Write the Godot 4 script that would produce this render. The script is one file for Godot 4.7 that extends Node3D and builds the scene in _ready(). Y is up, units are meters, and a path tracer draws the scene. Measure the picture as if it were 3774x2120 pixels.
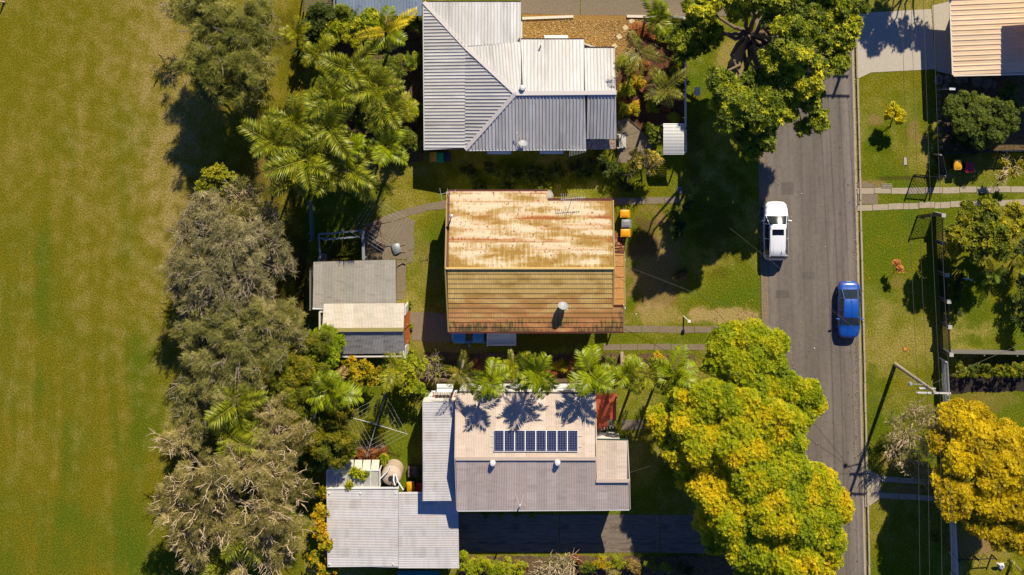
extends Node3D
# An aerial view of three suburban houses between a sports field and a street.
# px, py = a place as measured on the survey picture (46 per metre on the ground), h = height above ground in metres.
const K := 46.0
const CH := 92.5
const NX := 1950.0
const NY := 400.0

var rng := RandomNumberGenerator.new()
var used := {}
var mats := {}

func P(px: float, py: float, h := 0.0) -> Vector3:
	var f := (1.0 - h / CH) / K
	return Vector3((px - NX) * f, h, (py - NY) * f)

func S(r: float, g: float, b: float) -> Color:
	return Color(r / 255.0, g / 255.0, b / 255.0)

# ---------------------------------------------------------------- mesh building
class Mb:
	var v := PackedVector3Array()
	var n := PackedVector3Array()
	var t := PackedVector2Array()
	var c := PackedColorArray()
	var off := Vector3.ZERO
	var col := Color.WHITE
	var colored := false
	func _init(o := Vector3.ZERO) -> void:
		off = o
	func tri(a: Vector3, b: Vector3, d: Vector3, ua := Vector2.ZERO, ub := Vector2.ZERO, ud := Vector2.ZERO) -> void:
		var m := (b - a).cross(d - a).normalized()
		tri_n(a, b, d, m, m, m, ua, ub, ud)
	func tri_n(a: Vector3, b: Vector3, d: Vector3, na: Vector3, nb: Vector3, nd: Vector3, ua := Vector2.ZERO, ub := Vector2.ZERO, ud := Vector2.ZERO) -> void:
		v.append(a - off); v.append(d - off); v.append(b - off)
		n.append(na); n.append(nd); n.append(nb)
		t.append(ua); t.append(ud); t.append(ub)
		if colored:
			c.append(col); c.append(col); c.append(col)
	func quad(a: Vector3, b: Vector3, d: Vector3, e: Vector3, ua := Vector2.ZERO, ub := Vector2(1, 0), ud := Vector2(1, 1), ue := Vector2(0, 1)) -> void:
		tri(a, b, d, ua, ub, ud)
		tri(a, d, e, ua, ud, ue)
	func box(at: Vector3, s: Vector3, bs := Basis.IDENTITY) -> void:
		var x := bs.x * s.x * 0.5
		var y := bs.y * s.y * 0.5
		var z := bs.z * s.z * 0.5
		for q in [[x, y, z], [-x, z, y], [y, z, x], [-y, x, z], [z, x, y], [-z, y, x]]:
			var o: Vector3 = at + q[0]
			quad(o - q[1] - q[2], o + q[1] - q[2], o + q[1] + q[2], o - q[1] + q[2])
	func beam(a: Vector3, b: Vector3, w: float, h: float) -> void:
		var d := (b - a).normalized()
		var up := Vector3.UP if absf(d.y) < 0.95 else Vector3.RIGHT
		var s := d.cross(up).normalized()
		box((a + b) * 0.5, Vector3(w, h, a.distance_to(b)), Basis(s, s.cross(d) * -1.0, d) if s.cross(d).dot(up) < 0 else Basis(s, s.cross(d), d))
	func tube(pts: Array, radii: Array, sides := 8, cap := true) -> void:
		var rings := []
		var norms := []
		var ref := Vector3(0.31, 0.2, 0.93)
		for i in pts.size():
			var d: Vector3 = (pts[mini(i + 1, pts.size() - 1)] - pts[maxi(i - 1, 0)]).normalized()
			var s := d.cross(ref).normalized()
			if s.length() < 0.5:
				s = d.cross(Vector3.UP).normalized()
			var u := s.cross(d)
			var ring := PackedVector3Array()
			var nn := PackedVector3Array()
			for k in sides:
				var m := s * cos(TAU * k / sides) + u * sin(TAU * k / sides)
				nn.append(m)
				ring.append(pts[i] + m * radii[i])
			rings.append(ring)
			norms.append(nn)
		for i in pts.size() - 1:
			for k in sides:
				var l := (k + 1) % sides
				tri_n(rings[i][k], rings[i + 1][k], rings[i + 1][l], norms[i][k], norms[i + 1][k], norms[i + 1][l])
				tri_n(rings[i][k], rings[i + 1][l], rings[i][l], norms[i][k], norms[i + 1][l], norms[i][l])
		if cap:
			var e := pts.size() - 1
			for k in sides:
				var l := (k + 1) % sides
				tri(pts[0], rings[0][k], rings[0][l])
				tri(pts[e], rings[e][l], rings[e][k])
	# prof: Vector2(radius, height) from bottom to top
	func lathe(at: Vector3, prof: Array, sides := 20, bs := Basis.IDENTITY) -> void:
		for i in prof.size() - 1:
			var p: Vector2 = prof[i]
			var q: Vector2 = prof[i + 1]
			var sl := Vector2(q.y - p.y, p.x - q.x).normalized()
			for k in sides:
				var a0 := TAU * k / sides
				var a1 := TAU * (k + 1) / sides
				var d0 := Vector3(cos(a0), 0, -sin(a0))
				var d1 := Vector3(cos(a1), 0, -sin(a1))
				var n0 := bs * (d0 * sl.x + Vector3.UP * sl.y)
				var n1 := bs * (d1 * sl.x + Vector3.UP * sl.y)
				var A := at + bs * (d0 * p.x + Vector3.UP * p.y)
				var B := at + bs * (d1 * p.x + Vector3.UP * p.y)
				var C := at + bs * (d1 * q.x + Vector3.UP * q.y)
				var D := at + bs * (d0 * q.x + Vector3.UP * q.y)
				if p.x > 0.0001:
					tri_n(A, B, C, n0, n1, n1)
				if q.x > 0.0001:
					tri_n(A, C, D, n0, n1, n0)
	# flat polygon facing up (points in plan), optional skirt
	func plate(pts: PackedVector3Array, drop := 0.0, uvf := 0.25) -> void:
		var flat := PackedVector2Array()
		for p in pts:
			flat.append(Vector2(p.x, p.z))
		if Geometry2D.is_polygon_clockwise(flat):
			flat.reverse()
			pts = pts.duplicate()
			pts.reverse()
		var ix := Geometry2D.triangulate_polygon(flat)
		for i in range(0, ix.size(), 3):
			var a := pts[ix[i]]
			var b := pts[ix[i + 1]]
			var d := pts[ix[i + 2]]
			if (b - a).cross(d - a).y < 0:
				var h := b
				b = d
				d = h
			tri(a, b, d, Vector2(a.x, a.z) * uvf, Vector2(b.x, b.z) * uvf, Vector2(d.x, d.z) * uvf)
		if drop > 0.0:
			for i in pts.size():
				var a := pts[i]
				var b := pts[(i + 1) % pts.size()]
				var dn := Vector3(0, -drop, 0)
				quad(a, b, b + dn, a + dn)
	# smooth grid of points g[i][j]; emits cells for which i in [i0,i1) and j in [j0,j1)
	func grid(g: Array, i0: int, i1: int, j0: int, j1: int, flip := false, lift := 0.0) -> void:
		var W: int = g.size()
		var H: int = g[0].size()
		var nm := func(i: int, j: int) -> Vector3:
			var du: Vector3 = g[mini(i + 1, W - 1)][j] - g[maxi(i - 1, 0)][j]
			var dv: Vector3 = g[i][mini(j + 1, H - 1)] - g[i][maxi(j - 1, 0)]
			var m := du.cross(dv).normalized()
			return -m if flip else m
		for i in range(i0, i1):
			for j in range(j0, j1):
				var q := [[i, j], [i + 1, j], [i + 1, j + 1], [i, j + 1]]
				var ns := []
				var ps := []
				for e in q:
					var m: Vector3 = nm.call(e[0], e[1])
					ns.append(m)
					ps.append(g[e[0]][e[1]] + m * lift)
				if flip:
					tri_n(ps[0], ps[2], ps[1], ns[0], ns[2], ns[1])
					tri_n(ps[0], ps[3], ps[2], ns[0], ns[3], ns[2])
				else:
					tri_n(ps[0], ps[1], ps[2], ns[0], ns[1], ns[2])
					tri_n(ps[0], ps[2], ps[3], ns[0], ns[2], ns[3])
	func mesh() -> ArrayMesh:
		var a := []
		a.resize(Mesh.ARRAY_MAX)
		a[Mesh.ARRAY_VERTEX] = v
		a[Mesh.ARRAY_NORMAL] = n
		a[Mesh.ARRAY_TEX_UV] = t
		if colored:
			a[Mesh.ARRAY_COLOR] = c
		var m := ArrayMesh.new()
		m.add_surface_from_arrays(Mesh.PRIMITIVE_TRIANGLES, a)
		return m

# ---------------------------------------------------------------- naming
func numbered(called: String) -> String:
	used[called] = used.get(called, -1) + 1
	return called if used[called] == 0 else "%s_%03d" % [called, used[called]]

func tag(o: Node, label: String, category: String, group := "") -> void:
	o.set_meta("label", label)
	o.set_meta("category", category)
	if group != "":
		o.set_meta("group", group)

func thing(called: String, label: String, category: String, at := Vector3.ZERO, group := "") -> Node3D:
	var o := Node3D.new()
	o.name = numbered(called)
	add_child(o)
	o.position = at
	tag(o, label, category, group)
	return o

func part(parent: Node, called: String, b: Mb, m: Material, label := "") -> MeshInstance3D:
	return part_mesh(parent, called, b.mesh(), m, label)

func part_mesh(parent: Node, called: String, me: Mesh, m: Material, label := "") -> MeshInstance3D:
	var o := MeshInstance3D.new()
	var n: int = parent.get_meta("n_" + called, -1) + 1
	parent.set_meta("n_" + called, n)
	var nm := called if n == 0 else "%s_%03d" % [called, n]
	o.name = nm
	o.mesh = me
	o.material_override = m
	parent.add_child(o)
	if label != "":
		o.set_meta("label", label)
	return o

func struct(called: String, b: Mb, m: Material) -> MeshInstance3D:
	var o := MeshInstance3D.new()
	o.name = numbered(called)
	o.mesh = b.mesh()
	o.material_override = m
	o.set_meta("kind", "structure")
	add_child(o)
	return o

func copy(o: Node3D, called: String, label: String, at: Vector3, turn := 0.0) -> Node3D:
	var c: Node3D = o.duplicate()
	c.name = numbered(called)
	add_child(c)
	c.position = at
	c.rotation.y = turn
	c.set_meta("label", label)
	return c

# ---------------------------------------------------------------- materials
func mat(key: String, col: Color, rough := 0.7, metal := 0.0) -> StandardMaterial3D:
	if mats.has(key):
		return mats[key]
	var m := StandardMaterial3D.new()
	m.resource_name = key
	m.albedo_color = col
	m.roughness = rough
	m.metallic = metal
	mats[key] = m
	return m

func noise(sd: int, freq: float, oct := 4, type := FastNoiseLite.TYPE_SIMPLEX_SMOOTH) -> FastNoiseLite:
	var f := FastNoiseLite.new()
	f.seed = sd
	f.noise_type = type
	f.frequency = freq
	f.fractal_octaves = oct
	return f

func layer(w: int, h: int, sd: int, freq: float, oct := 4, sx := 1, sy := 1) -> PackedByteArray:
	var im := noise(sd, freq, oct).get_image(maxi(w / sx, 4), maxi(h / sy, 4), false, false, true)
	if sx > 1 or sy > 1:
		im.resize(w, h, Image.INTERPOLATE_CUBIC)
	return im.get_data()

func tex_from(bytes: PackedByteArray, w: int, h: int) -> ImageTexture:
	return ImageTexture.create_from_image(Image.create_from_data(w, h, false, Image.FORMAT_RGB8, bytes))

# colours along a noise: each colour a stop; a fine grain and long streaks can be laid over it
func blotch(key: String, stops: Array, freq: float, rough: float, tile: float, grain := 0.12, sd := 5, bump := 0.0, size := 384, sx := 1, sy := 1, metal := 0.0, tri := true) -> StandardMaterial3D:
	if mats.has(key):
		return mats[key]
	var m := mat(key, Color.WHITE, rough, metal)
	var a := noise(sd, freq, 5).get_seamless_image(size / sx, size / sy, false, false, 0.15, true)
	if sx > 1 or sy > 1:
		a.resize(size, size, Image.INTERPOLATE_CUBIC)
	var A := a.get_data()
	var B := noise(sd + 9, 0.35, 2).get_seamless_image(size, size, false, false, 0.1, true).get_data()
	var out := PackedByteArray()
	out.resize(size * size * 3)
	var n := stops.size() - 1
	for i in size * size:
		var f := clampf((A[i] / 255.0 - 0.5) * 1.3 + 0.5, 0.0, 0.999) * n
		var k := int(f)
		var c: Color = (stops[k] as Color).lerp(stops[k + 1], f - k)
		var g := 1.0 + (B[i] / 255.0 - 0.5) * 2.0 * grain
		out[i * 3] = clampi(int(c.r * g * 255.0), 0, 255)
		out[i * 3 + 1] = clampi(int(c.g * g * 255.0), 0, 255)
		out[i * 3 + 2] = clampi(int(c.b * g * 255.0), 0, 255)
	m.albedo_texture = tex_from(out, size, size)
	if bump > 0.0:
		m.heightmap_enabled = true
		m.heightmap_texture = ImageTexture.create_from_image(noise(sd + 9, 0.35, 2).get_seamless_image(size, size, false, false, 0.1, true))
		m.heightmap_scale = bump
	if tri:
		m.uv1_triplanar = true
		m.uv1_world_triplanar = true
	m.uv1_scale = Vector3.ONE / tile
	return m

# ---------------------------------------------------------------- foliage
const LEAF := 1.4
var leaf_meshes := {}

func leaf_clump(kind: String) -> ArrayMesh:
	if leaf_meshes.has(kind):
		return leaf_meshes[kind]
	rng.seed = hash(kind)
	var b := Mb.new()
	b.colored = true
	var count := 9
	if kind == "needle":
		count = 16
	elif kind == "fern":
		count = 12
	elif kind == "fine":
		count = 14
	elif kind == "grass":
		count = 7
	for i in count:
		var ang := TAU * i / count + rng.randf_range(-0.4, 0.4)
		var el := rng.randf_range(-0.15, 0.9)
		var d := Vector3(cos(ang) * cos(el), sin(el), sin(ang) * cos(el))
		var ln := rng.randf_range(0.6, 1.0)
		var wd := 0.16
		if kind == "needle":
			el = rng.randf_range(-0.2, 1.2)
			d = Vector3(cos(ang) * cos(el), sin(el), sin(ang) * cos(el))
			wd = 0.028
		elif kind == "fern":
			wd = 0.15
		elif kind == "fine":
			wd = 0.09
		elif kind == "grass":
			el = rng.randf_range(0.5, 1.3)
			d = Vector3(cos(ang) * cos(el), sin(el), sin(ang) * cos(el))
			wd = 0.06
		elif kind == "strap":
			wd = 0.09
		var s := d.cross(Vector3.UP).normalized()
		var nn := s.cross(d).normalized()
		var root := Vector3(rng.randf_range(-0.12, 0.12), rng.randf_range(-0.1, 0.1), rng.randf_range(-0.12, 0.12))
		var sh := rng.randf_range(0.75, 1.25)
		b.col = Color(sh, sh, sh * rng.randf_range(0.8, 1.1))
		if kind == "fern":
			# a spray: two rows of small leaflets along a stalk
			for k in 3:
				var p0 := root + d * ln * (0.25 + 0.28 * k)
				for sd in [-1.0, 1.0]:
					var e: Vector3 = p0 + (s * sd * 0.8 + d * 0.5 - nn * 0.1) * ln * 0.36
					b.tri(p0 - d * 0.09, p0 + d * 0.12, e)
		else:
			var mid := root + d * ln * 0.5 + nn * 0.05
			var tip := root + d * ln - nn * rng.randf_range(0.0, 0.2)
			b.tri(root, mid + s * wd, mid - s * wd)
			b.tri(mid - s * wd, mid + s * wd, tip)
	leaf_meshes[kind] = b.mesh()
	return leaf_meshes[kind]

func leaf_mat(key := "leaf", rough := 0.55, back := 0.5) -> StandardMaterial3D:
	var m := mat(key, Color.WHITE, rough)
	m.vertex_color_use_as_albedo = true
	m.backlight_enabled = true
	m.backlight = Color(back, back, back * 0.4)
	m.metallic_specular = 0.35
	return m

# blobs: [px, py, h, r] or [px, py, h, r, flatness]; palette: colours, dark to bright
func crown(t: Node3D, called: String, blobs: Array, kind: String, palette: Array, dens: float, size: float, sd: int, lobes := 13, spread := 0.36) -> MultiMeshInstance3D:
	rng.seed = sd
	var nz := noise(sd, 0.2 if kind == "fern" else 0.5, 3)
	var amp := 0.75 if kind == "fern" else 0.6
	var buf := PackedFloat32Array()
	for bl in blobs:
		var cen := P(bl[0], bl[1], bl[2]) - t.position
		var r: float = bl[3]
		var fl: float = bl[4] if bl.size() > 4 else 0.75
		var tone := rng.randf_range(-0.2, 0.2)
		var subs := [[cen, r * (0.8 if kind == "fern" else 0.62)]]
		for k in lobes:
			var a := rng.randf() * TAU
			var y := rng.randf_range(-0.25, 0.95)
			var q := sqrt(maxf(0.0, 1.0 - y * y))
			subs.append([cen + Vector3(cos(a) * q, y * fl, sin(a) * q) * r * rng.randf_range(0.62, 0.95), r * spread * rng.randf_range(0.7, 1.15)])
		if kind == "needle" and dens > 80.0:
			for k in 6:
				var a := rng.randf() * TAU
				subs.append([cen + Vector3(cos(a), rng.randf_range(-0.3, 0.5), sin(a)) * r * rng.randf_range(0.95, 1.35), r * rng.randf_range(0.14, 0.26)])
		for s in subs:
			var sr: float = s[1]
			var cnt := int(dens * sr * sr) + 3
			var lt := tone + rng.randf_range(-0.14, 0.14)
			for i in cnt:
				var a := rng.randf() * TAU
				var y := rng.randf_range(-0.55, 1.0)
				var q := sqrt(maxf(0.0, 1.0 - y * y))
				var d := Vector3(cos(a) * q, y, sin(a) * q)
				var p: Vector3 = s[0] + Vector3(d.x, d.y * fl, d.z) * sr * ((1.3 - 0.85 * pow(rng.randf(), 1.2)) if kind == "fern" else (1.08 - 0.6 * pow(rng.randf(), 1.6)))
				if p.y + t.position.y < 0.05:
					continue
				var up := (d + Vector3(rng.randf_range(-0.6, 0.6), 0.7, rng.randf_range(-0.6, 0.6))).normalized()
				var sc := size * rng.randf_range(0.6, 1.4)
				var x := up.cross(Vector3(cos(a * 3.0), 0.1, sin(a * 3.0))).normalized()
				var bs := Basis(x, up, x.cross(up)).scaled(Vector3(sc, sc, sc))
				var f := clampf(0.5 + lt + nz.get_noise_3d(p.x * 2.0, p.y * 2.0, p.z * 2.0) * amp + rng.randf_range(-0.2, 0.2), 0.0, 0.999) * (palette.size() - 1)
				var k := int(f)
				var c: Color = (palette[k] as Color).lerp(palette[k + 1], f - k).srgb_to_linear() * LEAF
				buf.append_array(PackedFloat32Array([bs.x.x, bs.y.x, bs.z.x, p.x, bs.x.y, bs.y.y, bs.z.y, p.y, bs.x.z, bs.y.z, bs.z.z, p.z, c.r, c.g, c.b, 1.0]))
	return multi(t, called, leaf_clump(kind), buf, leaf_mat())

func multi(t: Node, called: String, me: Mesh, buf: PackedFloat32Array, m: Material) -> MultiMeshInstance3D:
	var mm := MultiMesh.new()
	mm.transform_format = MultiMesh.TRANSFORM_3D
	mm.use_colors = true
	mm.mesh = me
	mm.instance_count = buf.size() / 16
	mm.buffer = buf
	var o := MultiMeshInstance3D.new()
	o.name = called
	o.multimesh = mm
	o.material_override = m
	o.set_meta("kind", "stuff")
	t.add_child(o)
	total += buf.size() / 16
	return o

var total := 0

func wander(a: Vector3, b: Vector3, n: int, amp: float) -> Array:
	var out := [a]
	for i in range(1, n):
		var f := float(i) / n
		out.append(a.lerp(b, f) + Vector3(rng.randf_range(-1, 1), rng.randf_range(-0.3, 0.6), rng.randf_range(-1, 1)) * amp * sin(PI * f))
	out.append(b)
	return out

func taper(n: int, r0: float, r1: float) -> Array:
	var out := []
	for i in n:
		out.append(lerpf(r0, r1, float(i) / (n - 1)))
	return out

# trunk from base to fork, a limb to each blob; twigs: extra wandering twigs that break through the crown
func limbs(t: Node3D, base: Vector3, fork: Vector3, blobs: Array, r: float, m: Material, sd: int, twigs := 0, twig_len := 1.2) -> void:
	rng.seed = sd
	var b := Mb.new(t.position)
	var tr := wander(base, fork, 4, 0.25)
	b.tube(tr, [r * 1.35, r * 1.05, r * 0.95, r * 0.9, r * 0.8], 10)
	var far := 0.1
	for bl in blobs:
		far = maxf(far, P(bl[0], bl[1], bl[2]).distance_to(fork))
	var twig := Mb.new(t.position)
	for bl in blobs:
		var c := P(bl[0], bl[1], bl[2])
		var st := fork.lerp(c, 0.0)
		var w := wander(st, c, 5, c.distance_to(st) * 0.09)
		b.tube(w, taper(6, r * 0.5, r * 0.12), 7, false)
		for k in twigs:
			var a := rng.randf() * TAU
			var y := rng.randf_range(0.1, 0.95)
			var q := sqrt(1.0 - y * y)
			var d := Vector3(cos(a) * q, y * 0.8, sin(a) * q)
			var from: Vector3 = w[rng.randi_range(3, 5)]
			var end: Vector3 = c + d * bl[3] * rng.randf_range(0.85, 1.2) * twig_len
			var tw := wander(from, end, 5, 0.28)
			twig.tube(tw, taper(6, r * 0.2, 0.018), 5, false)
			for s in 4:
				var fr: Vector3 = tw[rng.randi_range(2, 5)]
				var e2 := fr + (d + Vector3(rng.randf_range(-1, 1), rng.randf_range(-0.2, 0.8), rng.randf_range(-1, 1))).normalized() * rng.randf_range(0.35, 0.8)
				twig.tube(wander(fr, e2, 3, 0.1), [0.03, 0.024, 0.018, 0.008], 4, false)
	part(t, "trunk", b, m)
	if twigs > 0:
		part(t, "twigs", twig, m).set_meta("kind", "stuff")

func tree(called: String, label: String, cat: String, group: String, blobs: Array, o: Dictionary) -> Node3D:
	var cx := 0.0
	var cy := 0.0
	for bl in blobs:
		cx += bl[0] / blobs.size()
		cy += bl[1] / blobs.size()
	var bp: Vector3 = o.get("base", P(cx, cy, 5.0) * Vector3(1, 0, 1))
	var t := thing(called, label, cat, bp, group)
	var hi := 0.0
	for bl in blobs:
		hi = maxf(hi, bl[2])
	var fk: Vector3 = o.get("fork", bp + Vector3(rng.randf_range(-0.4, 0.4), hi * 0.45, rng.randf_range(-0.4, 0.4)))
	limbs(t, bp + Vector3(0, -0.1, 0), fk, blobs, o.get("r", 0.22), o.bark, o.sd, o.get("twigs", 0), o.get("twig_len", 1.0))
	crown(t, "crown", blobs, o.leaf, o.pal, o.get("dens", 200.0), o.get("size", 0.3), o.sd, o.get("lobes", 13), o.get("spread", 0.36))
	return t

func shrub(called: String, label: String, cat: String, group: String, blobs: Array, leaf: String, pal: Array, dens: float, size: float, sd: int, lobes := 6, stems := 4) -> Node3D:
	var cen := P(blobs[0][0], blobs[0][1], 0.0)
	var t := thing(called, label, cat, cen, group)
	rng.seed = sd
	var b := Mb.new(cen)
	for bl in blobs:
		for k in stems:
			var e: Vector3 = P(bl[0], bl[1], bl[2]) + Vector3(rng.randf_range(-1, 1), rng.randf_range(-0.1, 0.4), rng.randf_range(-1, 1)) * bl[3] * 0.6
			var st := Vector3(e.x, 0, e.z).lerp(P(bl[0], bl[1], 0), 0.7)
			b.tube(wander(st, e, 3, 0.08), [0.03, 0.024, 0.018, 0.01], 5, false)
	part(t, "stem", b, mat("bark_dark", S(84, 70, 54), 0.9))
	crown(t, "foliage", blobs, leaf, pal, dens, size, sd, lobes)
	return t

# ---------------------------------------------------------------- palms
var frond_meshes := {}

func frond(kind: String, variant: int) -> ArrayMesh:
	var key := kind + str(variant)
	if frond_meshes.has(key):
		return frond_meshes[key]
	var ln := 2.05
	var pairs := 32
	var leaf := 0.72
	var rise := 0.75
	var bend := 1.5
	var wid := 0.05
	var rows := 1
	var green := [S(124, 136, 12), S(152, 156, 24), S(92, 112, 18)]
	if kind == "foxtail":
		ln = 2.5; pairs = 27; leaf = 0.74; rise = 0.55; bend = 1.35; rows = 3; wid = 0.036
		green = [S(124, 130, 24), S(160, 156, 46), S(92, 106, 24)]
	elif kind == "cane":
		ln = 2.0; pairs = 26; leaf = 0.6; rise = 0.8; bend = 1.5; wid = 0.035
		green = [S(136, 138, 20), S(162, 150, 30), S(104, 116, 24)]
	elif kind == "gold":
		ln = 2.9; pairs = 42; leaf = 0.5; rise = 0.6; bend = 1.3; wid = 0.045
		green = [S(214, 186, 40), S(184, 170, 36), S(156, 156, 36)]
	elif kind == "dead":
		ln = 1.9; pairs = 26; leaf = 0.4; rise = -0.4; bend = 0.9; wid = 0.035
		green = [S(168, 140, 92), S(150, 122, 74), S(130, 104, 64)]
	elif kind == "cycad":
		ln = 1.15; pairs = 26; leaf = 0.22; rise = 0.6; bend = 1.0; wid = 0.02
		green = [S(96, 112, 34), S(112, 128, 40), S(80, 96, 30)]
	elif kind == "ragged":
		ln = 2.3; pairs = 22; leaf = 0.5; rise = 0.5; bend = 1.3; wid = 0.035
		green = [S(116, 118, 30), S(140, 132, 56), S(92, 98, 26)]
	rng.seed = hash(key)
	ln *= rng.randf_range(0.85, 1.12)
	var pts := []
	var an := rise + rng.randf_range(-0.15, 0.15)
	var p := Vector3.ZERO
	var side := rng.randf_range(-0.25, 0.25)
	var yaw := 0.0
	var tans := []
	for i in 13:
		pts.append(p)
		var d := Vector3(cos(an) * cos(yaw), sin(an), cos(an) * sin(yaw))
		tans.append(d)
		p += d * ln / 12.0
		an -= bend / 12.0 * (0.5 + i / 12.0)
		yaw += side / 12.0
	var b := Mb.new()
	b.colored = true
	b.col = (green[1] as Color).srgb_to_linear()
	b.tube(pts, taper(13, 0.035, 0.008), 4, false)
	var roll := rng.randf_range(-0.9, 0.9) if rows == 1 else rng.randf_range(-0.3, 0.3)
	for i in pairs:
		var f := 0.13 + 0.87 * i / pairs
		var g := f * 12.0
		var k := mini(int(g), 11)
		var o: Vector3 = (pts[k] as Vector3).lerp(pts[k + 1], g - k)
		var d: Vector3 = tans[k]
		var s := d.cross(Vector3.UP).normalized()
		var u := s.cross(d).normalized()
		var rl := roll * f
		var s2 := s * cos(rl) + u * sin(rl)
		var u2 := u * cos(rl) - s * sin(rl)
		for row in rows:
			for sd in [-1.0, 1.0]:
				var l: float = leaf * (0.35 + 0.9 * sin(PI * clampf(0.12 + f * 0.82, 0.0, 1.0))) * rng.randf_range(0.85, 1.1)
				var lift := rng.randf_range(0.05, 0.3) - 0.1
				if rows > 1:
					lift = (row - 1) * 0.75 + rng.randf_range(-0.2, 0.2)
				var e: Vector3 = (s2 * sd * cos(lift) + u2 * sin(lift) + d * rng.randf_range(0.45, 0.75)).normalized()
				var tip := o + e * l + Vector3.DOWN * l * rng.randf_range(0.12, 0.3)
				var mid := o + e * l * 0.5
				var c: Color = green[rng.randi() % 3]
				b.col = c.lerp(green[0], rng.randf()).srgb_to_linear() * rng.randf_range(0.75, 1.45)
				var w := d * wid
				b.tri(o, mid + w, mid - w)
				b.tri(mid - w, mid + w, tip)
	frond_meshes[key] = b.mesh()
	return frond_meshes[key]

# a palm whose crown sits at px, py at height h; o: kind, n, lean, scale, dead
func palm(label: String, group: String, px: float, py: float, h: float, kind: String, n: int, sd: int, sc := 1.0, dead := 1, lean := 0.4) -> Node3D:
	rng.seed = sd
	var top := P(px, py, h)
	var a := rng.randf() * TAU
	var base := Vector3(top.x + cos(a) * lean, 0, top.z + sin(a) * lean)
	var t := thing("palm_tree", label, "palm tree", base, group)
	var b := Mb.new(base)
	var pts := []
	var rad := []
	for i in 9:
		var f := i / 8.0
		pts.append(base.lerp(top, f) + Vector3(cos(a), 0, sin(a)) * lean * -0.3 * sin(PI * f))
		rad.append(lerpf(0.14, 0.085, f) * (1.3 if i == 0 else 1.0))
	b.tube(pts, rad, 9)
	part(t, "trunk", b, blotch("palm_bark", [S(120, 106, 88), S(168, 156, 136), S(140, 126, 104)], 0.03, 0.9, 1.5, 0.2, 31))
	if kind != "cycad" and kind != "gold":
		var cs := Mb.new(base)
		cs.tube([top - Vector3(0, 0.1, 0), top + Vector3(0, 0.35, 0), top + Vector3(0, 0.7, 0)], [0.11, 0.1, 0.05], 9)
		part(t, "crownshaft", cs, mat("crownshaft", S(118, 128, 44), 0.5))
	var m := leaf_mat("frond", 0.42, 0.5)
	m.metallic_specular = 0.4
	for i in n:
		var ang := TAU * i / n + rng.randf_range(-0.5, 0.5)
		var fk := kind
		if kind == "gold" and i % 5 > 1:
			fk = "queen"
		if kind == "foxtail" and (sd + i) % 7 == 0:
			fk = "cane"
		var fr := part_mesh(t, "frond", frond(fk, rng.randi() % 5), m)
		var tilt := rng.randf_range(-0.55, 0.35) + (0.6 if i % 3 == 0 else 0.0)
		var ys := sc * rng.randf_range(0.62, 1.15)
		fr.transform = Transform3D(Basis(Vector3.UP, ang) * Basis(Vector3(0, 0, 1), tilt) * Basis.from_scale(Vector3.ONE * ys), top - base + Vector3(0, 0.3 if kind != "cycad" else 0.0, 0))
	for i in dead:
		var fr := part_mesh(t, "frond", frond("dead", rng.randi() % 4), m, "dry brown hanging frond")
		fr.transform = Transform3D(Basis(Vector3.UP, rng.randf() * TAU) * Basis.from_scale(Vector3.ONE * sc), top - base + Vector3(0, 0.1, 0))
	return t

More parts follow.
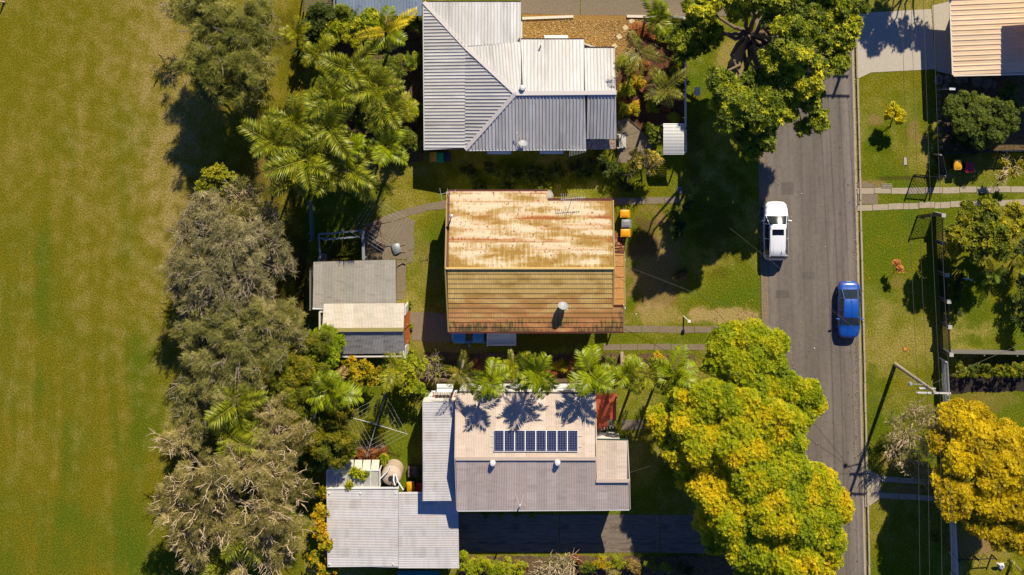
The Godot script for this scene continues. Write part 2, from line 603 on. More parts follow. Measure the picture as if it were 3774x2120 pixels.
# ---------------------------------------------------------------- roofs
# a slope made of long sheets laid side by side: o = eave start, u along the eave, w up the slope (unit vectors);
# lo/hi give where a sheet starts and ends along w for a place along u
func sheets(roof: Node3D, off: Vector3, o: Vector3, u: Vector3, w: Vector3, length: float, lo: Callable, hi: Callable, m: Material, pitch := 0.13, amp := 0.018, rib := false, sheet_w := 0.78, uvs := 0.1) -> void:
	var nn := u.cross(w).normalized()
	if nn.y < 0:
		nn = -nn
	var count := maxi(1, int(round(length / sheet_w)))
	var each := length / count
	var per := maxi(1, int(round(each / pitch)))
	var tints := [m, m, m]
	for k in 2:
		var key := "%s_sheet_%d" % [m.resource_name, k]
		if not mats.has(key):
			var d: StandardMaterial3D = m.duplicate()
			d.resource_name = key
			d.albedo_color = [Color(0.95, 0.95, 0.945), Color(0.975, 0.965, 0.955)][k]
			d.uv1_offset = Vector3(0.31, 0.57, 0.13) * (k + 1)
			mats[key] = d
		tints[k + 1] = mats[key]
	for s in count:
		var b := Mb.new(off)
		var prof := []
		for k in per:
			var x0 := s * each + each * k / per
			var pw := each / per
			if rib:
				prof.append_array([[x0, 0.0], [x0 + pw * 0.62, 0.0], [x0 + pw * 0.72, amp], [x0 + pw * 0.88, amp]])
			else:
				for q in 4:
					prof.append([x0 + pw * q / 4.0, amp * 0.5 * (1.0 + cos(TAU * q / 4.0))])
		prof.append([(s + 1) * each, 0.0 if rib else amp])
		var raise := 0.012 + 0.003 * (s % 2)
		for k in prof.size() - 1:
			var x0: float = prof[k][0]
			var x1: float = prof[k + 1][0]
			var l0: float = lo.call(x0)
			var l1: float = lo.call(x1)
			var h0: float = hi.call(x0)
			var h1: float = hi.call(x1)
			if h0 - l0 < 0.01 and h1 - l1 < 0.01:
				continue
			var z0: Vector3 = nn * (prof[k][1] + raise)
			var z1: Vector3 = nn * (prof[k + 1][1] + raise)
			var A := o + u * x0 + w * l0 + z0
			var B := o + u * x1 + w * l1 + z1
			var C := o + u * x1 + w * maxf(h1, l1) + z1
			var D := o + u * x0 + w * maxf(h0, l0) + z0
			if (B - A).cross(C - A).dot(nn) > 0 or (C - A).cross(D - A).dot(nn) > 0:
				b.quad(A, B, C, D, Vector2(x0, l0) * uvs, Vector2(x1, l1) * uvs, Vector2(x1, h1) * uvs, Vector2(x0, h0) * uvs)
			else:
				b.quad(A, D, C, B, Vector2(x0, l0) * uvs, Vector2(x0, h0) * uvs, Vector2(x1, h1) * uvs, Vector2(x1, l1) * uvs)
		if b.v.size():
			part(roof, "roof_sheet", b, tints[(s * 7 + s / 3) % 3])

# slope through three corners: e0, e1 on the eave, r0 above e0; full rectangle
func slope(roof: Node3D, off: Vector3, e0: Vector3, e1: Vector3, r0: Vector3, m: Material, pitch := 0.13, amp := 0.018, rib := false) -> void:
	var u := (e1 - e0).normalized()
	var w := (r0 - e0)
	w = (w - u * w.dot(u))
	var top := w.length()
	sheets(roof, off, e0, u, w.normalized(), e0.distance_to(e1), func(_x): return 0.0, func(_x): return top, m, pitch, amp, rib)

func gutter(t: Node3D, a: Vector3, b: Vector3, m: Material, called := "gutter") -> void:
	var g := Mb.new(t.position)
	g.beam(a, b, 0.12, 0.1)
	part(t, called, g, m)

# a flat slab under a roof slope
func slab(b: Mb, pts: Array, thick := 0.1) -> void:
	var d := Vector3(0, -thick, 0)
	var n := pts.size()
	var nn: Vector3 = (pts[1] - pts[0]).cross(pts[2] - pts[0])
	if nn.y < 0:
		pts = pts.duplicate()
		pts.reverse()
	for i in range(1, n - 1):
		b.tri(pts[0], pts[i], pts[i + 1])
		b.tri(pts[0] + d, pts[i + 1] + d, pts[i] + d)
	for i in n:
		var p: Vector3 = pts[i]
		var q: Vector3 = pts[(i + 1) % n]
		b.quad(q, p, p + d, q + d)

# an upright wall from a to b (on the ground), facing to the side of out
func wall(b: Mb, a: Vector3, c: Vector3, h0: float, h1: float, thick := 0.12) -> void:
	var d := (c - a).normalized()
	var s := d.cross(Vector3.UP) * thick * 0.5
	var A := a - s
	var B := a + s
	var C := c + s
	var D := c - s
	var u0 := Vector3(0, h0, 0)
	var u1 := Vector3(0, h1, 0)
	b.quad(B, C, C + u1, B + u0)
	b.quad(D, A, A + u0, D + u1)
	b.quad(A, B, B + u0, A + u0)
	b.quad(C, D, D + u1, C + u1)
	b.quad(A + u0, B + u0, C + u1, D + u1)

# a window set on a wall: at = centre on the wall face, out = outward direction
func window(t: Node3D, at: Vector3, out: Vector3, w: float, h: float) -> void:
	var s := out.cross(Vector3.UP).normalized()
	var f := Mb.new(t.position)
	for q in [[Vector3(0, h * 0.5, 0), w + 0.1, 0.06], [Vector3(0, -h * 0.5, 0), w + 0.1, 0.06]]:
		f.beam(at + q[0] - s * q[1] * 0.5 + out * 0.03, at + q[0] + s * q[1] * 0.5 + out * 0.03, 0.06, q[2])
	for x in [-0.5, 0.0, 0.5]:
		f.beam(at + s * w * x - Vector3(0, h * 0.5 - 0.03, 0) + out * 0.03, at + s * w * x + Vector3(0, h * 0.5 - 0.03, 0) + out * 0.03, 0.05, 0.05)
	var wn := part(t, "window", f, mat("white_paint", S(226, 226, 222), 0.5))
	var g := Mb.new(t.position)
	g.quad(at - s * w * 0.5 - Vector3(0, h * 0.5, 0) + out * 0.012, at + s * w * 0.5 - Vector3(0, h * 0.5, 0) + out * 0.012, at + s * w * 0.5 + Vector3(0, h * 0.5, 0) + out * 0.012, at - s * w * 0.5 + Vector3(0, h * 0.5, 0) + out * 0.012)
	part(wn, "pane", g, mat("pane", S(28, 34, 40), 0.08))

# ---------------------------------------------------------------- the setting
func poly(pts: Array, y: float) -> PackedVector3Array:
	var out := PackedVector3Array()
	for i in range(0, pts.size(), 2):
		var p := P(pts[i], pts[i + 1], 0.0)
		p.y = y
		out.append(p)
	return out

# an outline with its edges broken up, so that beds and worn ground do not end in straight lines
func ragged(pts: Array, amp: float, sd: int) -> Array:
	rng.seed = sd
	var out := []
	var n := pts.size() / 2
	for i in n:
		var a := Vector2(pts[i * 2], pts[i * 2 + 1])
		var b := Vector2(pts[(i * 2 + 2) % (n * 2)], pts[(i * 2 + 3) % (n * 2)])
		var k := maxi(1, int(a.distance_to(b) / 14.0))
		for j in k:
			var q := a.lerp(b, float(j) / k)
			out.append(q.x + (rng.randf_range(-amp, amp) if j else 0.0))
			out.append(q.y + (rng.randf_range(-amp, amp) if j else 0.0))
	return out

func sheet(called: String, pts: Array, y: float, m: Material, drop := 0.0) -> MeshInstance3D:
	var b := Mb.new()
	b.plate(poly(pts, y), drop)
	return struct(called, b, m)

const GX := -43.0
const GZ := -9.6
const GW := 84.0
const GH := 48.0

func grass_material() -> StandardMaterial3D:
	var w := 1792
	var h := 1024
	var n1 := layer(w, h, 11, 0.008, 4, 2, 2)
	var n2 := layer(w, h, 12, 0.06, 3, 2, 2)
	var n3 := layer(w, h, 13, 0.33, 2)
	var n4 := layer(w, h, 14, 0.02, 3, 1, 8)
	var n5 := layer(w, h, 15, 0.012, 4, 2, 2)
	var out := PackedByteArray()
	out.resize(w * h * 3)
	var ppx := GW * K / w
	var x0 := GX * K + NX
	var y0 := GZ * K + NY
	for y in h:
		var py := y0 + y * ppx
		for x in w:
			var i := y * w + x
			var px := x0 + x * ppx
			var a := n1[i] / 255.0
			var b := n2[i] / 255.0
			var g := n3[i] / 255.0
			var dry: float
			var gr: float
			if px < 1120.0:
				# mown sports field: bands along the picture, worn and dry along its edge with the trees
				var band := 0.5 + 0.5 * sin(px * 0.021 + (n4[i] / 255.0 - 0.5) * 5.0)
				var e := (px - 600.0) / 150.0
				var edge := exp(-e * e) * clampf(1.35 - py / 1500.0, 0.25, 1.0)
				var e2 := (px - 260.0) / 70.0
				edge += exp(-e2 * e2) * 0.35 * clampf(1.2 - py / 1700.0, 0.0, 1.0)
				dry = clampf(edge * (0.3 + 0.9 * b) + band * band * 0.3 * (0.2 + 1.4 * a) + (b - 0.5) * 0.75 + 0.0 - maxf(0.0, py - 900.0) / 6000.0, 0.0, 1.0)
				gr = clampf((n5[i] / 255.0 - 0.3) * 1.0 + (b - 0.5) * 0.5 + (py - 1000.0) / 2600.0 - band * 0.3 + (n4[i] / 255.0 - 0.5) * 0.6, 0.0, 1.0)
			else:
				dry = clampf((a - 0.52) * 1.7 + (b - 0.5) * 0.9 + 0.12, 0.0, 0.8)
				gr = clampf(n5[i] / 255.0 + (b - 0.5) * 0.6, 0.0, 1.0)
			var r := lerpf(115.0, 84.0, gr)
			var gg := lerpf(109.0, 103.0, gr)
			var bb := lerpf(22.0, 18.0, gr)
			r = lerpf(r, 152.0, dry)
			gg = lerpf(gg, 136.0, dry)
			bb = lerpf(bb, 72.0, dry)
			var f := 0.66 + 0.68 * g
			if px < 1120.0:
				r *= 0.97
				gg *= 0.955
			out[i * 3] = clampi(int(r * f), 0, 255)
			out[i * 3 + 1] = clampi(int(gg * f), 0, 255)
			out[i * 3 + 2] = clampi(int(bb * f), 0, 255)
	# bare, sandy, leaf-strewn or lusher places: px, py, half width, half height, colour, strength
	var dirt := S(142, 116, 76)
	var sand := S(172, 146, 98)
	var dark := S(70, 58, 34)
	var lush := S(74, 92, 8)
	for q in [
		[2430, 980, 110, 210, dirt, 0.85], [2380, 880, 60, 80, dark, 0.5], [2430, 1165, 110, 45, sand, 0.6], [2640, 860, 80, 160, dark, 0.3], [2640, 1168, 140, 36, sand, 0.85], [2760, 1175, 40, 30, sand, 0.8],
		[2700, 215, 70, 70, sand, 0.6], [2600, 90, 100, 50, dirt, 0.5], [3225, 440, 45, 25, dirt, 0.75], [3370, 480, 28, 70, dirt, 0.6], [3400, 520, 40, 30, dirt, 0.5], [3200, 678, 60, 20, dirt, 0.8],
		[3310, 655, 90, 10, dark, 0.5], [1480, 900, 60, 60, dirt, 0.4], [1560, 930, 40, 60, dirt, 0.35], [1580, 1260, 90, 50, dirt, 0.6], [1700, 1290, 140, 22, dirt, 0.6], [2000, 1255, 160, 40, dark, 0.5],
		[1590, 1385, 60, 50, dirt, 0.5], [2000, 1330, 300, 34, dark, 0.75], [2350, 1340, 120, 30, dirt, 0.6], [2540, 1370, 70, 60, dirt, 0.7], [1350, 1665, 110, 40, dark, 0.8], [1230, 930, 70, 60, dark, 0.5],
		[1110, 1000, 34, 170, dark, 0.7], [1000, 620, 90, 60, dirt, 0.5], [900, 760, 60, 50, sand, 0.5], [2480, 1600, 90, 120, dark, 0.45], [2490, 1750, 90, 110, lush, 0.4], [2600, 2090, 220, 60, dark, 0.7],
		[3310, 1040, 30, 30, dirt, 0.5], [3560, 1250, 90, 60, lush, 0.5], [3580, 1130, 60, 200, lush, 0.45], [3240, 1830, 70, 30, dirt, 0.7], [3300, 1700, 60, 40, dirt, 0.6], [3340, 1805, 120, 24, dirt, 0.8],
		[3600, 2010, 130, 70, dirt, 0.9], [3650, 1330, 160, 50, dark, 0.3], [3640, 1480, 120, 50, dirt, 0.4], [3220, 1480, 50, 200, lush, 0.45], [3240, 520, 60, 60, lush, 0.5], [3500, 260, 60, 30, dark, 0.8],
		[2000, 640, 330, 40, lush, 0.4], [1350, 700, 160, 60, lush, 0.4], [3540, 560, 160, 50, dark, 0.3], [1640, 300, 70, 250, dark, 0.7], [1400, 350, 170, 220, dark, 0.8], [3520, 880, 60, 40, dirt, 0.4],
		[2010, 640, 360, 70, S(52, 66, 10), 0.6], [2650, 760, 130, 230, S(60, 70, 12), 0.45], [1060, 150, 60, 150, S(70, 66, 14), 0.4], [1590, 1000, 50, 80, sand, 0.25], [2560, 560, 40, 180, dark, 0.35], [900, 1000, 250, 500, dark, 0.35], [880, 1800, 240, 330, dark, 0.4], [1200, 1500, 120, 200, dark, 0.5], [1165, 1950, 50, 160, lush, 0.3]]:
		var cx := int((q[0] - x0) / ppx)
		var cy := int((q[1] - y0) / ppx)
		var rx: float = q[2] / ppx
		var ry: float = q[3] / ppx
		var col: Color = q[4]
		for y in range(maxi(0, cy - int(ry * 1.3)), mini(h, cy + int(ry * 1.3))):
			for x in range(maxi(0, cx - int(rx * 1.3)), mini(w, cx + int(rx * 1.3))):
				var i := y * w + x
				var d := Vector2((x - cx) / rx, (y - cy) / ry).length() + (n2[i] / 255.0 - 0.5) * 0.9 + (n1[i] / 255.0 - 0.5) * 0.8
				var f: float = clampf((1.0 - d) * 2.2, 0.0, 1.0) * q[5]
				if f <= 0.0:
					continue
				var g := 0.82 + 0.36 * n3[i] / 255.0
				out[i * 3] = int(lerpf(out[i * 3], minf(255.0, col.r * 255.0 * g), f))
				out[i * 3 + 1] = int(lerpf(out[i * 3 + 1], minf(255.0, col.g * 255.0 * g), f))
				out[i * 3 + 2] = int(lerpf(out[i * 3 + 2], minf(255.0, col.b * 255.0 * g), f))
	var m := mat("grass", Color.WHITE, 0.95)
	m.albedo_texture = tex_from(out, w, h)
	m.metallic_specular = 0.15
	m.heightmap_enabled = true
	m.heightmap_texture = ImageTexture.create_from_image(Image.create_from_data(w, h, false, Image.FORMAT_L8, n3))
	m.heightmap_scale = 3.0
	return m

func lawn(called: String, pts: Array, y: float, m: Material) -> void:
	var b := Mb.new()
	b.plate(poly(pts, y))
	var o := struct(called, b, m)
	# the survey map of the lawn lies over the ground by place
	var a := o.mesh.surface_get_arrays(0)
	var uv: PackedVector2Array = a[Mesh.ARRAY_TEX_UV]
	var vs: PackedVector3Array = a[Mesh.ARRAY_VERTEX]
	for i in uv.size():
		uv[i] = Vector2((vs[i].x - GX) / GW, (vs[i].z - GZ) / GH)
	a[Mesh.ARRAY_TEX_UV] = uv
	var me := ArrayMesh.new()
	me.add_surface_from_arrays(Mesh.PRIMITIVE_TRIANGLES, a)
	o.mesh = me

func asphalt_material() -> StandardMaterial3D:
	var w := 512
	var h := 2048
	var n1 := layer(w, h, 21, 0.01, 4, 1, 6)
	var n2 := layer(w, h, 22, 0.5, 2)
	var n3 := layer(w, h, 23, 0.03, 4)
	var out := PackedByteArray()
	out.resize(w * h * 3)
	for y in h:
		for x in w:
			var i := y * w + x
			var u := float(x) / w
			# seven spreader passes leave faint joints along the road, wheels polish two tracks
			var lane := 0.5 + 0.5 * cos(u * TAU * 7.0 + 1.0)
			var v := 108.0 + (n1[i] / 255.0 - 0.5) * 16.0 + (n3[i] / 255.0 - 0.5) * 14.0 + (n2[i] / 255.0 - 0.5) * 26.0 - pow(lane, 14.0) * 7.0
			v += exp(-pow((u - 0.93) / 0.05, 2.0)) * 14.0 + exp(-pow((u - 0.05) / 0.04, 2.0)) * 9.0
			v += exp(-pow((u - 0.3) / 0.06, 2.0)) * 5.0 + exp(-pow((u - 0.68) / 0.06, 2.0)) * 5.0 - exp(-pow((u - 0.48) / 0.05, 2.0)) * 6.0 * n3[i] / 255.0
			if n3[i] > 196:
				v -= (n3[i] - 196) * 0.35
			out[i * 3] = clampi(int(v * 1.04), 0, 255)
			out[i * 3 + 1] = clampi(int(v * 0.955), 0, 255)
			out[i * 3 + 2] = clampi(int(v * 0.865), 0, 255)
	rng.seed = 77
	# squarish repairs with tarred edges, and oil drips where cars stand
	for k in 16:
		var px0 := rng.randi_range(20, w - 120)
		var py0 := rng.randi_range(0, h - 90)
		var pw := rng.randi_range(30, 90)
		var ph := rng.randi_range(14, 70)
		var f := rng.randf_range(0.86, 1.1)
		for y in range(py0, py0 + ph):
			for x in range(px0, px0 + pw):
				var e := 0.8 if (x == px0 or y == py0 or x == px0 + pw - 1 or y == py0 + ph - 1) else f
				for q in 3:
					out[(y * w + x) * 3 + q] = clampi(int(out[(y * w + x) * 3 + q] * e), 0, 255)
	for k in 60:
		var ox := (60 if k % 2 else w - 60) + rng.randi_range(-40, 40)
		var oy := rng.randi_range(8, h - 9)
		var r := rng.randi_range(2, 7)
		for y in range(-r, r + 1):
			for x in range(-r, r + 1):
				if x * x + y * y <= r * r:
					for q in 3:
						out[((oy + y) * w + ox + x) * 3 + q] = int(out[((oy + y) * w + ox + x) * 3 + q] * 0.8)
	# cracks that wander along and across the road
	for k in 34:
		var x := rng.randf() * w
		var y := rng.randf() * h
		var along := k % 5 != 0
		var a := (PI / 2 if along else 0.0) + rng.randf_range(-0.2, 0.2)
		for s in rng.randi_range(90, 460):
			a += rng.randf_range(-0.22, 0.22) + ((PI / 2 if along else 0.0) - a) * 0.08
			x += cos(a)
			y += sin(a)
			var i := posmod(int(y), h) * w + clampi(int(x), 0, w - 1)
			for q in 3:
				out[i * 3 + q] = int(out[i * 3 + q] * 0.62)
	var m := mat("asphalt", Color.WHITE, 0.85)
	m.albedo_texture = tex_from(out, w, h)
	m.heightmap_enabled = true
	m.heightmap_texture = ImageTexture.create_from_image(Image.create_from_data(w, h, false, Image.FORMAT_L8, n2))
	m.heightmap_scale = 1.2
	return m

# the street leans a little against the picture: x at a distance off from its west edge
func rx(off: float, py: float) -> float:
	return 2800.0 + off + 0.0238 * py

func build_setting() -> void:
	var grass := grass_material()
	var base := Mb.new()
	base.quad(Vector3(-400, -0.06, 400), Vector3(400, -0.06, 400), Vector3(400, -0.06, -400), Vector3(-400, -0.06, -400))
	struct("ground", base, blotch("far_grass", [S(88, 90, 16), S(112, 104, 22), S(136, 122, 44)], 0.02, 0.95, 9.0, 0.25, 3))
	var top := -1400.0
	var bot := 3600.0
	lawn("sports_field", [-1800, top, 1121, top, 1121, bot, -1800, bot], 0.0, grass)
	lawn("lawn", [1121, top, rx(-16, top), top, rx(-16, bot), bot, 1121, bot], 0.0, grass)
	lawn("road_verge", [rx(357, top), top, 5200, top, 5200, bot, rx(357, bot), bot], 0.0, grass)
	var asph := asphalt_material()
	var road := Mb.new()
	var r0 := P(rx(6, top), top) - Vector3(0, 0.05, 0)
	var r1 := P(rx(336, top), top) - Vector3(0, 0.05, 0)
	var r2 := P(rx(336, bot), bot) - Vector3(0, 0.05, 0)
	var r3 := P(rx(6, bot), bot) - Vector3(0, 0.05, 0)
	road.quad(r3, r2, r1, r0, Vector2(0, 3.6), Vector2(1, 3.6), Vector2(1, 0), Vector2(0, 0))
	struct("road", road, asph)
	var conc := blotch("concrete", [S(150, 136, 114), S(178, 164, 140), S(164, 150, 126), S(190, 178, 156)], 0.02, 0.9, 3.0, 0.1, 41, 0.4)
	var conc_old := blotch("old_concrete", [S(104, 90, 72), S(140, 124, 100), S(120, 106, 86), S(152, 138, 114)], 0.03, 0.92, 2.4, 0.14, 43, 0.6)
	var conc_pale := blotch("pale_concrete", [S(176, 166, 148), S(190, 181, 163), S(184, 174, 155), S(196, 188, 171)], 0.02, 0.9, 4.0, 0.05, 47, 0.2)
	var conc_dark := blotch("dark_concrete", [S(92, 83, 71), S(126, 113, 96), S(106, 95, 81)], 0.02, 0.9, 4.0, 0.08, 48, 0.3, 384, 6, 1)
	# concrete gutters beside the asphalt, a kerb stone at a time behind them
	var g := Mb.new()
	g.quad(P(rx(-16, bot), bot) - Vector3(0, 0.012, 0), P(rx(6, bot), bot) - Vector3(0, 0.046, 0), P(rx(6, top), top) - Vector3(0, 0.046, 0), P(rx(-16, top), top) - Vector3(0, 0.012, 0))
	struct("gutter_channel", g, conc_old)
	g = Mb.new()
	g.quad(P(rx(336, bot), bot) - Vector3(0, 0.046, 0), P(rx(350, bot), bot) - Vector3(0, 0.07, 0), P(rx(350, top), top) - Vector3(0, 0.07, 0), P(rx(336, top), top) - Vector3(0, 0.046, 0))
	struct("gutter_channel", g, conc)
	var kerb := Node3D.new()
	kerb.name = "kerb"
	kerb.set_meta("kind", "structure")
	add_child(kerb)
	rng.seed = 8
	var y := -160.0
	while y < 2360.0:
		var ln := 112.0
		var b := Mb.new()
		var j := rng.randf_range(-1.0, 1.0)
		var skip := (y > 680 and y < 770) or (y > 1790 and y < 1850)
		var hh := 0.05 if skip else 0.11
		var A := P(rx(350 + j, y + 2), y + 2)
		var B := P(rx(350 + j, y + ln), y + ln)
		var C := P(rx(357, y + ln), y + ln)
		var D := P(rx(357, y + 2), y + 2)
		var up := Vector3(0, hh, 0)
		var dn := Vector3(0, -0.08, 0)
		var iA := A.lerp(D, 0.2)
		var iB := B.lerp(C, 0.2)
		b.quad(iB + up, C + up, D + up, iA + up)
		b.quad(B + up * 0.7, iB + up, iA + up, A + up * 0.7)
		b.quad(B + dn, B + up * 0.7, A + up * 0.7, A + dn)
		b.quad(C + up, C + dn, D + dn, D + up)
		b.quad(A + dn, A + up * 0.7, D + up, D + dn)
		b.quad(C + dn, C + up, B + up * 0.7, B + dn)
		part(kerb, "kerb_stone", b, conc)
		var wb := Mb.new()
		if y < 1180 and not (y > 60 and y < 140):
			wb.box((P(rx(-17 + j * 0.5, y + 2), y + 2) + P(rx(-17 + j * 0.5, y + ln), y + ln)) * 0.5 + Vector3(0, 0.01, 0), Vector3(0.14, 0.08, ln / K - 0.03), Basis(Vector3.UP, 0.0238))
			part(kerb, "kerb_stone", wb, conc_old)
		y += ln
	# driveways, paths and slabs, each cast slab a piece of its own
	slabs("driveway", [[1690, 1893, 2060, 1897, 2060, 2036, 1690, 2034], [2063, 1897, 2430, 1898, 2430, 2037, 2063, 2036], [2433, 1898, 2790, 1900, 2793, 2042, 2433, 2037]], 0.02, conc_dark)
	slabs("driveway", [[1920, -60, 2137, -60, 2137, 55, 1920, 50], [2141, -60, 2420, -60, 2420, 58, 2141, 55], [2424, -60, 2790, -60, 2790, 60, 2424, 58]], 0.02, conc_old)
	strip("driveway", 2300, 1213, 2690, 1214, 12, 66, 0.02, conc_old, 3)
	strip("driveway", 2225, 1279, 2600, 1279, 11, 62, 0.02, conc_old, 4)
	slabs("driveway", [[2690, 1200, 2720, 1190, 2752, 1184, 2752, 1226, 2690, 1226], [2754, 1184, 2793, 1180, 2795, 1228, 2754, 1226], [2655, 1264, 2800, 1264, 2800, 1290, 2655, 1290]], 0.02, conc)
	slabs("driveway", [[3158, 34, 3205, 46, 3432, 33, 3448, 255, 3210, 267, 3160, 291], [3436, 20, 3505, 4, 3511, 276, 3451, 262]], 0.02, conc_pale)
	strip("driveway", 3160, 704, 3790, 697, 11, 66, 0.02, conc, 5)
	strip("driveway", 3160, 766, 3790, 744, 11, 58, 0.02, conc, 6)
	slabs("driveway", [[3162, 716, 3236, 716, 3236, 752, 3162, 752], [3163, 672, 3195, 672, 3238, 690, 3163, 691]], 0.016, conc_old)
	strip("driveway", 3250, 1766, 3450, 1776, 10, 60, 0.02, conc, 7)
	strip("driveway", 3245, 1826, 3450, 1838, 10, 60, 0.02, conc, 8)
	slabs("driveway", [[3186, 1728, 3196, 1728, 3248, 1755, 3244, 1836, 3206, 1864, 3189, 1870]], 0.024, conc)
	strip("path", 2262, 741, 2512, 737, 12, 64, 0.02, conc_old, 9)
	slabs("path", [[1340, 830, 1420, 795, 1500, 768, 1506, 796, 1450, 815, 1385, 850], [1503, 767, 1580, 750, 1660, 735, 1660, 768, 1580, 775, 1509, 795]], 0.02, conc_old)
	slabs("patio", [ragged([1338, 852, 1500, 800, 1530, 815, 1522, 880, 1496, 955, 1340, 960], 3, 5)], 0.024, conc_old)
	slabs("patio", [[1504, 880, 1526, 872, 1528, 916, 1502, 925], [1502, 928, 1528, 920, 1520, 965, 1498, 972], [1462, 960, 1496, 962, 1494, 1075, 1462, 1078], [1462, 1081, 1492, 1078, 1490, 1102, 1462, 1104]], 0.022, conc_old)
	slabs("patio", [[1507, 1152, 1560, 1150, 1556, 1255, 1520, 1254], [1563, 1150, 1660, 1160, 1660, 1262, 1559, 1258]], 0.02, conc_old)
	slabs("patio", [[2276, 442, 2316, 438, 2360, 480, 2405, 520, 2405, 600, 2276, 600]], 0.022, conc_old)
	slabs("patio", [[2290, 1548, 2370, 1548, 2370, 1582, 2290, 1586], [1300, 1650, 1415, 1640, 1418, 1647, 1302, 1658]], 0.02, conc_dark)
	# loose ground: pebbles by the northern house, bark mulch and soil in the beds
	var peb := blotch("pebbles", [S(112, 82, 34), S(168, 128, 62), S(140, 104, 46), S(186, 156, 96)], 0.2, 0.9, 9.0, 0.5, 51, 2.5)
	sheet("pebble_bed", [1925, 52, 2415, 58, 2300, 185, 2262, 290, 1925, 290], 0.012, peb).set_meta("kind", "stuff")
	var mulch := blotch("mulch", [S(50, 34, 22), S(88, 54, 32), S(108, 68, 40), S(66, 46, 30)], 0.1, 0.95, 7.0, 0.5, 53, 3.0)
	sheet("garden_bed", ragged([2416, 66, 2530, 110, 2528, 470, 2420, 520, 2312, 434, 2268, 430, 2266, 300, 2304, 190], 5, 12), 0.016, mulch)
	var soil := blotch("soil", [S(64, 50, 32), S(92, 74, 48), S(112, 92, 60), S(78, 64, 40)], 0.06, 0.95, 8.0, 0.5, 55, 3.0)
	sheet("garden_bed", ragged([1690, 2050, 2820, 2052, 2850, 2180, 1690, 2180], 5, 14), 0.016, soil)
	sheet("garden_bed", ragged([1560, 1300, 2560, 1306, 2560, 1400, 1560, 1400], 6, 15), 0.014, soil)
	sheet("garden_bed", ragged([1300, 1662, 1430, 1650, 1425, 1700, 1300, 1700], 4, 16), 0.014, mulch)
	sheet("garden_bed", ragged([1180, 60, 1558, 66, 1560, 590, 1180, 640], 8, 17), 0.012, soil)
	sheet("garden_bed", ragged([3478, 250, 3800, 250, 3800, 560, 3478, 555], 5, 18), 0.012, soil)
	sheet("garden_bed", ragged([3500, 1390, 3800, 1390, 3800, 1440, 3500, 1450], 4, 19), 0.014, blotch("dark_mulch", [S(34, 30, 26), S(52, 44, 36), S(44, 38, 32)], 0.1, 0.95, 1.8, 0.3, 57, 2.0))

func slabs(called: String, list: Array, y: float, m: Material) -> void:
	var o := Node3D.new()
	o.name = numbered(called)
	o.set_meta("kind", "structure")
	add_child(o)
	for q in list:
		var b := Mb.new()
		b.plate(poly(q, y), y + 0.04)
		part(o, "slab", b, m)

func strip(called: String, xa: float, ya: float, xb: float, yb: float, half: float, each: float, y: float, m: Material, sd: int) -> void:
	rng.seed = sd
	var list := []
	var n := int(round(absf(xb - xa) / each))
	for i in n:
		var f0 := float(i) / n
		var f1 := (i + 0.965) / n
		var j := rng.randf_range(-1.5, 1.5)
		var k := rng.randf_range(-1.0, 1.0)
		list.append([lerpf(xa, xb, f0), lerpf(ya, yb, f0) - half + j, lerpf(xa, xb, f1), lerpf(ya, yb, f1) - half + j + k, lerpf(xa, xb, f1), lerpf(ya, yb, f1) + half + j, lerpf(xa, xb, f0), lerpf(ya, yb, f0) + half + j - k])
	slabs(called, list, y, m)

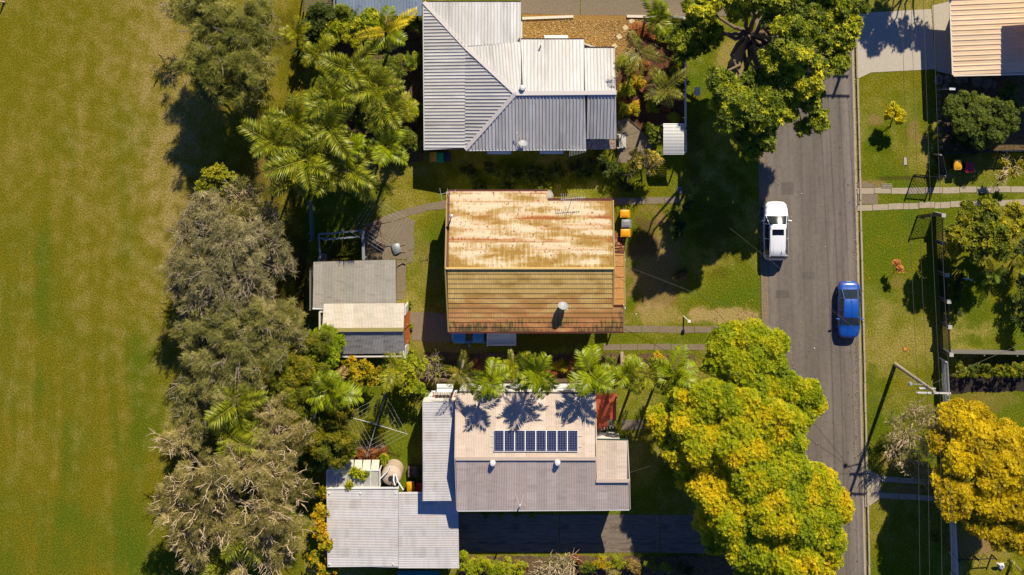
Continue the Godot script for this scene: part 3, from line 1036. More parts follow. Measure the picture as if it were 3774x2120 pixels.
func scatter() -> void:
	rng.seed = 900
	# pebbles proud of the bed by the northern house
	var pm := SphereMesh.new()
	pm.radius = 0.5
	pm.height = 0.7
	pm.radial_segments = 6
	pm.rings = 3
	var buf := PackedFloat32Array()
	for i in 5200:
		var p := P(rng.randf_range(1930, 2410), rng.randf_range(72, 285))
		if p.x > P(2415 - (NY - 334.0) * 0.0, 0).x - maxf(0.0, (p.z - P(0, 66).z) * 0.62):
			continue
		var s := rng.randf_range(0.05, 0.12)
		var c := S(120, 88, 40).lerp(S(206, 178, 122), rng.randf()).srgb_to_linear()
		buf.append_array(PackedFloat32Array([s, 0, 0, p.x, 0, s, 0, 0.02, 0, 0, s, p.z, c.r, c.g, c.b, 1.0]))
	var vm := mat("pebble", Color.WHITE, 0.85)
	vm.vertex_color_use_as_albedo = true
	multi(self, "gravel", pm, buf, vm)
	# fallen leaves, thickest below the crowns and along the gutters
	var lb := Mb.new()
	lb.tri(Vector3(-0.5, 0, 0), Vector3(0.1, 0.05, 0.28), Vector3(0.1, 0.05, -0.28))
	lb.tri(Vector3(0.1, 0.05, -0.28), Vector3(0.1, 0.05, 0.28), Vector3(0.6, 0.1, 0))
	buf = PackedFloat32Array()
	for q in [[2700, 280, 220, 260, 700], [2820, 700, 14, 700, 260], [3157, 900, 9, 900, 320], [2700, 1600, 330, 420, 700], [2760, 1160, 60, 60, 120], [900, 700, 330, 700, 900], [870, 1800, 330, 420, 700], [3340, 1640, 140, 200, 300], [3600, 1980, 160, 120, 240], [2250, 1335, 500, 40, 420], [1400, 400, 250, 300, 400], [3000, 1000, 170, 1000, 160], [2300, 1960, 300, 70, 160], [2650, 1080, 140, 140, 160], [3330, 1000, 120, 400, 160], [300, 1000, 320, 1000, 160]]:
		for i in q[4]:
			var p := P(q[0] + q[2] * rng.randfn(0.0, 0.5), q[1] + q[3] * rng.randf_range(-1.0, 1.0))
			var s := rng.randf_range(0.05, 0.11)
			var bs := Basis(Vector3.UP, rng.randf() * TAU).scaled(Vector3(s, s, s))
			var c: Color = [S(190, 150, 60), S(150, 108, 54), S(206, 170, 70), S(120, 90, 52)][rng.randi() % 4].srgb_to_linear()
			buf.append_array(PackedFloat32Array([bs.x.x, bs.y.x, bs.z.x, p.x, bs.x.y, bs.y.y, bs.z.y, 0.035, bs.x.z, bs.y.z, bs.z.z, p.z, c.r, c.g, c.b, 1.0]))
	multi(self, "fallen_leaves", lb.mesh(), buf, leaf_mat())

# ---------------------------------------------------------------- houses
func lerp3(a: Vector3, b: Vector3, f: float) -> Vector3:
	return a.lerp(b, f)

func north_house() -> void:
	var t := thing("house", "grey ribbed metal roofed house with hip and long ridge at the top of the photo", "house", P(1900, 300))
	var pale := blotch("ribbed_metal", [S(172, 171, 168), S(202, 201, 199), S(188, 187, 184), S(213, 212, 210)], 0.014, 0.5, 7.0, 0.06, 61, 0.0, 384, 1, 6, 0.0, false)
	pale.uv1_scale = Vector3(1, 1, 1)
	var trim := mat("ridge_trim", S(214, 207, 200), 0.5)
	var fascia := mat("brown_fascia", S(62, 44, 36), 0.7)
	var ez := 3.3
	var rz := 5.0
	var bz := 3.95
	# corners
	var NWc := P(1563, 8, 2.75)
	var SWc := P(1567, 553, 2.75)
	var NWb := P(1715, 172, bz - 0.6)
	var SWb := P(1715, 551, bz - 0.6)
	var apex := P(1900, 344, rz)
	var rend := P(2272, 341, rz)
	var rstep := P(2160, 343, rz)
	var NEt := P(1920, 8, 2.75)
	var NEm := P(1920, 154, bz - 0.55)
	var Sm := P(2160, 548, ez)
	var roof := part(t, "roof", house_deck(t, [[NWc, NWb, SWb, SWc], [NWb, apex, SWb], [NWc, NEt, NEm, NWb], [NWb, NEm, P(1920, 343, rz), apex], [P(1915, 148, ez + 0.1), P(2153, 146, ez + 0.1), P(2153, 343, rz), P(1920, 343, rz)],
		[P(2153, 178, ez + 0.3), P(2265, 178, ez + 0.3), rend, P(2153, 343, rz)], [apex, rstep, Sm, SWb], [rstep, rend, P(2272, 512, ez + 0.2), P(2160, 512, ez + 0.2)]]), fascia)
	# west side, ribs run east and west: sheets laid from the north corner to the south one
	var z := Vector3(0, 0, 1)
	ribs(roof, t, SWc, NWc, NWb, SWb, pale)
	ribs(roof, t, SWb, NWb, apex, apex, pale)
	# north slopes
	ribs(roof, t, NWc, NEt, NEm, NWb, pale, true)
	ribs(roof, t, NWb, NEm, P(1920, 343, rz), apex, pale, true)
	ribs(roof, t, P(1920, 146, ez + 0.1), P(2153, 146, ez + 0.1), P(2153, 343, rz), P(1920, 343, rz), pale)
	ribs(roof, t, P(2154, 178, ez + 0.3), P(2265, 178, ez + 0.3), rend, P(2154, 342, rz), pale)
	# south slopes
	ribs(roof, t, Sm, SWb, apex, rstep, pale)
	ribs(roof, t, P(2272, 512, ez + 0.2), P(2161, 512, ez + 0.2), P(2161, 342, rz), rend, pale)
	for q in [[NWc, NWb], [NWb, apex], [apex, SWb]]:
		var b := Mb.new(t.position)
		b.beam(q[0] + Vector3(0, 0.06, 0), q[1] + Vector3(0, 0.06, 0), 0.3, 0.05)
		part(t, "hip_capping", b, trim)
	var rb := Mb.new(t.position)
	rb.beam(apex + Vector3(0, 0.07, 0), rend + Vector3(0, 0.07, 0), 0.32, 0.05)
	part(t, "ridge_capping", rb, trim)
	for q in [[NWc, NEt], [P(1915, 146, ez + 0.05), P(2155, 146, ez + 0.05)], [P(2153, 177, ez + 0.25), P(2266, 177, ez + 0.25)]]:
		gutter(t, q[0] + Vector3(0, -0.06, -0.05), q[1] + Vector3(0, -0.06, -0.05), fascia)
	gutter(t, SWb + Vector3(0, -0.05, 0.06), Sm + Vector3(0, -0.05, 0.06), mat("gutter_pale", S(190, 190, 188), 0.5))
	gutter(t, NWc + Vector3(-0.06, -0.05, 0), SWc + Vector3(-0.06, -0.05, 0), mat("gutter_pale", S(190, 190, 188), 0.5))
	# walls under the eaves
	var w := Mb.new(t.position)
	var c := [P(1590, 30), P(1905, 30), P(1905, 165), P(2135, 165), P(2250, 200), P(2250, 470), P(2140, 530), P(1590, 530)]
	for i in c.size():
		wall(w, c[i], c[(i + 1) % c.size()], 2.75, 2.75)
	part(t, "wall", w, mat("pale_weatherboard", S(206, 202, 190), 0.8))
	for q in [[1800, 1.7], [1990, 1.7]]:
		window(t, P(q[0], 532) + Vector3(0, q[1], 0), Vector3(0, 0, 1), 1.6, 1.2)
	for q in [[2010, 163], [1760, 27]]:
		window(t, P(q[0], q[1]) + Vector3(0, 1.7, 0), Vector3(0, 0, -1), 1.7, 1.2)
	# window hoods over the south windows and north ones, standing proud of the eaves
	for q in [[1840, 557, 1], [2033, 556, 1], [2050, 141, -1], [1922, 110, 0]]:
		var b := Mb.new(t.position)
		var o := P(q[0], q[1], 2.5)
		if q[2] == 0:
			b.box(o, Vector3(0.12, 0.06, 1.3))
		else:
			for k in 6:
				b.box(o + Vector3(0, -0.03 * k, q[2] * (0.045 * k)), Vector3(1.85, 0.03, 0.05))
		part(t, "window_hood", b, mat("white_paint", S(226, 226, 222), 0.5))
	# rusted porch roof and steps at the south east corner
	var pr := Mb.new(t.position)
	slab(pr, [P(2162, 518, 2.7), P(2270, 514, 2.7), P(2270, 549, 2.5), P(2162, 552, 2.5)], 0.06)
	part(t, "porch_roof", pr, blotch("rusted_sheet", [S(190, 188, 186), S(150, 84, 40), S(206, 202, 196), S(120, 54, 24)], 0.02, 0.7, 2.0, 0.1, 63))
	var st := Mb.new(t.position)
	for k in 4:
		st.box(P(2284 + k * 6, 520) + Vector3(0, 0.62 - 0.17 * k, 0), Vector3(0.2, 0.17, 1.0))
	part(t, "steps", st, mat("step_paint", S(190, 186, 176), 0.8))
	for y in [494.0, 543.0]:
		var rl := Mb.new(t.position)
		rl.beam(P(2270, y) + Vector3(0, 1.55, 0), P(2292, y) + Vector3(0, 0.95, 0), 0.06, 0.06)
		rl.beam(P(2271, y), P(2271, y) + Vector3(0, 1.55, 0), 0.06, 0.06)
		rl.beam(P(2291, y), P(2291, y) + Vector3(0, 0.98, 0), 0.06, 0.06)
		part(t, "railing", rl, mat("white_paint", S(226, 226, 222), 0.5))
	# the row of sheds at the top left behind palms
	var s := thing("shed", "long shed under a blue grey ribbed roof behind the palms", "shed", P(1400, 10))
	var blue := blotch("blue_metal", [S(104, 122, 144), S(136, 150, 168), S(120, 136, 156)], 0.02, 0.5, 4.0, 0.05, 65)
	var r2 := part(s, "roof", house_deck(s, [[P(1240, 58, 2.5), P(1556, 58, 2.5), P(1556, -120, 2.8), P(1240, -120, 2.8)]]), fascia)
	slope(r2, s.position, P(1556, 58, 2.5), P(1240, 58, 2.5), P(1556, -120, 2.8), blue, 0.24, 0.03, true)
	var w2 := Mb.new(s.position)
	for q in [[1250, 50, 1548, 50], [1548, 50, 1548, -110], [1250, -110, 1250, 50]]:
		wall(w2, P(q[0], q[1]), P(q[2], q[3]), 2.4, 2.4)
	part(s, "wall", w2, mat("shed_wall", S(130, 132, 130), 0.8))
	var s3 := thing("pergola", "slatted timber pergola beside the blue grey shed roof", "pergola", P(1170, 20))
	for i in 11:
		var b := Mb.new(s3.position)
		b.beam(P(1116, -40 + i * 8, 2.4), P(1222, -40 + i * 8, 2.4), 0.09, 0.05)
		part(s3, "slat", b, mat("grey_timber", S(112, 98, 84), 0.9))
	for q in [[1120, -36], [1218, -36], [1120, 38], [1218, 38]]:
		var b := Mb.new(s3.position)
		b.beam(P(q[0], q[1]), P(q[0], q[1], 2.38) * Vector3(1, 1, 1), 0.1, 0.1)
		part(s3, "post", b, mat("grey_timber", S(112, 98, 84), 0.9))
	for x in [1119.0, 1219.0]:
		var b := Mb.new(s3.position)
		b.beam(P(x, -42, 2.31), P(x, 44, 2.31), 0.08, 0.1)
		part(s3, "beam", b, mat("grey_timber", S(112, 98, 84), 0.9))

func house_deck(t: Node3D, faces: Array) -> Mb:
	var b := Mb.new(t.position)
	for f in faces:
		var low := []
		for p in f:
			low.append(p - Vector3(0, 0.035, 0))
		slab(b, low, 0.14)
	return b

# ribbed sheets on a four sided slope: e0, e1 along the eave, r1, r0 above them; skew = ends cut along the hip
func ribs(roof: Node3D, t: Node3D, e0: Vector3, e1: Vector3, r1: Vector3, r0: Vector3, m: Material, hip := false, pitch := 0.26, amp := 0.06, rib := true) -> void:
	var u := (e1 - e0).normalized()
	var nn := u.cross(((r0 + r1) * 0.5 - (e0 + e1) * 0.5)).normalized()
	var w := nn.cross(u).normalized()
	if w.y < 0:
		w = -w
	var q := [e0, e1, r1, r0]
	var lo := func(x: float) -> float: return edge_span(q, e0, u, w, x).x
	var hi := func(x: float) -> float: return edge_span(q, e0, u, w, x).y
	sheets(roof, t.position, e0, u, w, e0.distance_to(e1), lo, hi, m, pitch, amp, rib)

func edge_span(q: Array, o: Vector3, u: Vector3, w: Vector3, x: float) -> Vector2:
	var lo := 1e9
	var hi := -1e9
	for i in 4:
		var a := Vector2((q[i] - o).dot(u), (q[i] - o).dot(w))
		var b := Vector2((q[(i + 1) % 4] - o).dot(u), (q[(i + 1) % 4] - o).dot(w))
		if absf(a.x - b.x) < 0.001:
			if absf(a.x - x) < 0.02:
				lo = minf(lo, minf(a.y, b.y))
				hi = maxf(hi, maxf(a.y, b.y))
			continue
		var f := (x - a.x) / (b.x - a.x)
		if f < -0.002 or f > 1.002:
			continue
		var y := lerpf(a.y, b.y, f)
		lo = minf(lo, y)
		hi = maxf(hi, y)
	return Vector2(lo, hi) if hi > -1e8 else Vector2.ZERO

# ---- the house in the middle
func rusty_texture() -> ImageTexture:
	var w := 1024
	var h := 512
	var fine := layer(w, h, 71, 0.05, 4, 1, 10)
	var wide := layer(w, h, 72, 0.01, 4, 4, 1)
	var spot := layer(w, h, 73, 0.035, 4)
	var gr := layer(w, h, 74, 0.3, 2)
	var out := PackedByteArray()
	out.resize(w * h * 3)
	var lines := [0.235, 0.34, 0.37, 0.5, 0.56, 0.64, 0.655, 0.86, 0.97]
	var power := [0.3, 0.55, 0.75, 0.3, 0.5, 0.95, 0.9, 0.4, 0.55]
	for y in h:
		var v: float = float(y) / h
		for x in w:
			var i := y * w + x
			var u := float(x) / w
			var f := fine[i] / 255.0
			var s := spot[i] / 255.0
			var k := wide[i] / 255.0
			# washed pale middle, mustard lichen along the eave, the west verge and between the bands
			var pale := clampf((k - 0.36) * 2.2 + (f - 0.5) * 0.9 + 0.52 - exp(-v / 0.11) * 1.1 - exp(-u / 0.03) * 0.8 + sin(v * 29.0) * 0.12, 0.0, 1.0)
			var c := S(160, 124, 52).lerp(S(218, 200, 166), pale)
			var rust := 0.0
			for q in lines.size():
				var d: float = (v - lines[q] - (f - 0.5) * 0.012) * (1.0 if v > lines[q] else 3.0)
				rust += exp(-absf(d) * 55.0) * power[q] * clampf((wide[(i + q * 9173) % (w * h)] / 255.0 - 0.36) * 4.0, 0.0, 1.0)
			rust *= 0.35 + f
			c = c.lerp(S(158, 88, 32), clampf(rust * 1.6, 0.0, 0.9))
			if s > 0.72 and f > 0.42:
				c = c.lerp(S(126, 58, 26), clampf((s - 0.72) * 9.0, 0.0, 0.85))
			var g := 0.93 + 0.14 * gr[i] / 255.0
			out[i * 3] = clampi(int(c.r * 255.0 * g), 0, 255)
			out[i * 3 + 1] = clampi(int(c.g * 255.0 * g), 0, 255)
			out[i * 3 + 2] = clampi(int(c.b * 255.0 * g), 0, 255)
	return tex_from(out, w, h)

func lichen_texture() -> ImageTexture:
	var w := 1024
	var h := 512
	var fine := layer(w, h, 81, 0.06, 4, 1, 8)
	var wide := layer(w, h, 82, 0.008, 4, 2, 1)
	var gr := layer(w, h, 83, 0.25, 3)
	var out := PackedByteArray()
	out.resize(w * h * 3)
	for y in h:
		var v: float = float(y) / h
		for x in w:
			var i := y * w + x
			var u := float(x) / w
			var f := fine[i] / 255.0
			var k := wide[i] / 255.0
			# mustard lichen near the ridge, bare terracotta paint lower down, black mould at the eave
			var terra := clampf((v - 0.36) * 2.4 + (k - 0.5) * 2.4, 0.0, 1.0)
			var c := S(204, 170, 98).lerp(S(196, 130, 80), terra)
			c = c.lerp(S(164, 138, 62), clampf((k - 0.45) * 1.8 + (f - 0.5) * 0.8, 0.0, 0.7))
			c = c.lerp(S(228, 200, 140), clampf((f - 0.56) * 2.2, 0.0, 0.5) * (1.0 - terra))
			var mould := clampf((v - 0.84 + (f - 0.5) * 0.36) * 5.0, 0.0, 1.0) * clampf((k - 0.25) * 2.2, 0.0, 1.0) + clampf((u - 0.93) * 8.0 + (f - 0.7), 0.0, 0.4)
			c = c.lerp(S(70, 62, 42), clampf(mould, 0.0, 0.75))
			var g := 0.9 + 0.2 * gr[i] / 255.0
			out[i * 3] = clampi(int(c.r * 255.0 * g), 0, 255)
			out[i * 3 + 1] = clampi(int(c.g * 255.0 * g), 0, 255)
			out[i * 3 + 2] = clampi(int(c.b * 255.0 * g), 0, 255)
	return tex_from(out, w, h)

# pressed metal tile panels in courses from eave to ridge, joints staggered
func courses(roof: Node3D, off: Vector3, e0: Vector3, e1: Vector3, r0: Vector3, rows: int, cols: int, m: Material, cut: Callable, drop := 0.048) -> void:
	var u := (e1 - e0).normalized()
	var w := (r0 - e0)
	w -= u * w.dot(u)
	var top := w.length()
	w = w.normalized()
	var nn := u.cross(w).normalized()
	if nn.y < 0:
		nn = -nn
	var ln := e0.distance_to(e1)
	for r in rows:
		var y0 := top * r / rows
		var y1 := top * (r + 1) / rows
		var shift := 0.0 if r % 2 == 0 else -0.5
		for c in cols + (1 if r % 2 else 0):
			var x0 := clampf((c + shift) / cols, 0.0, 1.0) * ln
			var x1 := clampf((c + shift + 1.0) / cols, 0.0, 1.0) * ln - 0.001
			var lim: Vector2 = cut.call((r + 0.5) / rows)
			x0 = maxf(x0, lim.x * ln)
			x1 = minf(x1, lim.y * ln)
			if x1 - x0 < 0.05:
				continue
			var b := Mb.new(off)
			var n := maxi(2, int(round((x1 - x0) / 0.058)))
			var g := []
			for i in n + 1:
				var x := lerpf(x0, x1, float(i) / n)
				var wave := 0.005 * (1.0 + cos(TAU * x / 0.175))
				g.append([o3(e0, u, w, nn, x, y0 + 0.004, wave * 0.6), o3(e0, u, w, nn, x, y0, wave + drop), o3(e0, u, w, nn, x, y1 + 0.01, wave + 0.006)])
			var fl: bool = (g[1][1] - g[0][1]).cross(g[0][2] - g[0][1]).dot(nn) < 0
			for i in n:
				for j in 2:
					var q := [g[i][j], g[i + 1][j], g[i + 1][j + 1], g[i][j + 1]]
					var uu := [lerpf(x0, x1, float(i) / n) / ln, lerpf(x0, x1, (i + 1.0) / n) / ln]
					var vv := [1.0 - y0 / top, 1.0 - (y0 if j == 0 else y1) / top]
					if fl:
						b.quad(q[0], q[3], q[2], q[1], Vector2(uu[0], vv[0]), Vector2(uu[0], vv[1]), Vector2(uu[1], vv[1]), Vector2(uu[1], vv[0]))
					else:
						b.quad(q[0], q[1], q[2], q[3], Vector2(uu[0], vv[0]), Vector2(uu[1], vv[0]), Vector2(uu[1], vv[1]), Vector2(uu[0], vv[1]))
			part(roof, "tile_panel", b, m)

func o3(o: Vector3, u: Vector3, w: Vector3, nn: Vector3, x: float, y: float, z: float) -> Vector3:
	return o + u * x + w * y + nn * z

func middle_house() -> void:
	var t := thing("house", "weathered house with rusty cream and mustard pressed metal tile roof in the middle", "house", P(1950, 960))
	var red := mat("red_fascia", S(104, 48, 42), 0.6)
	var ez := 3.75
	var rz := 5.4
	var A := P(1650, 706, ez)
	var B := P(2257, 706, ez)
	var R0 := P(1643, 990, rz)
	var R1 := P(2262, 990, rz)
	var C := P(1655, 1222, ez)
	var D := P(2297, 1222, ez)
	R1.z = R0.z
	var ncut := P(2018, 706, ez).x
	var m1 := mat("rusty_tile", Color.WHITE, 0.75)
	m1.albedo_texture = rusty_texture()
	var m2 := mat("lichen_tile", Color.WHITE, 0.8)
	m2.albedo_texture = lichen_texture()
	var fs := (P(2258, 1222, ez).x - C.x) / (D.x - C.x)
	var pz := lerpf(ez, rz, 0.39)
	var roof := part(t, "roof", house_deck(t, [[A, P(2018, 706, ez), Vector3(ncut, rz, R0.z), R0], [P(2018, 738, ez + 0.2), P(2257, 738, ez + 0.2), R1, Vector3(ncut, rz, R0.z)], [R0, R1, P(2258, 1222, ez), C], [P(2258, 1125, pz), P(2297, 1125, pz), D, P(2258, 1222, ez)]]), red)
	var nl := (Vector3(ncut, 0, 0).x - A.x) / (B.x - A.x)
	var A2 := Vector3(R0.x, A.y, A.z)
	courses(roof, t.position, Vector3(R1.x, ez, A.z), A2, Vector3(R1.x, rz, R0.z), 16, 9, m1, func(v): return Vector2(0.0, 0.985) if v > 0.105 else Vector2(1.0 - nl - 0.005, 0.985))
	courses(roof, t.position, C, D, Vector3(C.x, rz, R0.z), 13, 10, m2, func(v): return Vector2(0.0 - v * 0.0, 1.0 if v < 0.39 else fs))
	# the north roof is finished by its own material with u running the other way: verge and ridge trims
	var yel := mat("mustard_trim", S(160, 138, 84), 0.75)
	var rb := Mb.new(t.position)
	rb.tube([R0 + Vector3(-0.02, 0.06, 0), R1 + Vector3(0.02, 0.06, 0)], [0.1, 0.1], 8)
	part(t, "ridge_capping", rb, blotch("ridge_lichen", [S(196, 164, 92), S(214, 190, 130), S(150, 120, 60)], 0.05, 0.8, 1.5, 0.15, 85))
	for q in [[Vector3(R0.x - 0.03, ez, A.z), R0 + Vector3(-0.03, 0, 0)], [C + Vector3(-0.04, 0, 0), R0 + Vector3(-0.04, 0, 0)], [P(2257, 738, ez + 0.2) + Vector3(0.05, 0, 0), R1 + Vector3(0.05, 0, 0)], [P(2258, 1125, pz) + Vector3(0.03, 0, 0), R1 + Vector3(0.0, 0, 0.02)], [D + Vector3(0.04, 0, 0), P(2298, 1125, pz) + Vector3(0.04, 0, 0)]]:
		var b := Mb.new(t.position)
		b.beam(q[0] + Vector3(0, 0.02, 0), q[1] + Vector3(0, 0.02, 0), 0.11, 0.16)
		part(t, "barge_board", b, yel)
	gutter(t, A2 + Vector3(0, -0.03, -0.08), P(2018, 706, ez) + Vector3(0, -0.03, -0.08), red)
	gutter(t, P(2018, 737, ez + 0.17) + Vector3(0, 0, -0.07), P(2257, 737, ez + 0.17) + Vector3(0, 0, -0.07), red)
	gutter(t, C + Vector3(0, -0.05, 0.08), D + Vector3(0, -0.05, 0.08), red)
	# porch roof at the street side, over the brick steps
	var pr := Mb.new(t.position)
	slab(pr, [P(2261, 931, 3.2), P(2299, 931, 3.05), P(2302, 1123, 3.05), P(2263, 1123, 3.2)], 0.08)
	var pm := blotch("porch_tile", [S(196, 138, 78), S(176, 112, 60), S(204, 158, 92), S(150, 120, 58)], 0.03, 0.8, 2.0, 0.1, 87)
	part(t, "porch_roof", pr, pm)
	for k in 5:
		var b := Mb.new(t.position)
		b.beam(P(2261, 940 + k * 40, 3.23), P(2300, 940 + k * 40, 3.08), 0.05, 0.03)
		part(t, "porch_batten", b, pm)
	gutter(t, P(2301, 930, 3.02), P(2304, 1124, 3.02), yel)
	gutter(t, P(2260, 931, 3.15), P(2300, 931, 3.03), red)
	for y in [940.0, 1112.0]:
		var b := Mb.new(t.position)
		b.beam(P(2292, y), P(2292, y) + Vector3(0, 3.0, 0), 0.1, 0.1)
		part(t, "porch_post", b, mat("white_paint", S(226, 226, 222), 0.5))
	# brick steps
	rng.seed = 90
	for k in 7:
		for j in 4:
			var b := Mb.new(t.position)
			b.box(P(2268 + j * 9, 862 + k * 11) + Vector3(rng.randf_range(-0.02, 0.02), 0.08 + 0.11 * maxf(0.0, 5 - absf(k - 3.0)) * (1.0 - j * 0.2), 0), Vector3(0.19, 0.14, 0.225))
			part(t, "brick", b, mat("brick_%d" % (rng.randi() % 3), [S(150, 94, 66), S(128, 80, 58), S(166, 116, 84)][rng.randi() % 3], 0.9))
	var w := Mb.new(t.position)
	var c := [P(1672, 720), P(2000, 720), P(2000, 750), P(2205, 750), P(2205, 1150), P(1672, 1150)]
	for i in c.size():
		wall(w, c[i], c[(i + 1) % c.size()], 3.7, 3.7)
	part(t, "wall", w, mat("cream_board", S(206, 196, 168), 0.8))
	var gw := Mb.new(t.position)
	for x in [P(1672, 0).x, P(2205, 0).x]:
		gw.tri(Vector3(x, 3.7, P(0, 720).z), Vector3(x, 3.7, P(0, 1150).z), Vector3(x, 5.5, R0.z))
		gw.tri(Vector3(x, 3.7, P(0, 720).z), Vector3(x, 5.5, R0.z), Vector3(x, 3.7, P(0, 1150).z))
	part(t, "gable", gw, mat("cream_board", S(206, 196, 168), 0.8))
	for q in [[1800, 1152, 1], [2000, 1152, 1], [1790, 718, -1], [1930, 718, -1]]:
		window(t, P(q[0], q[1]) + Vector3(0, 2.3, 0), Vector3(0, 0, q[2]), 1.5, 1.2)
	for y in [800.0, 1060.0]:
		window(t, P(2207, y) + Vector3(0, 2.3, 0), Vector3(1, 0, 0), 1.5, 1.2)
		window(t, P(1670, y) + Vector3(0, 2.3, 0), Vector3(-1, 0, 0), 1.5, 1.2)
	# roof fittings
	var fl := Mb.new(t.position)
	fl.tube([P(1660, 812, 4.4), P(1664, 796, 5.4)], [0.06, 0.06], 10)
	fl.lathe(P(1664, 796, 5.36), [Vector2(0.06, 0), Vector2(0.14, 0.03), Vector2(0.14, 0.12), Vector2(0.0, 0.18)], 12)
	part(t, "flue_pipe", fl, mat("galvanised", S(206, 206, 204), 0.4, 0.3))
	var wt := Mb.new(t.position)
	wt.lathe(P(2021, 713, 0) * Vector3(1, 0, 1), [Vector2(0.0, 0.0), Vector2(0.34, 0.0), Vector2(0.36, 1.3), Vector2(0.3, 1.42), Vector2(0.0, 1.46)], 20)
	var hw := thing("hot_water_cylinder", "round grey hot water cylinder in the notch of the north eave", "water heater", P(2021, 713))
	wt.off = hw.position
	var wt2 := Mb.new(hw.position)
	wt2.lathe(P(2021, 713), [Vector2(0.0, 0.0), Vector2(0.34, 0.0), Vector2(0.36, 2.9), Vector2(0.3, 3.0), Vector2(0.0, 3.05)], 20)
	part(hw, "tank", wt2, mat("pale_metal", S(168, 160, 148), 0.5))
	var lid := Mb.new(hw.position)
	lid.lathe(P(2021, 713) + Vector3(0, 3.0, 0), [Vector2(0.2, 0.0), Vector2(0.2, 0.07), Vector2(0.0, 0.09)], 16)
	part(hw, "lid", lid, mat("galvanised", S(206, 206, 204), 0.4, 0.3))

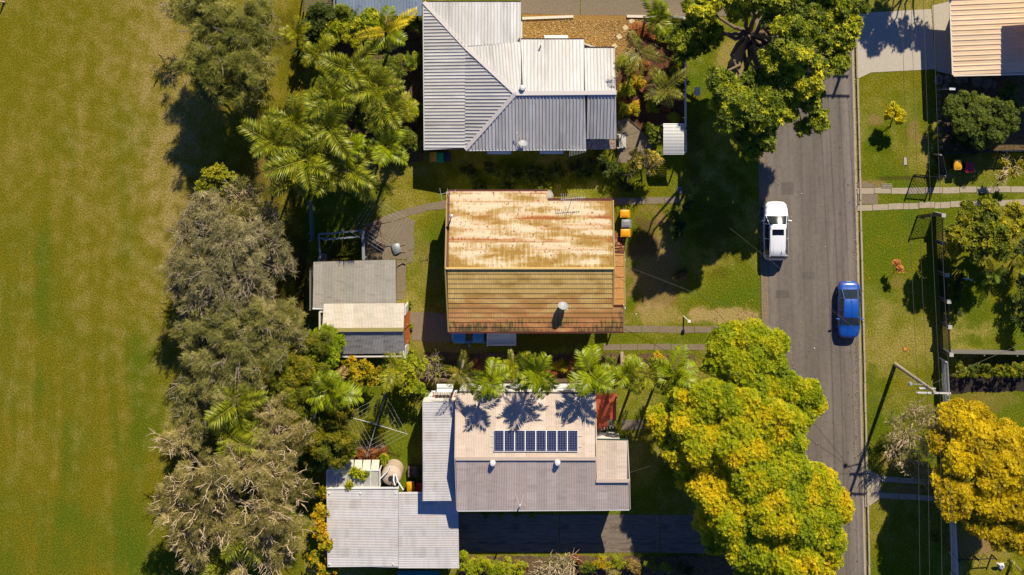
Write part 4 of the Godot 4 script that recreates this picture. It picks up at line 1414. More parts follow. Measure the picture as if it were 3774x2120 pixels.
# ---- sheds at the back of the middle house
func sheds() -> void:
	var t := thing("shed", "open sided shed with a single grey corrugated roof behind the middle house", "shed", P(1300, 1050))
	var gm := blotch("corrugated_grey", [S(150, 144, 130), S(176, 170, 156), S(164, 158, 143), S(186, 180, 166)], 0.02, 0.55, 4.0, 0.06, 91, 0.0, 384, 4, 1)
	var a := P(1153, 1135, 2.44)
	var b2 := P(1460, 1132, 2.44)
	var c := P(1460, 957, 2.5)
	var d := P(1155, 966, 2.5)
	var roof := part(t, "roof", house_deck(t, [[a, b2, c, d]]), mat("grey_timber", S(112, 98, 84), 0.9))
	ribs(roof, t, a, b2, c, d, gm, false, 0.115, 0.022, false)
	for q in [[1162, 975], [1452, 968], [1162, 1124], [1452, 1124], [1300, 970]]:
		var b := Mb.new(t.position)
		b.beam(P(q[0], q[1]), P(q[0], q[1]) + Vector3(0, 2.35, 0), 0.1, 0.1)
		part(t, "post", b, mat("grey_timber", S(112, 98, 84), 0.9))
	var w := Mb.new(t.position)
	wall(w, P(1162, 975), P(1162, 1124), 2.3, 2.3, 0.05)
	wall(w, P(1170, 1124), P(1445, 1124), 2.3, 2.3, 0.05)
	part(t, "wall", w, mat("shed_wall", S(130, 132, 130), 0.8))
	gutter(t, a + Vector3(-0.03, -0.02, 0.05), P(1195, 1135, 2.4) + Vector3(0, -0.02, 0.05), mat("white_paint", S(226, 226, 222), 0.5))

	var g := thing("garage", "gabled garage with cream and grey corrugated roof and orange tilt door", "garage", P(1340, 1210))
	var cm := blotch("corrugated_cream", [S(182, 172, 154), S(204, 194, 178), S(194, 184, 166), S(172, 162, 144)], 0.02, 0.6, 4.0, 0.05, 93, 0.0, 384, 5, 1)
	var sm := blotch("corrugated_slate", [S(140, 140, 140), S(170, 168, 164), S(156, 154, 150), S(124, 124, 126)], 0.02, 0.55, 3.0, 0.06, 95, 0.0, 384, 5, 1)
	var n0 := P(1193, 1120, 2.5)
	var n1 := P(1491, 1118, 2.5)
	var r0 := P(1187, 1216, 3.35)
	var r1 := P(1489, 1214, 3.35)
	var s0 := P(1187, 1306, 2.5)
	var s1 := P(1493, 1302, 2.5)
	var rf := part(g, "roof", house_deck(g, [[n0, n1, r1, r0], [r0, r1, s1, s0]]), mat("grey_timber", S(112, 98, 84), 0.9))
	ribs(rf, g, n1, n0, r0, r1, cm, false, 0.115, 0.022, false)
	ribs(rf, g, s0, s1, r1, r0, sm, false, 0.115, 0.022, false)
	var rc := Mb.new(g.position)
	rc.beam(r0 + Vector3(0.05, 0.09, 0), r1 + Vector3(-0.03, 0.09, 0), 0.3, 0.05)
	part(g, "ridge_capping", rc, blotch("ridge_green", [S(150, 148, 96), S(186, 158, 92), S(128, 140, 88), S(176, 120, 60)], 0.06, 0.8, 1.2, 0.15, 97))
	# the street end: white gable boards and a two leaf orange door that leans out at the foot
	var wp := mat("white_paint", S(226, 226, 222), 0.5)
	var e := P(1494, 1210).x
	var w2 := Mb.new(g.position)
	wall(w2, P(1198, 1130), P(1198, 1292), 2.45, 2.45)
	wall(w2, P(1198, 1130), P(1494, 1128), 2.4, 2.4)
	wall(w2, P(1198, 1292), P(1496, 1290), 2.4, 2.4)
	part(g, "wall", w2, mat("pale_weatherboard", S(206, 202, 190), 0.8))
	for q in [[1114, 1142, 1126], [1258, 1296, 1290]]:
		var b := Mb.new(g.position)
		b.box(Vector3(P(1503, 0).x, 1.25, P(0, (q[0] + q[1]) * 0.5).z), Vector3(0.16, 2.5, absf(q[1] - q[0]) / K))
		part(g, "door_pier", b, wp)
	var gb := Mb.new(g.position)
	gb.box(Vector3(P(1500, 0).x, 2.52, P(0, 1206).z), Vector3(0.1, 0.2, 3.7))
	part(g, "lintel", gb, wp)
	var om := blotch("orange_paint", [S(206, 112, 48), S(188, 98, 40), S(214, 128, 62)], 0.03, 0.6, 2.0, 0.06, 99)
	for q in [[1142, 1196], [1198, 1258]]:
		var b := Mb.new(g.position)
		var y0: float = P(0, q[0] + 1).z
		var y1: float = P(0, q[1] - 1).z
		var x0 := P(1498, 0).x
		b.quad(Vector3(x0 + 0.3, 0.05, y1), Vector3(x0 + 0.3, 0.05, y0), Vector3(x0 + 0.02, 2.42, y0), Vector3(x0 + 0.02, 2.42, y1))
		b.quad(Vector3(x0 + 0.24, 0.05, y0), Vector3(x0 + 0.24, 0.05, y1), Vector3(x0 - 0.04, 2.42, y1), Vector3(x0 - 0.04, 2.42, y0))
		var dr := part(g, "door", b, om)
		var hb := Mb.new(g.position)
		hb.box(Vector3(x0 + 0.2, 1.0, lerpf(y0, y1, 0.85)), Vector3(0.06, 0.14, 0.04))
		part(dr, "handle", hb, mat("galvanised", S(206, 206, 204), 0.4, 0.3))

# ---- the southern house
func south_house() -> void:
	var t := thing("house", "pinkish grey corrugated roofed house carrying eight solar panels at the bottom", "house", P(1950, 1650))
	var pm := blotch("corrugated_pink", [S(190, 170, 150), S(214, 197, 180), S(202, 184, 165), S(222, 208, 193)], 0.016, 0.6, 6.0, 0.05, 101, 0.0, 384, 5, 1)
	var gm := blotch("corrugated_mauve", [S(184, 166, 154), S(212, 196, 184), S(198, 182, 170), S(218, 204, 194)], 0.016, 0.6, 6.0, 0.05, 103, 0.0, 384, 5, 1)
	var wm := blotch("corrugated_white", [S(184, 180, 177), S(204, 200, 198), S(194, 190, 187)], 0.016, 0.55, 6.0, 0.04, 105, 0.0, 384, 1, 5)
	var gr := mat("grey_fascia", S(96, 92, 92), 0.6)
	var wp := mat("white_paint", S(226, 226, 222), 0.5)
	var ez := 4.2
	var rz := 5.55
	var A := P(1683, 1449, ez)
	var B := P(2192, 1453, ez)
	var R0 := P(1679, 1690, rz)
	var R1 := P(2197, 1690, rz)
	var C := P(1686, 1880, ez)
	var D := P(2198, 1878, ez)
	var E := P(2320, 1876, ez)
	var pz := lerpf(ez, rz, 0.56)
	var F := P(2318, 1771, pz)
	var G := P(2197, 1771, pz)
	var roof := part(t, "roof", house_deck(t, [[A, B, R1, R0], [R0, R1, D, C], [G, F, E, D], [P(2197, 1622, pz - 0.25), P(2312, 1624, pz - 0.25), P(2319, 1770, pz + 0.02), P(2199, 1768, pz + 0.02)]]), gr)
	ribs(roof, t, B, A, R0, R1, pm, false, 0.13, 0.022, false)
	ribs(roof, t, C, D, R1, R0, gm, false, 0.13, 0.022, false)
	ribs(roof, t, D, E, F, G, gm, false, 0.13, 0.022, false)
	ribs(roof, t, P(2312, 1624, pz - 0.25), P(2197, 1622, pz - 0.25), P(2199, 1768, pz + 0.02), P(2319, 1768, pz + 0.02), pm, false, 0.13, 0.022, false)
	for q in [[R0, R1], [G + Vector3(0, 0.04, 0), F + Vector3(0, 0.04, 0)]]:
		var b := Mb.new(t.position)
		b.beam(q[0] + Vector3(0, 0.07, 0), q[1] + Vector3(0, 0.07, 0), 0.26, 0.05)
		part(t, "ridge_capping", b, mat("pink_trim", S(196, 178, 162), 0.6))
	gutter(t, C + Vector3(0, -0.04, 0.07), E + Vector3(0, -0.04, 0.07), mat("gutter_pale", S(190, 190, 188), 0.5))
	gutter(t, A + Vector3(0, -0.06, -0.06), B + Vector3(0, -0.06, -0.06), gr)
	gutter(t, P(2197, 1620, pz - 0.3), P(2314, 1622, pz - 0.3), mat("green_trim", S(44, 74, 58), 0.5))
	for q in [[A + Vector3(-0.05, 0, 0), R0 + Vector3(-0.05, 0, 0)], [R0 + Vector3(-0.05, 0, 0), C + Vector3(-0.05, 0, 0)], [B + Vector3(0.05, 0, 0), R1 + Vector3(0.05, 0, 0)], [E + Vector3(0.05, 0, 0), F + Vector3(0.05, 0, 0)], [P(2313, 1623, pz - 0.25), P(2320, 1769, pz)]]:
		var b := Mb.new(t.position)
		b.beam(q[0], q[1], 0.07, 0.16)
		part(t, "barge_board", b, mat("pink_trim", S(196, 178, 162), 0.6))
	var w := Mb.new(t.position)
	var c := [P(1705, 1405), P(2160, 1405), P(2160, 1580), P(2275, 1590), P(2275, 1795), P(1705, 1795)]
	for i in c.size():
		wall(w, c[i], c[(i + 1) % c.size()], 4.1, 4.1)
	part(t, "wall", w, mat("white_board", S(216, 212, 204), 0.8))
	for q in [[1800, 1798, 1], [1980, 1798, 1], [2160, 1798, 1], [1760, 1402, -1], [1900, 1402, -1], [2050, 1402, -1]]:
		window(t, P(q[0], q[1]) + Vector3(0, 2.2, 0), Vector3(0, 0, q[2]), 1.5, 1.1)
	for y in [1650.0, 1740.0]:
		window(t, P(2277, y) + Vector3(0, 2.2, 0), Vector3(1, 0, 0), 1.2, 1.1)
	# slatted white hoods along the north wall
	for q in [[1610, 1670], [1740, 1850], [1880, 1990], [2010, 2150]]:
		var hd := part(t, "window_hood", awning_board(t, q[0], q[1], 1416, 1446), wp)
		for k in 3:
			var b := Mb.new(t.position)
			b.box((P(q[0], 1420 + k * 9, 2.94) + P(q[1], 1420 + k * 9, 2.94)) * 0.5, Vector3((q[1] - q[0]) / K * 0.97, 0.03, 0.06))
			part(hd, "slat", b, wp)
	# west wing with ribs running across
	var wg := part(t, "wing_roof", house_deck(t, [[P(1557, 1483, 3.8), P(1684, 1480, 3.9), P(1684, 1846, 3.9), P(1559, 1846, 3.8)]]), mat("gutter_pale", S(190, 190, 188), 0.5))
	ribs(wg, t, P(1559, 1846, 3.8), P(1557, 1483, 3.8), P(1684, 1480, 3.9), P(1684, 1846, 3.9), wm, false, 0.13, 0.02, false)
	var ww := Mb.new(t.position)
	for q in [[1575, 1440, 1700, 1440], [1575, 1440, 1575, 1790], [1575, 1790, 1700, 1790]]:
		wall(ww, P(q[0], q[1]), P(q[2], q[3]), 3.7, 3.7)
	part(t, "wing_wall", ww, mat("white_board", S(216, 212, 204), 0.8))
	# pergola frames with red oxide slats at both ends of the north side
	var red := blotch("red_deck", [S(168, 68, 40), S(188, 88, 54), S(146, 56, 34)], 0.05, 0.7, 2.0, 0.1, 107)
	var pg := thing("pergola", "white framed pergola over red boards at the house's back corner", "pergola", P(1640, 1450))
	for i in 15:
		var b := Mb.new(pg.position)
		b.beam(P(1592 + i * 6.6, 1446, 2.45), P(1586 + i * 6.8, 1478, 2.45), 0.05, 0.06)
		part(pg, "slat", b, mat("red_slat", S(196, 92, 50), 0.7) if i % 2 else wp)
	for q in [[1590, 1443, 1686, 1441], [1573, 1480, 1592, 1443], [1573, 1480, 1684, 1478]]:
		var b := Mb.new(pg.position)
		b.beam(P(q[0], q[1], 2.55), P(q[2], q[3], 2.55), 0.1, 0.08)
		part(pg, "beam", b, wp)
	for q in [[1588, 1450], [1670, 1449]]:
		var b := Mb.new(pg.position)
		b.beam(P(q[0], q[1], 0) * 1.0, P(q[0], q[1], 0) + Vector3(0, 2.5, 0), 0.09, 0.09)
		part(pg, "post", b, wp)
	var dk := thing("deck", "small red painted timber deck at the house's street corner", "deck", P(2235, 1530))
	for i in 17:
		var b := Mb.new(dk.position)
		var x := 2196 + i * 4.6
		b.box((P(x, 1450, 1.1) + P(x, 1585 if i < 10 else 1545, 1.1)) * 0.5 - Vector3(0, rng.randf() * 0.01, 0), Vector3(0.078, 0.04, (135.0 if i < 10 else 95.0) / K))
		part(dk, "deck_board", b, red)
	var sb := Mb.new(dk.position)
	sb.box(P(2232, 1515, 1.02), Vector3(1.6, 0.08, 2.45))
	for q in [[2200, 1455], [2270, 1455], [2200, 1575], [2270, 1575]]:
		sb.beam(P(q[0], q[1]) * Vector3(1, 0, 1), P(q[0], q[1]) + Vector3(0, 1.0, 0), 0.1, 0.1)
	part(dk, "frame", sb, mat("grey_timber", S(112, 98, 84), 0.9))
	for i in 16:
		var b := Mb.new(dk.position)
		b.beam(P(2190 + i * 5.0, 1438, 1.9), P(2190 + i * 5.0, 1448, 1.15), 0.05, 0.03)
		part(dk, "picket", b, wp)
	for i in 14:
		var b := Mb.new(dk.position)
		b.beam(P(2276, 1454 + i * 6.0, 1.9), P(2276, 1454 + i * 6.0, 1.1), 0.05, 0.05)
		part(dk, "picket", b, mat("green_trim", S(44, 74, 58), 0.5))
	var stp := thing("steps", "dark green painted steps with white edges below the red deck", "steps", P(2245, 1590))
	for i in 6:
		var b := Mb.new(stp.position)
		b.box(P(2216 + i * 11, 1586) + Vector3(0, 0.95 - i * 0.16, 0), Vector3(0.22, 0.06, 0.95))
		part(stp, "tread", b, mat("green_trim", S(44, 74, 58), 0.5))
		var c2 := Mb.new(stp.position)
		c2.beam(P(2212 + i * 11, 1562) + Vector3(0, 0.6 - i * 0.1, 0), P(2212 + i * 11, 1562) + Vector3(0, 1.75 - i * 0.16, 0), 0.06, 0.06)
		part(stp, "baluster", c2, wp)
	# the carport beside it
	var g := thing("carport", "wide carport with white corrugated roof at the bottom edge", "carport", P(1450, 1930))
	var g0 := P(1203, 1806, 2.45)
	var g1 := P(1690, 1830, 2.55)
	var g2 := P(1692, 2096, 2.55)
	var g3 := P(1207, 2090, 2.45)
	g1 = P(1688, 1806, 2.55)
	var gf := part(g, "roof", house_deck(g, [[g0, P(1468, 1806, 2.5), P(1470, 2093, 2.5), g3], [P(1468, 1820, 2.52), P(1688, 1820, 2.55), g2, P(1470, 2094, 2.52)]]), mat("gutter_pale", S(190, 190, 188), 0.5))
	ribs(gf, g, g3, g0, P(1468, 1806, 2.5), P(1468, 2092, 2.5), wm, false, 0.13, 0.02, false)
	ribs(gf, g, P(1469, 2094, 2.52), P(1469, 1820, 2.52), P(1688, 1820, 2.55), P(1691, 2096, 2.55), wm, false, 0.13, 0.02, false)
	gutter(g, g0 + Vector3(0, 0.03, -0.12), P(1470, 1804, 2.54) + Vector3(0, 0, -0.12), wp)
	gutter(g, P(1470, 1818, 2.52), P(1560, 1817, 2.54), wp)
	for q in [[1215, 1815], [1330, 1815], [1460, 1815], [1215, 2075], [1450, 2075], [1675, 2075], [1675, 1840]]:
		var b := Mb.new(g.position)
		b.beam(P(q[0], q[1], 0) * Vector3(1, 0, 1) * 0.975 , Vector3(P(q[0], q[1]).x, 2.6, P(q[0], q[1]).z) * Vector3(0.975, 1, 0.975), 0.1, 0.1)
		part(g, "post", b, wp)
	var cw := Mb.new(g.position)
	wall(cw, P(1225, 1800), P(1225, 2030), 2.3, 2.3, 0.06)
	part(g, "wall", cw, mat("white_board", S(216, 212, 204), 0.8))
	var tr := thing("lean_to", "low teal green roof peeping out below the carport", "lean-to", P(1530, 2112))
	var tb := Mb.new(tr.position)
	slab(tb, [P(1465, 2104, 1.5), P(1620, 2104, 1.5), P(1620, 2220, 1.5), P(1465, 2220, 1.5)], 0.1)
	part(tr, "cover", tb, mat("teal", S(40, 104, 100), 0.6))
	for q in [[1475, 2112], [1610, 2112], [1475, 2210], [1610, 2210]]:
		var b := Mb.new(tr.position)
		b.beam(P(q[0], q[1], 0), P(q[0], q[1], 0) + Vector3(0, 1.4, 0), 0.1, 0.1)
		part(tr, "post", b, wp)

func awning_board(t: Node3D, x0: float, x1: float, y0: float, y1: float) -> Mb:
	var b := Mb.new(t.position)
	slab(b, [P(x0, y0, 2.6), P(x1, y0, 2.6), P(x1, y1, 3.1), P(x0, y1, 3.1)], 0.04)
	return b

# ---- the house across the street
func east_house() -> void:
	var t := thing("house", "tan ribbed metal roofed house across the street at the top right corner", "house", P(3640, 130))
	var m := blotch("tan_metal", [S(222, 190, 154), S(232, 204, 170), S(226, 197, 162)], 0.016, 0.5, 6.0, 0.03, 111, 0.0, 384, 5, 1)
	var a := P(3502, -60, 3.0)
	var b2 := P(3515, 276, 3.0)
	var c := P(3900, 268, 3.5)
	var d := P(3900, -60, 3.5)
	var rf := part(t, "roof", house_deck(t, [[a, b2, c, d]]), mat("tan_trim", S(190, 160, 130), 0.6))
	ribs(rf, t, b2, a, d, c, m, false, 0.45, 0.05, true)
	gutter(t, b2 + Vector3(0, -0.02, 0.06), c + Vector3(0, -0.02, 0.06), mat("cream_trim", S(226, 212, 190), 0.5))
	gutter(t, a + Vector3(-0.06, -0.02, 0), b2 + Vector3(-0.06, -0.02, 0), mat("cream_trim", S(226, 212, 190), 0.5))
	var w := Mb.new(t.position)
	for q in [[3540, -40, 3540, 250], [3540, 250, 3900, 250]]:
		wall(w, P(q[0], q[1]), P(q[2], q[3]), 2.9, 2.9)
	part(t, "wall", w, mat("tan_wall", S(190, 170, 146), 0.8))
	var gd := Mb.new(t.position)
	gd.box(P(3537, 120) + Vector3(0, 1.1, 0), Vector3(0.06, 2.2, 4.2))
	part(t, "garage_door", gd, mat("cream_trim", S(226, 212, 190), 0.5))
	# an upper storey stands further east and shades the end of this roof
	var s := Mb.new(t.position)
	slab(s, [P(3800, -60, 6.0), P(4050, -60, 6.0), P(4050, 200, 6.0), P(3800, 200, 6.0)], 0.2)
	part(t, "upper_roof", s, m)
	var uw := Mb.new(t.position)
	uw.box(P(3905, 60) + Vector3(0, 4.4, 0), Vector3(4.6, 2.9, 4.6))
	part(t, "upper_wall", uw, mat("tan_wall", S(190, 170, 146), 0.8))

# ---------------------------------------------------------------- vehicles
# st: [z, half width, sill, belt, roof half width, roof height] from nose to tail; wind/back: stations where the glass of windscreen and back window runs
func car(called: String, label: String, cat: String, st: Array, paint: Material, wind: int, roof_a: int, roof_b: int, back: int, wheels: Array, wr := 0.33) -> Node3D:
	var t := thing(called, label, cat)
	var g := []
	for s in st:
		var z: float = s[0]
		var hw: float = s[1]
		var lo: float = s[2]
		var be: float = s[3]
		var rw: float = s[4]
		var rh: float = s[5]
		var half := [Vector3(hw * 0.9, lo, z), Vector3(hw * 0.985, lo + 0.1, z), Vector3(hw, lerpf(lo, be, 0.55), z), Vector3(hw * 0.985, be - 0.06, z), Vector3(hw * 0.95, be, z), Vector3(rw + 0.01, rh - 0.045, z), Vector3(rw * 0.94, rh, z), Vector3(rw * 0.5, rh + 0.025, z), Vector3(0, rh + 0.035, z)]
		var ring := []
		for k in half.size():
			ring.append(half[k])
		for k in range(half.size() - 2, -1, -1):
			var p: Vector3 = half[k]
			ring.append(Vector3(-p.x, p.y, p.z))
		g.append(ring)
	var N := st.size() - 1
	var glass := mat("car_glass", S(46, 54, 58), 0.05)
	glass.metallic_specular = 0.95
	var b := Mb.new()
	var rf := Mb.new()
	# whole shell in paint except where glass goes
	for i in N:
		for j in 16:
			var side: bool = (j == 4 or j == 11) and i >= wind and i < back
			var ws: bool = j >= 5 and j <= 10 and i >= wind and i < roof_a
			var bw: bool = j >= 5 and j <= 10 and i >= roof_b and i < back
			var rp: bool = j >= 5 and j <= 10 and i >= roof_a and i < roof_b
			if rp:
				rf.grid(g, i, i + 1, j, j + 1, true)
			elif not (side or ws or bw):
				b.grid(g, i, i + 1, j, j + 1, true)
	# nose and tail
	for e in [[0, 1.0], [N, -1.0]]:
		var ring: Array = g[e[0]]
		var cen := Vector3(0, 0.55, ring[0].z)
		for k in 16:
			if e[1] > 0:
				b.tri(cen, ring[k + 1], ring[k])
			else:
				b.tri(cen, ring[k], ring[k + 1])
	var body := part(t, "body", b, paint)
	part(t, "roof_panel", rf, paint)
	var f := Mb.new()
	f.grid(g, wind, roof_a, 5, 11, true)
	part(t, "windscreen", f, glass)
	f = Mb.new()
	f.grid(g, roof_b, back, 5, 11, true)
	part(t, "rear_window", f, glass)
	for j in [4, 11]:
		f = Mb.new()
		f.grid(g, wind, back, j, j + 1, true)
		part(t, "side_window", f, glass)
		# door pillars, painted, proud of the glass
		var pl := Mb.new()
		for i in [wind, roof_a, (roof_a + roof_b) / 2, roof_b, back]:
			if i > wind and i < back:
				pl.tube([g[i][j], g[i][j + 1]], [0.025, 0.025], 5)
		for i in range(wind, back):
			var jj: int = 5 if j == 4 else 11
			pl.tube([g[i][jj], g[i + 1][jj]], [0.03, 0.03], 5)
		part(body, "pillar", pl, paint)
	# dark floor, wheels in their arches
	var fl := Mb.new()
	fl.box(Vector3(0, st[3][2] + 0.02, (st[0][0] + st[N][0]) * 0.5), Vector3(st[4][1] * 1.7, 0.06, st[N][0] - st[0][0] - 0.5))
	part(t, "floor_pan", fl, mat("tyre", S(24, 24, 25), 0.9))
	for w in wheels:
		for sd in [-1.0, 1.0]:
			var c := Vector3(sd * (st[4][1] - 0.085), wr, w)
			var tb := Mb.new()
			var bs := Basis(Vector3(0, 0, 1), -PI / 2 * sd)
			tb.lathe(c, [Vector2(0.2, -0.1), Vector2(wr * 0.94, -0.1), Vector2(wr, -0.06), Vector2(wr, 0.07), Vector2(wr * 0.94, 0.1), Vector2(0.2, 0.1)], 20, bs)
			var wh := part(t, "wheel", tb, mat("tyre", S(24, 24, 25), 0.9))
			var rm := Mb.new()
			rm.lathe(c, [Vector2(0.21, 0.1), Vector2(0.2, 0.07), Vector2(0.06, 0.08), Vector2(0.0, 0.1)], 16, bs)
			for k in 5:
				var a := TAU * k / 5
				rm.beam(c + bs * Vector3(0, 0.1, 0), c + bs * Vector3(cos(a) * 0.2, 0.095, sin(a) * 0.2), 0.05, 0.02)
			part(wh, "rim", rm, mat("alloy", S(176, 178, 182), 0.3, 0.8))
			var ar := Mb.new()
			var arc := []
			for k in 9:
				var a := PI * k / 8
				arc.append(Vector3(sd * (st[4][1] + 0.002), wr + sin(a) * (wr + 0.05), w + cos(a) * (wr + 0.05)))
			ar.tube(arc, taper(9, 0.03, 0.03), 5)
			part(body, "wheel_arch", ar, mat("dark_trim", S(30, 31, 33), 0.7))
	return t

func car_bits(t: Node3D, mirror_z: float, mirror_y: float, hw: float, paint: Material, nose: float, tail: float, lamp_y: float, tail_y: float, lamp_x: float, tail_x: float) -> void:
	for sd in [-1.0, 1.0]:
		var m := Mb.new()
		m.tube([Vector3(sd * (hw - 0.06), mirror_y - 0.02, mirror_z), Vector3(sd * (hw + 0.06), mirror_y, mirror_z), Vector3(sd * (hw + 0.22), mirror_y + 0.02, mirror_z + 0.03)], [0.03, 0.07, 0.06], 8)
		part(t, "mirror", m, paint)
		var h := Mb.new()
		h.tube([Vector3(sd * lamp_x, lamp_y, nose + 0.02), Vector3(sd * (lamp_x + 0.1), lamp_y + 0.05, nose + 0.16), Vector3(sd * (lamp_x + 0.17), lamp_y + 0.09, nose + 0.42)], [0.05, 0.075, 0.03], 8)
		part(t, "headlight", h, mat("headlight", S(210, 214, 218), 0.1))
		var r := Mb.new()
		r.tube([Vector3(sd * tail_x, tail_y, tail), Vector3(sd * (tail_x + 0.1), tail_y + 0.02, tail - 0.1), Vector3(sd * (tail_x + 0.17), tail_y + 0.04, tail - 0.3)], [0.06, 0.08, 0.04], 8)
		part(t, "tail_light", r, mat("tail_light", S(168, 14, 18), 0.2))

func plate_on(t: Node3D, at: Vector3) -> void:
	var b := Mb.new()
	b.box(at, Vector3(0.37, 0.11, 0.015))
	part(t, "number_plate", b, mat("plate_white", S(206, 206, 198), 0.5))

func vehicles() -> void:
	var white := mat("white_car", S(232, 233, 234), 0.25)
	white.clearcoat_enabled = true
	var suv := [[0.0, 0.46, 0.42, 0.62, 0.38, 0.66], [0.07, 0.66, 0.32, 0.76, 0.56, 0.84], [0.24, 0.8, 0.27, 0.88, 0.69, 0.96], [0.6, 0.89, 0.25, 0.96, 0.78, 1.03], [1.12, 0.925, 0.25, 1.0, 0.78, 1.07], [1.75, 0.925, 0.25, 1.03, 0.62, 1.58], [2.2, 0.925, 0.25, 1.04, 0.63, 1.65], [2.9, 0.925, 0.25, 1.05, 0.63, 1.66], [3.7, 0.92, 0.25, 1.06, 0.61, 1.62], [4.25, 0.9, 0.26, 1.06, 0.58, 1.55], [4.5, 0.84, 0.3, 1.04, 0.6, 1.12], [4.62, 0.72, 0.36, 0.92, 0.54, 0.98], [4.68, 0.54, 0.42, 0.76, 0.4, 0.8]]
	var a := car("parked_car", "white estate style SUV with roof rails and sunroof parked at the kerb", "car", suv, white, 4, 5, 9, 10, [0.85, 3.7], 0.36)
	car_bits(a, 1.5, 1.08, 0.92, white, 0.04, 4.58, 0.7, 0.95, 0.55, 0.6)
	var sr := Mb.new()
	sr.box(Vector3(0, 1.7, 2.35), Vector3(0.86, 0.03, 0.44))
	part(a, "sunroof", sr, mat("sunroof_glass", S(14, 16, 26), 0.12))
	for sd in [-1.0, 1.0]:
		var b := Mb.new()
		b.tube([Vector3(sd * 0.6, 1.63, 2.0), Vector3(sd * 0.62, 1.7, 2.15), Vector3(sd * 0.61, 1.71, 3.6), Vector3(sd * 0.58, 1.64, 4.0)], [0.022, 0.022, 0.022, 0.022], 6)
		part(a, "roof_rail", b, mat("alloy_dark", S(72, 74, 78), 0.4, 0.4))
	var an := Mb.new()
	an.tube([Vector3(0.25, 1.63, 3.95), Vector3(0.25, 1.8, 4.12)], [0.03, 0.008], 6)
	part(a, "aerial", an, mat("dark_trim", S(30, 31, 33), 0.7))
	for z in [2.75, 3.3]:
		for x in [-0.3, 0.3]:
			var b := Mb.new()
			b.box(Vector3(x, 1.68, 3.2), Vector3(0.025, 0.012, 1.5))
			if z < 3.0:
				part(a, "roof_ridge", b, white)
	var gr := Mb.new()
	gr.box(Vector3(0, 0.6, 0.0), Vector3(1.0, 0.14, 0.05))
	part(a, "grille", gr, mat("dark_trim", S(30, 31, 33), 0.7))
	var wp := Mb.new()
	wp.beam(Vector3(-0.55, 1.11, 1.16), Vector3(0.1, 1.14, 1.22), 0.03, 0.02)
	wp.beam(Vector3(0.1, 1.11, 1.16), Vector3(0.62, 1.14, 1.22), 0.03, 0.02)
	part(a, "wiper", wp, mat("dark_trim", S(30, 31, 33), 0.7))
	plate_on(a, Vector3(0, 0.5, -0.02))
	plate_on(a, Vector3(0, 0.72, 4.68))
	a.position = P(2857, 740) + Vector3(-0.1, -0.05, 0)
	a.scale = Vector3(1.05, 1.0, 1.0)

	var blue := mat("blue_car", S(8, 82, 178), 0.25)
	blue.clearcoat_enabled = true
	blue.metallic = 0.05
	var sed := [[0.0, 0.42, 0.4, 0.56, 0.34, 0.6], [0.08, 0.64, 0.3, 0.66, 0.54, 0.72], [0.28, 0.79, 0.25, 0.76, 0.72, 0.82], [0.7, 0.86, 0.22, 0.84, 0.75, 0.92], [1.05, 0.87, 0.22, 0.9, 0.7, 0.98], [1.74, 0.87, 0.22, 0.93, 0.55, 1.39], [2.3, 0.87, 0.22, 0.94, 0.57, 1.46], [2.75, 0.87, 0.22, 0.95, 0.56, 1.45], [3.22, 0.865, 0.22, 0.95, 0.53, 1.38], [3.92, 0.85, 0.24, 0.95, 0.62, 1.05], [4.22, 0.8, 0.27, 0.94, 0.64, 1.02], [4.42, 0.7, 0.32, 0.86, 0.54, 0.94], [4.5, 0.52, 0.4, 0.74, 0.4, 0.78]]
	var c := car("parked_car", "blue sedan parked against the far kerb with its boot towards the houses' paths", "car", sed, blue, 4, 5, 8, 9, [0.82, 3.55], 0.31)
	c.set_meta("label", "glossy blue four door sedan parked along the verge")
	car_bits(c, 1.55, 0.98, 0.86, blue, 0.05, 4.42, 0.62, 0.84, 0.5, 0.52)
	wp = Mb.new()
	wp.beam(Vector3(-0.5, 1.03, 1.24), Vector3(0.08, 1.05, 1.28), 0.03, 0.02)
	wp.beam(Vector3(0.08, 1.03, 1.24), Vector3(0.58, 1.05, 1.28), 0.03, 0.02)
	part(c, "wiper", wp, mat("dark_trim", S(30, 31, 33), 0.7))
	var hr := Mb.new()
	for x in [-0.3, 0.0, 0.3]:
		hr.box(Vector3(x, 1.22, 3.3), Vector3(0.16, 0.08, 0.06))
	part(c, "headrest", hr, mat("grey_seat", S(120, 120, 122), 0.9))
	an = Mb.new()
	an.tube([Vector3(0, 1.46, 2.95), Vector3(0, 1.56, 3.1)], [0.025, 0.008], 6)
	part(c, "aerial", an, mat("dark_trim", S(30, 31, 33), 0.7))
	plate_on(c, Vector3(0, 0.45, -0.02))
	plate_on(c, Vector3(0, 0.66, 4.5))
	c.position = P(3121, 1240) + Vector3(0, -0.05, 0)
	c.rotation.y = PI

	# the blue utility truck whose tray sticks out from under the eave
	var teal := mat("teal_car", S(40, 130, 180), 0.35)
	teal.clearcoat_enabled = true
	var cab := [[0.0, 0.62, 0.42, 0.66, 0.55, 0.7], [0.08, 0.78, 0.34, 0.8, 0.66, 0.86], [0.3, 0.85, 0.3, 0.9, 0.74, 0.97], [0.7, 0.87, 0.28, 0.95, 0.76, 1.03], [1.15, 0.87, 0.28, 0.98, 0.74, 1.07], [1.75, 0.87, 0.28, 1.0, 0.62, 1.56], [2.1, 0.87, 0.28, 1.0, 0.63, 1.6], [2.45, 0.87, 0.28, 1.0, 0.63, 1.6], [2.62, 0.87, 0.28, 1.0, 0.62, 1.56], [2.78, 0.87, 0.3, 1.0, 0.66, 1.1], [2.82, 0.86, 0.34, 0.98, 0.66, 1.02]]
	var u := car("parked_ute", "blue utility truck with a pale flat tray half hidden under the red gutter", "utility truck", cab, teal, 4, 5, 8, 9, [0.8, 3.6], 0.34)
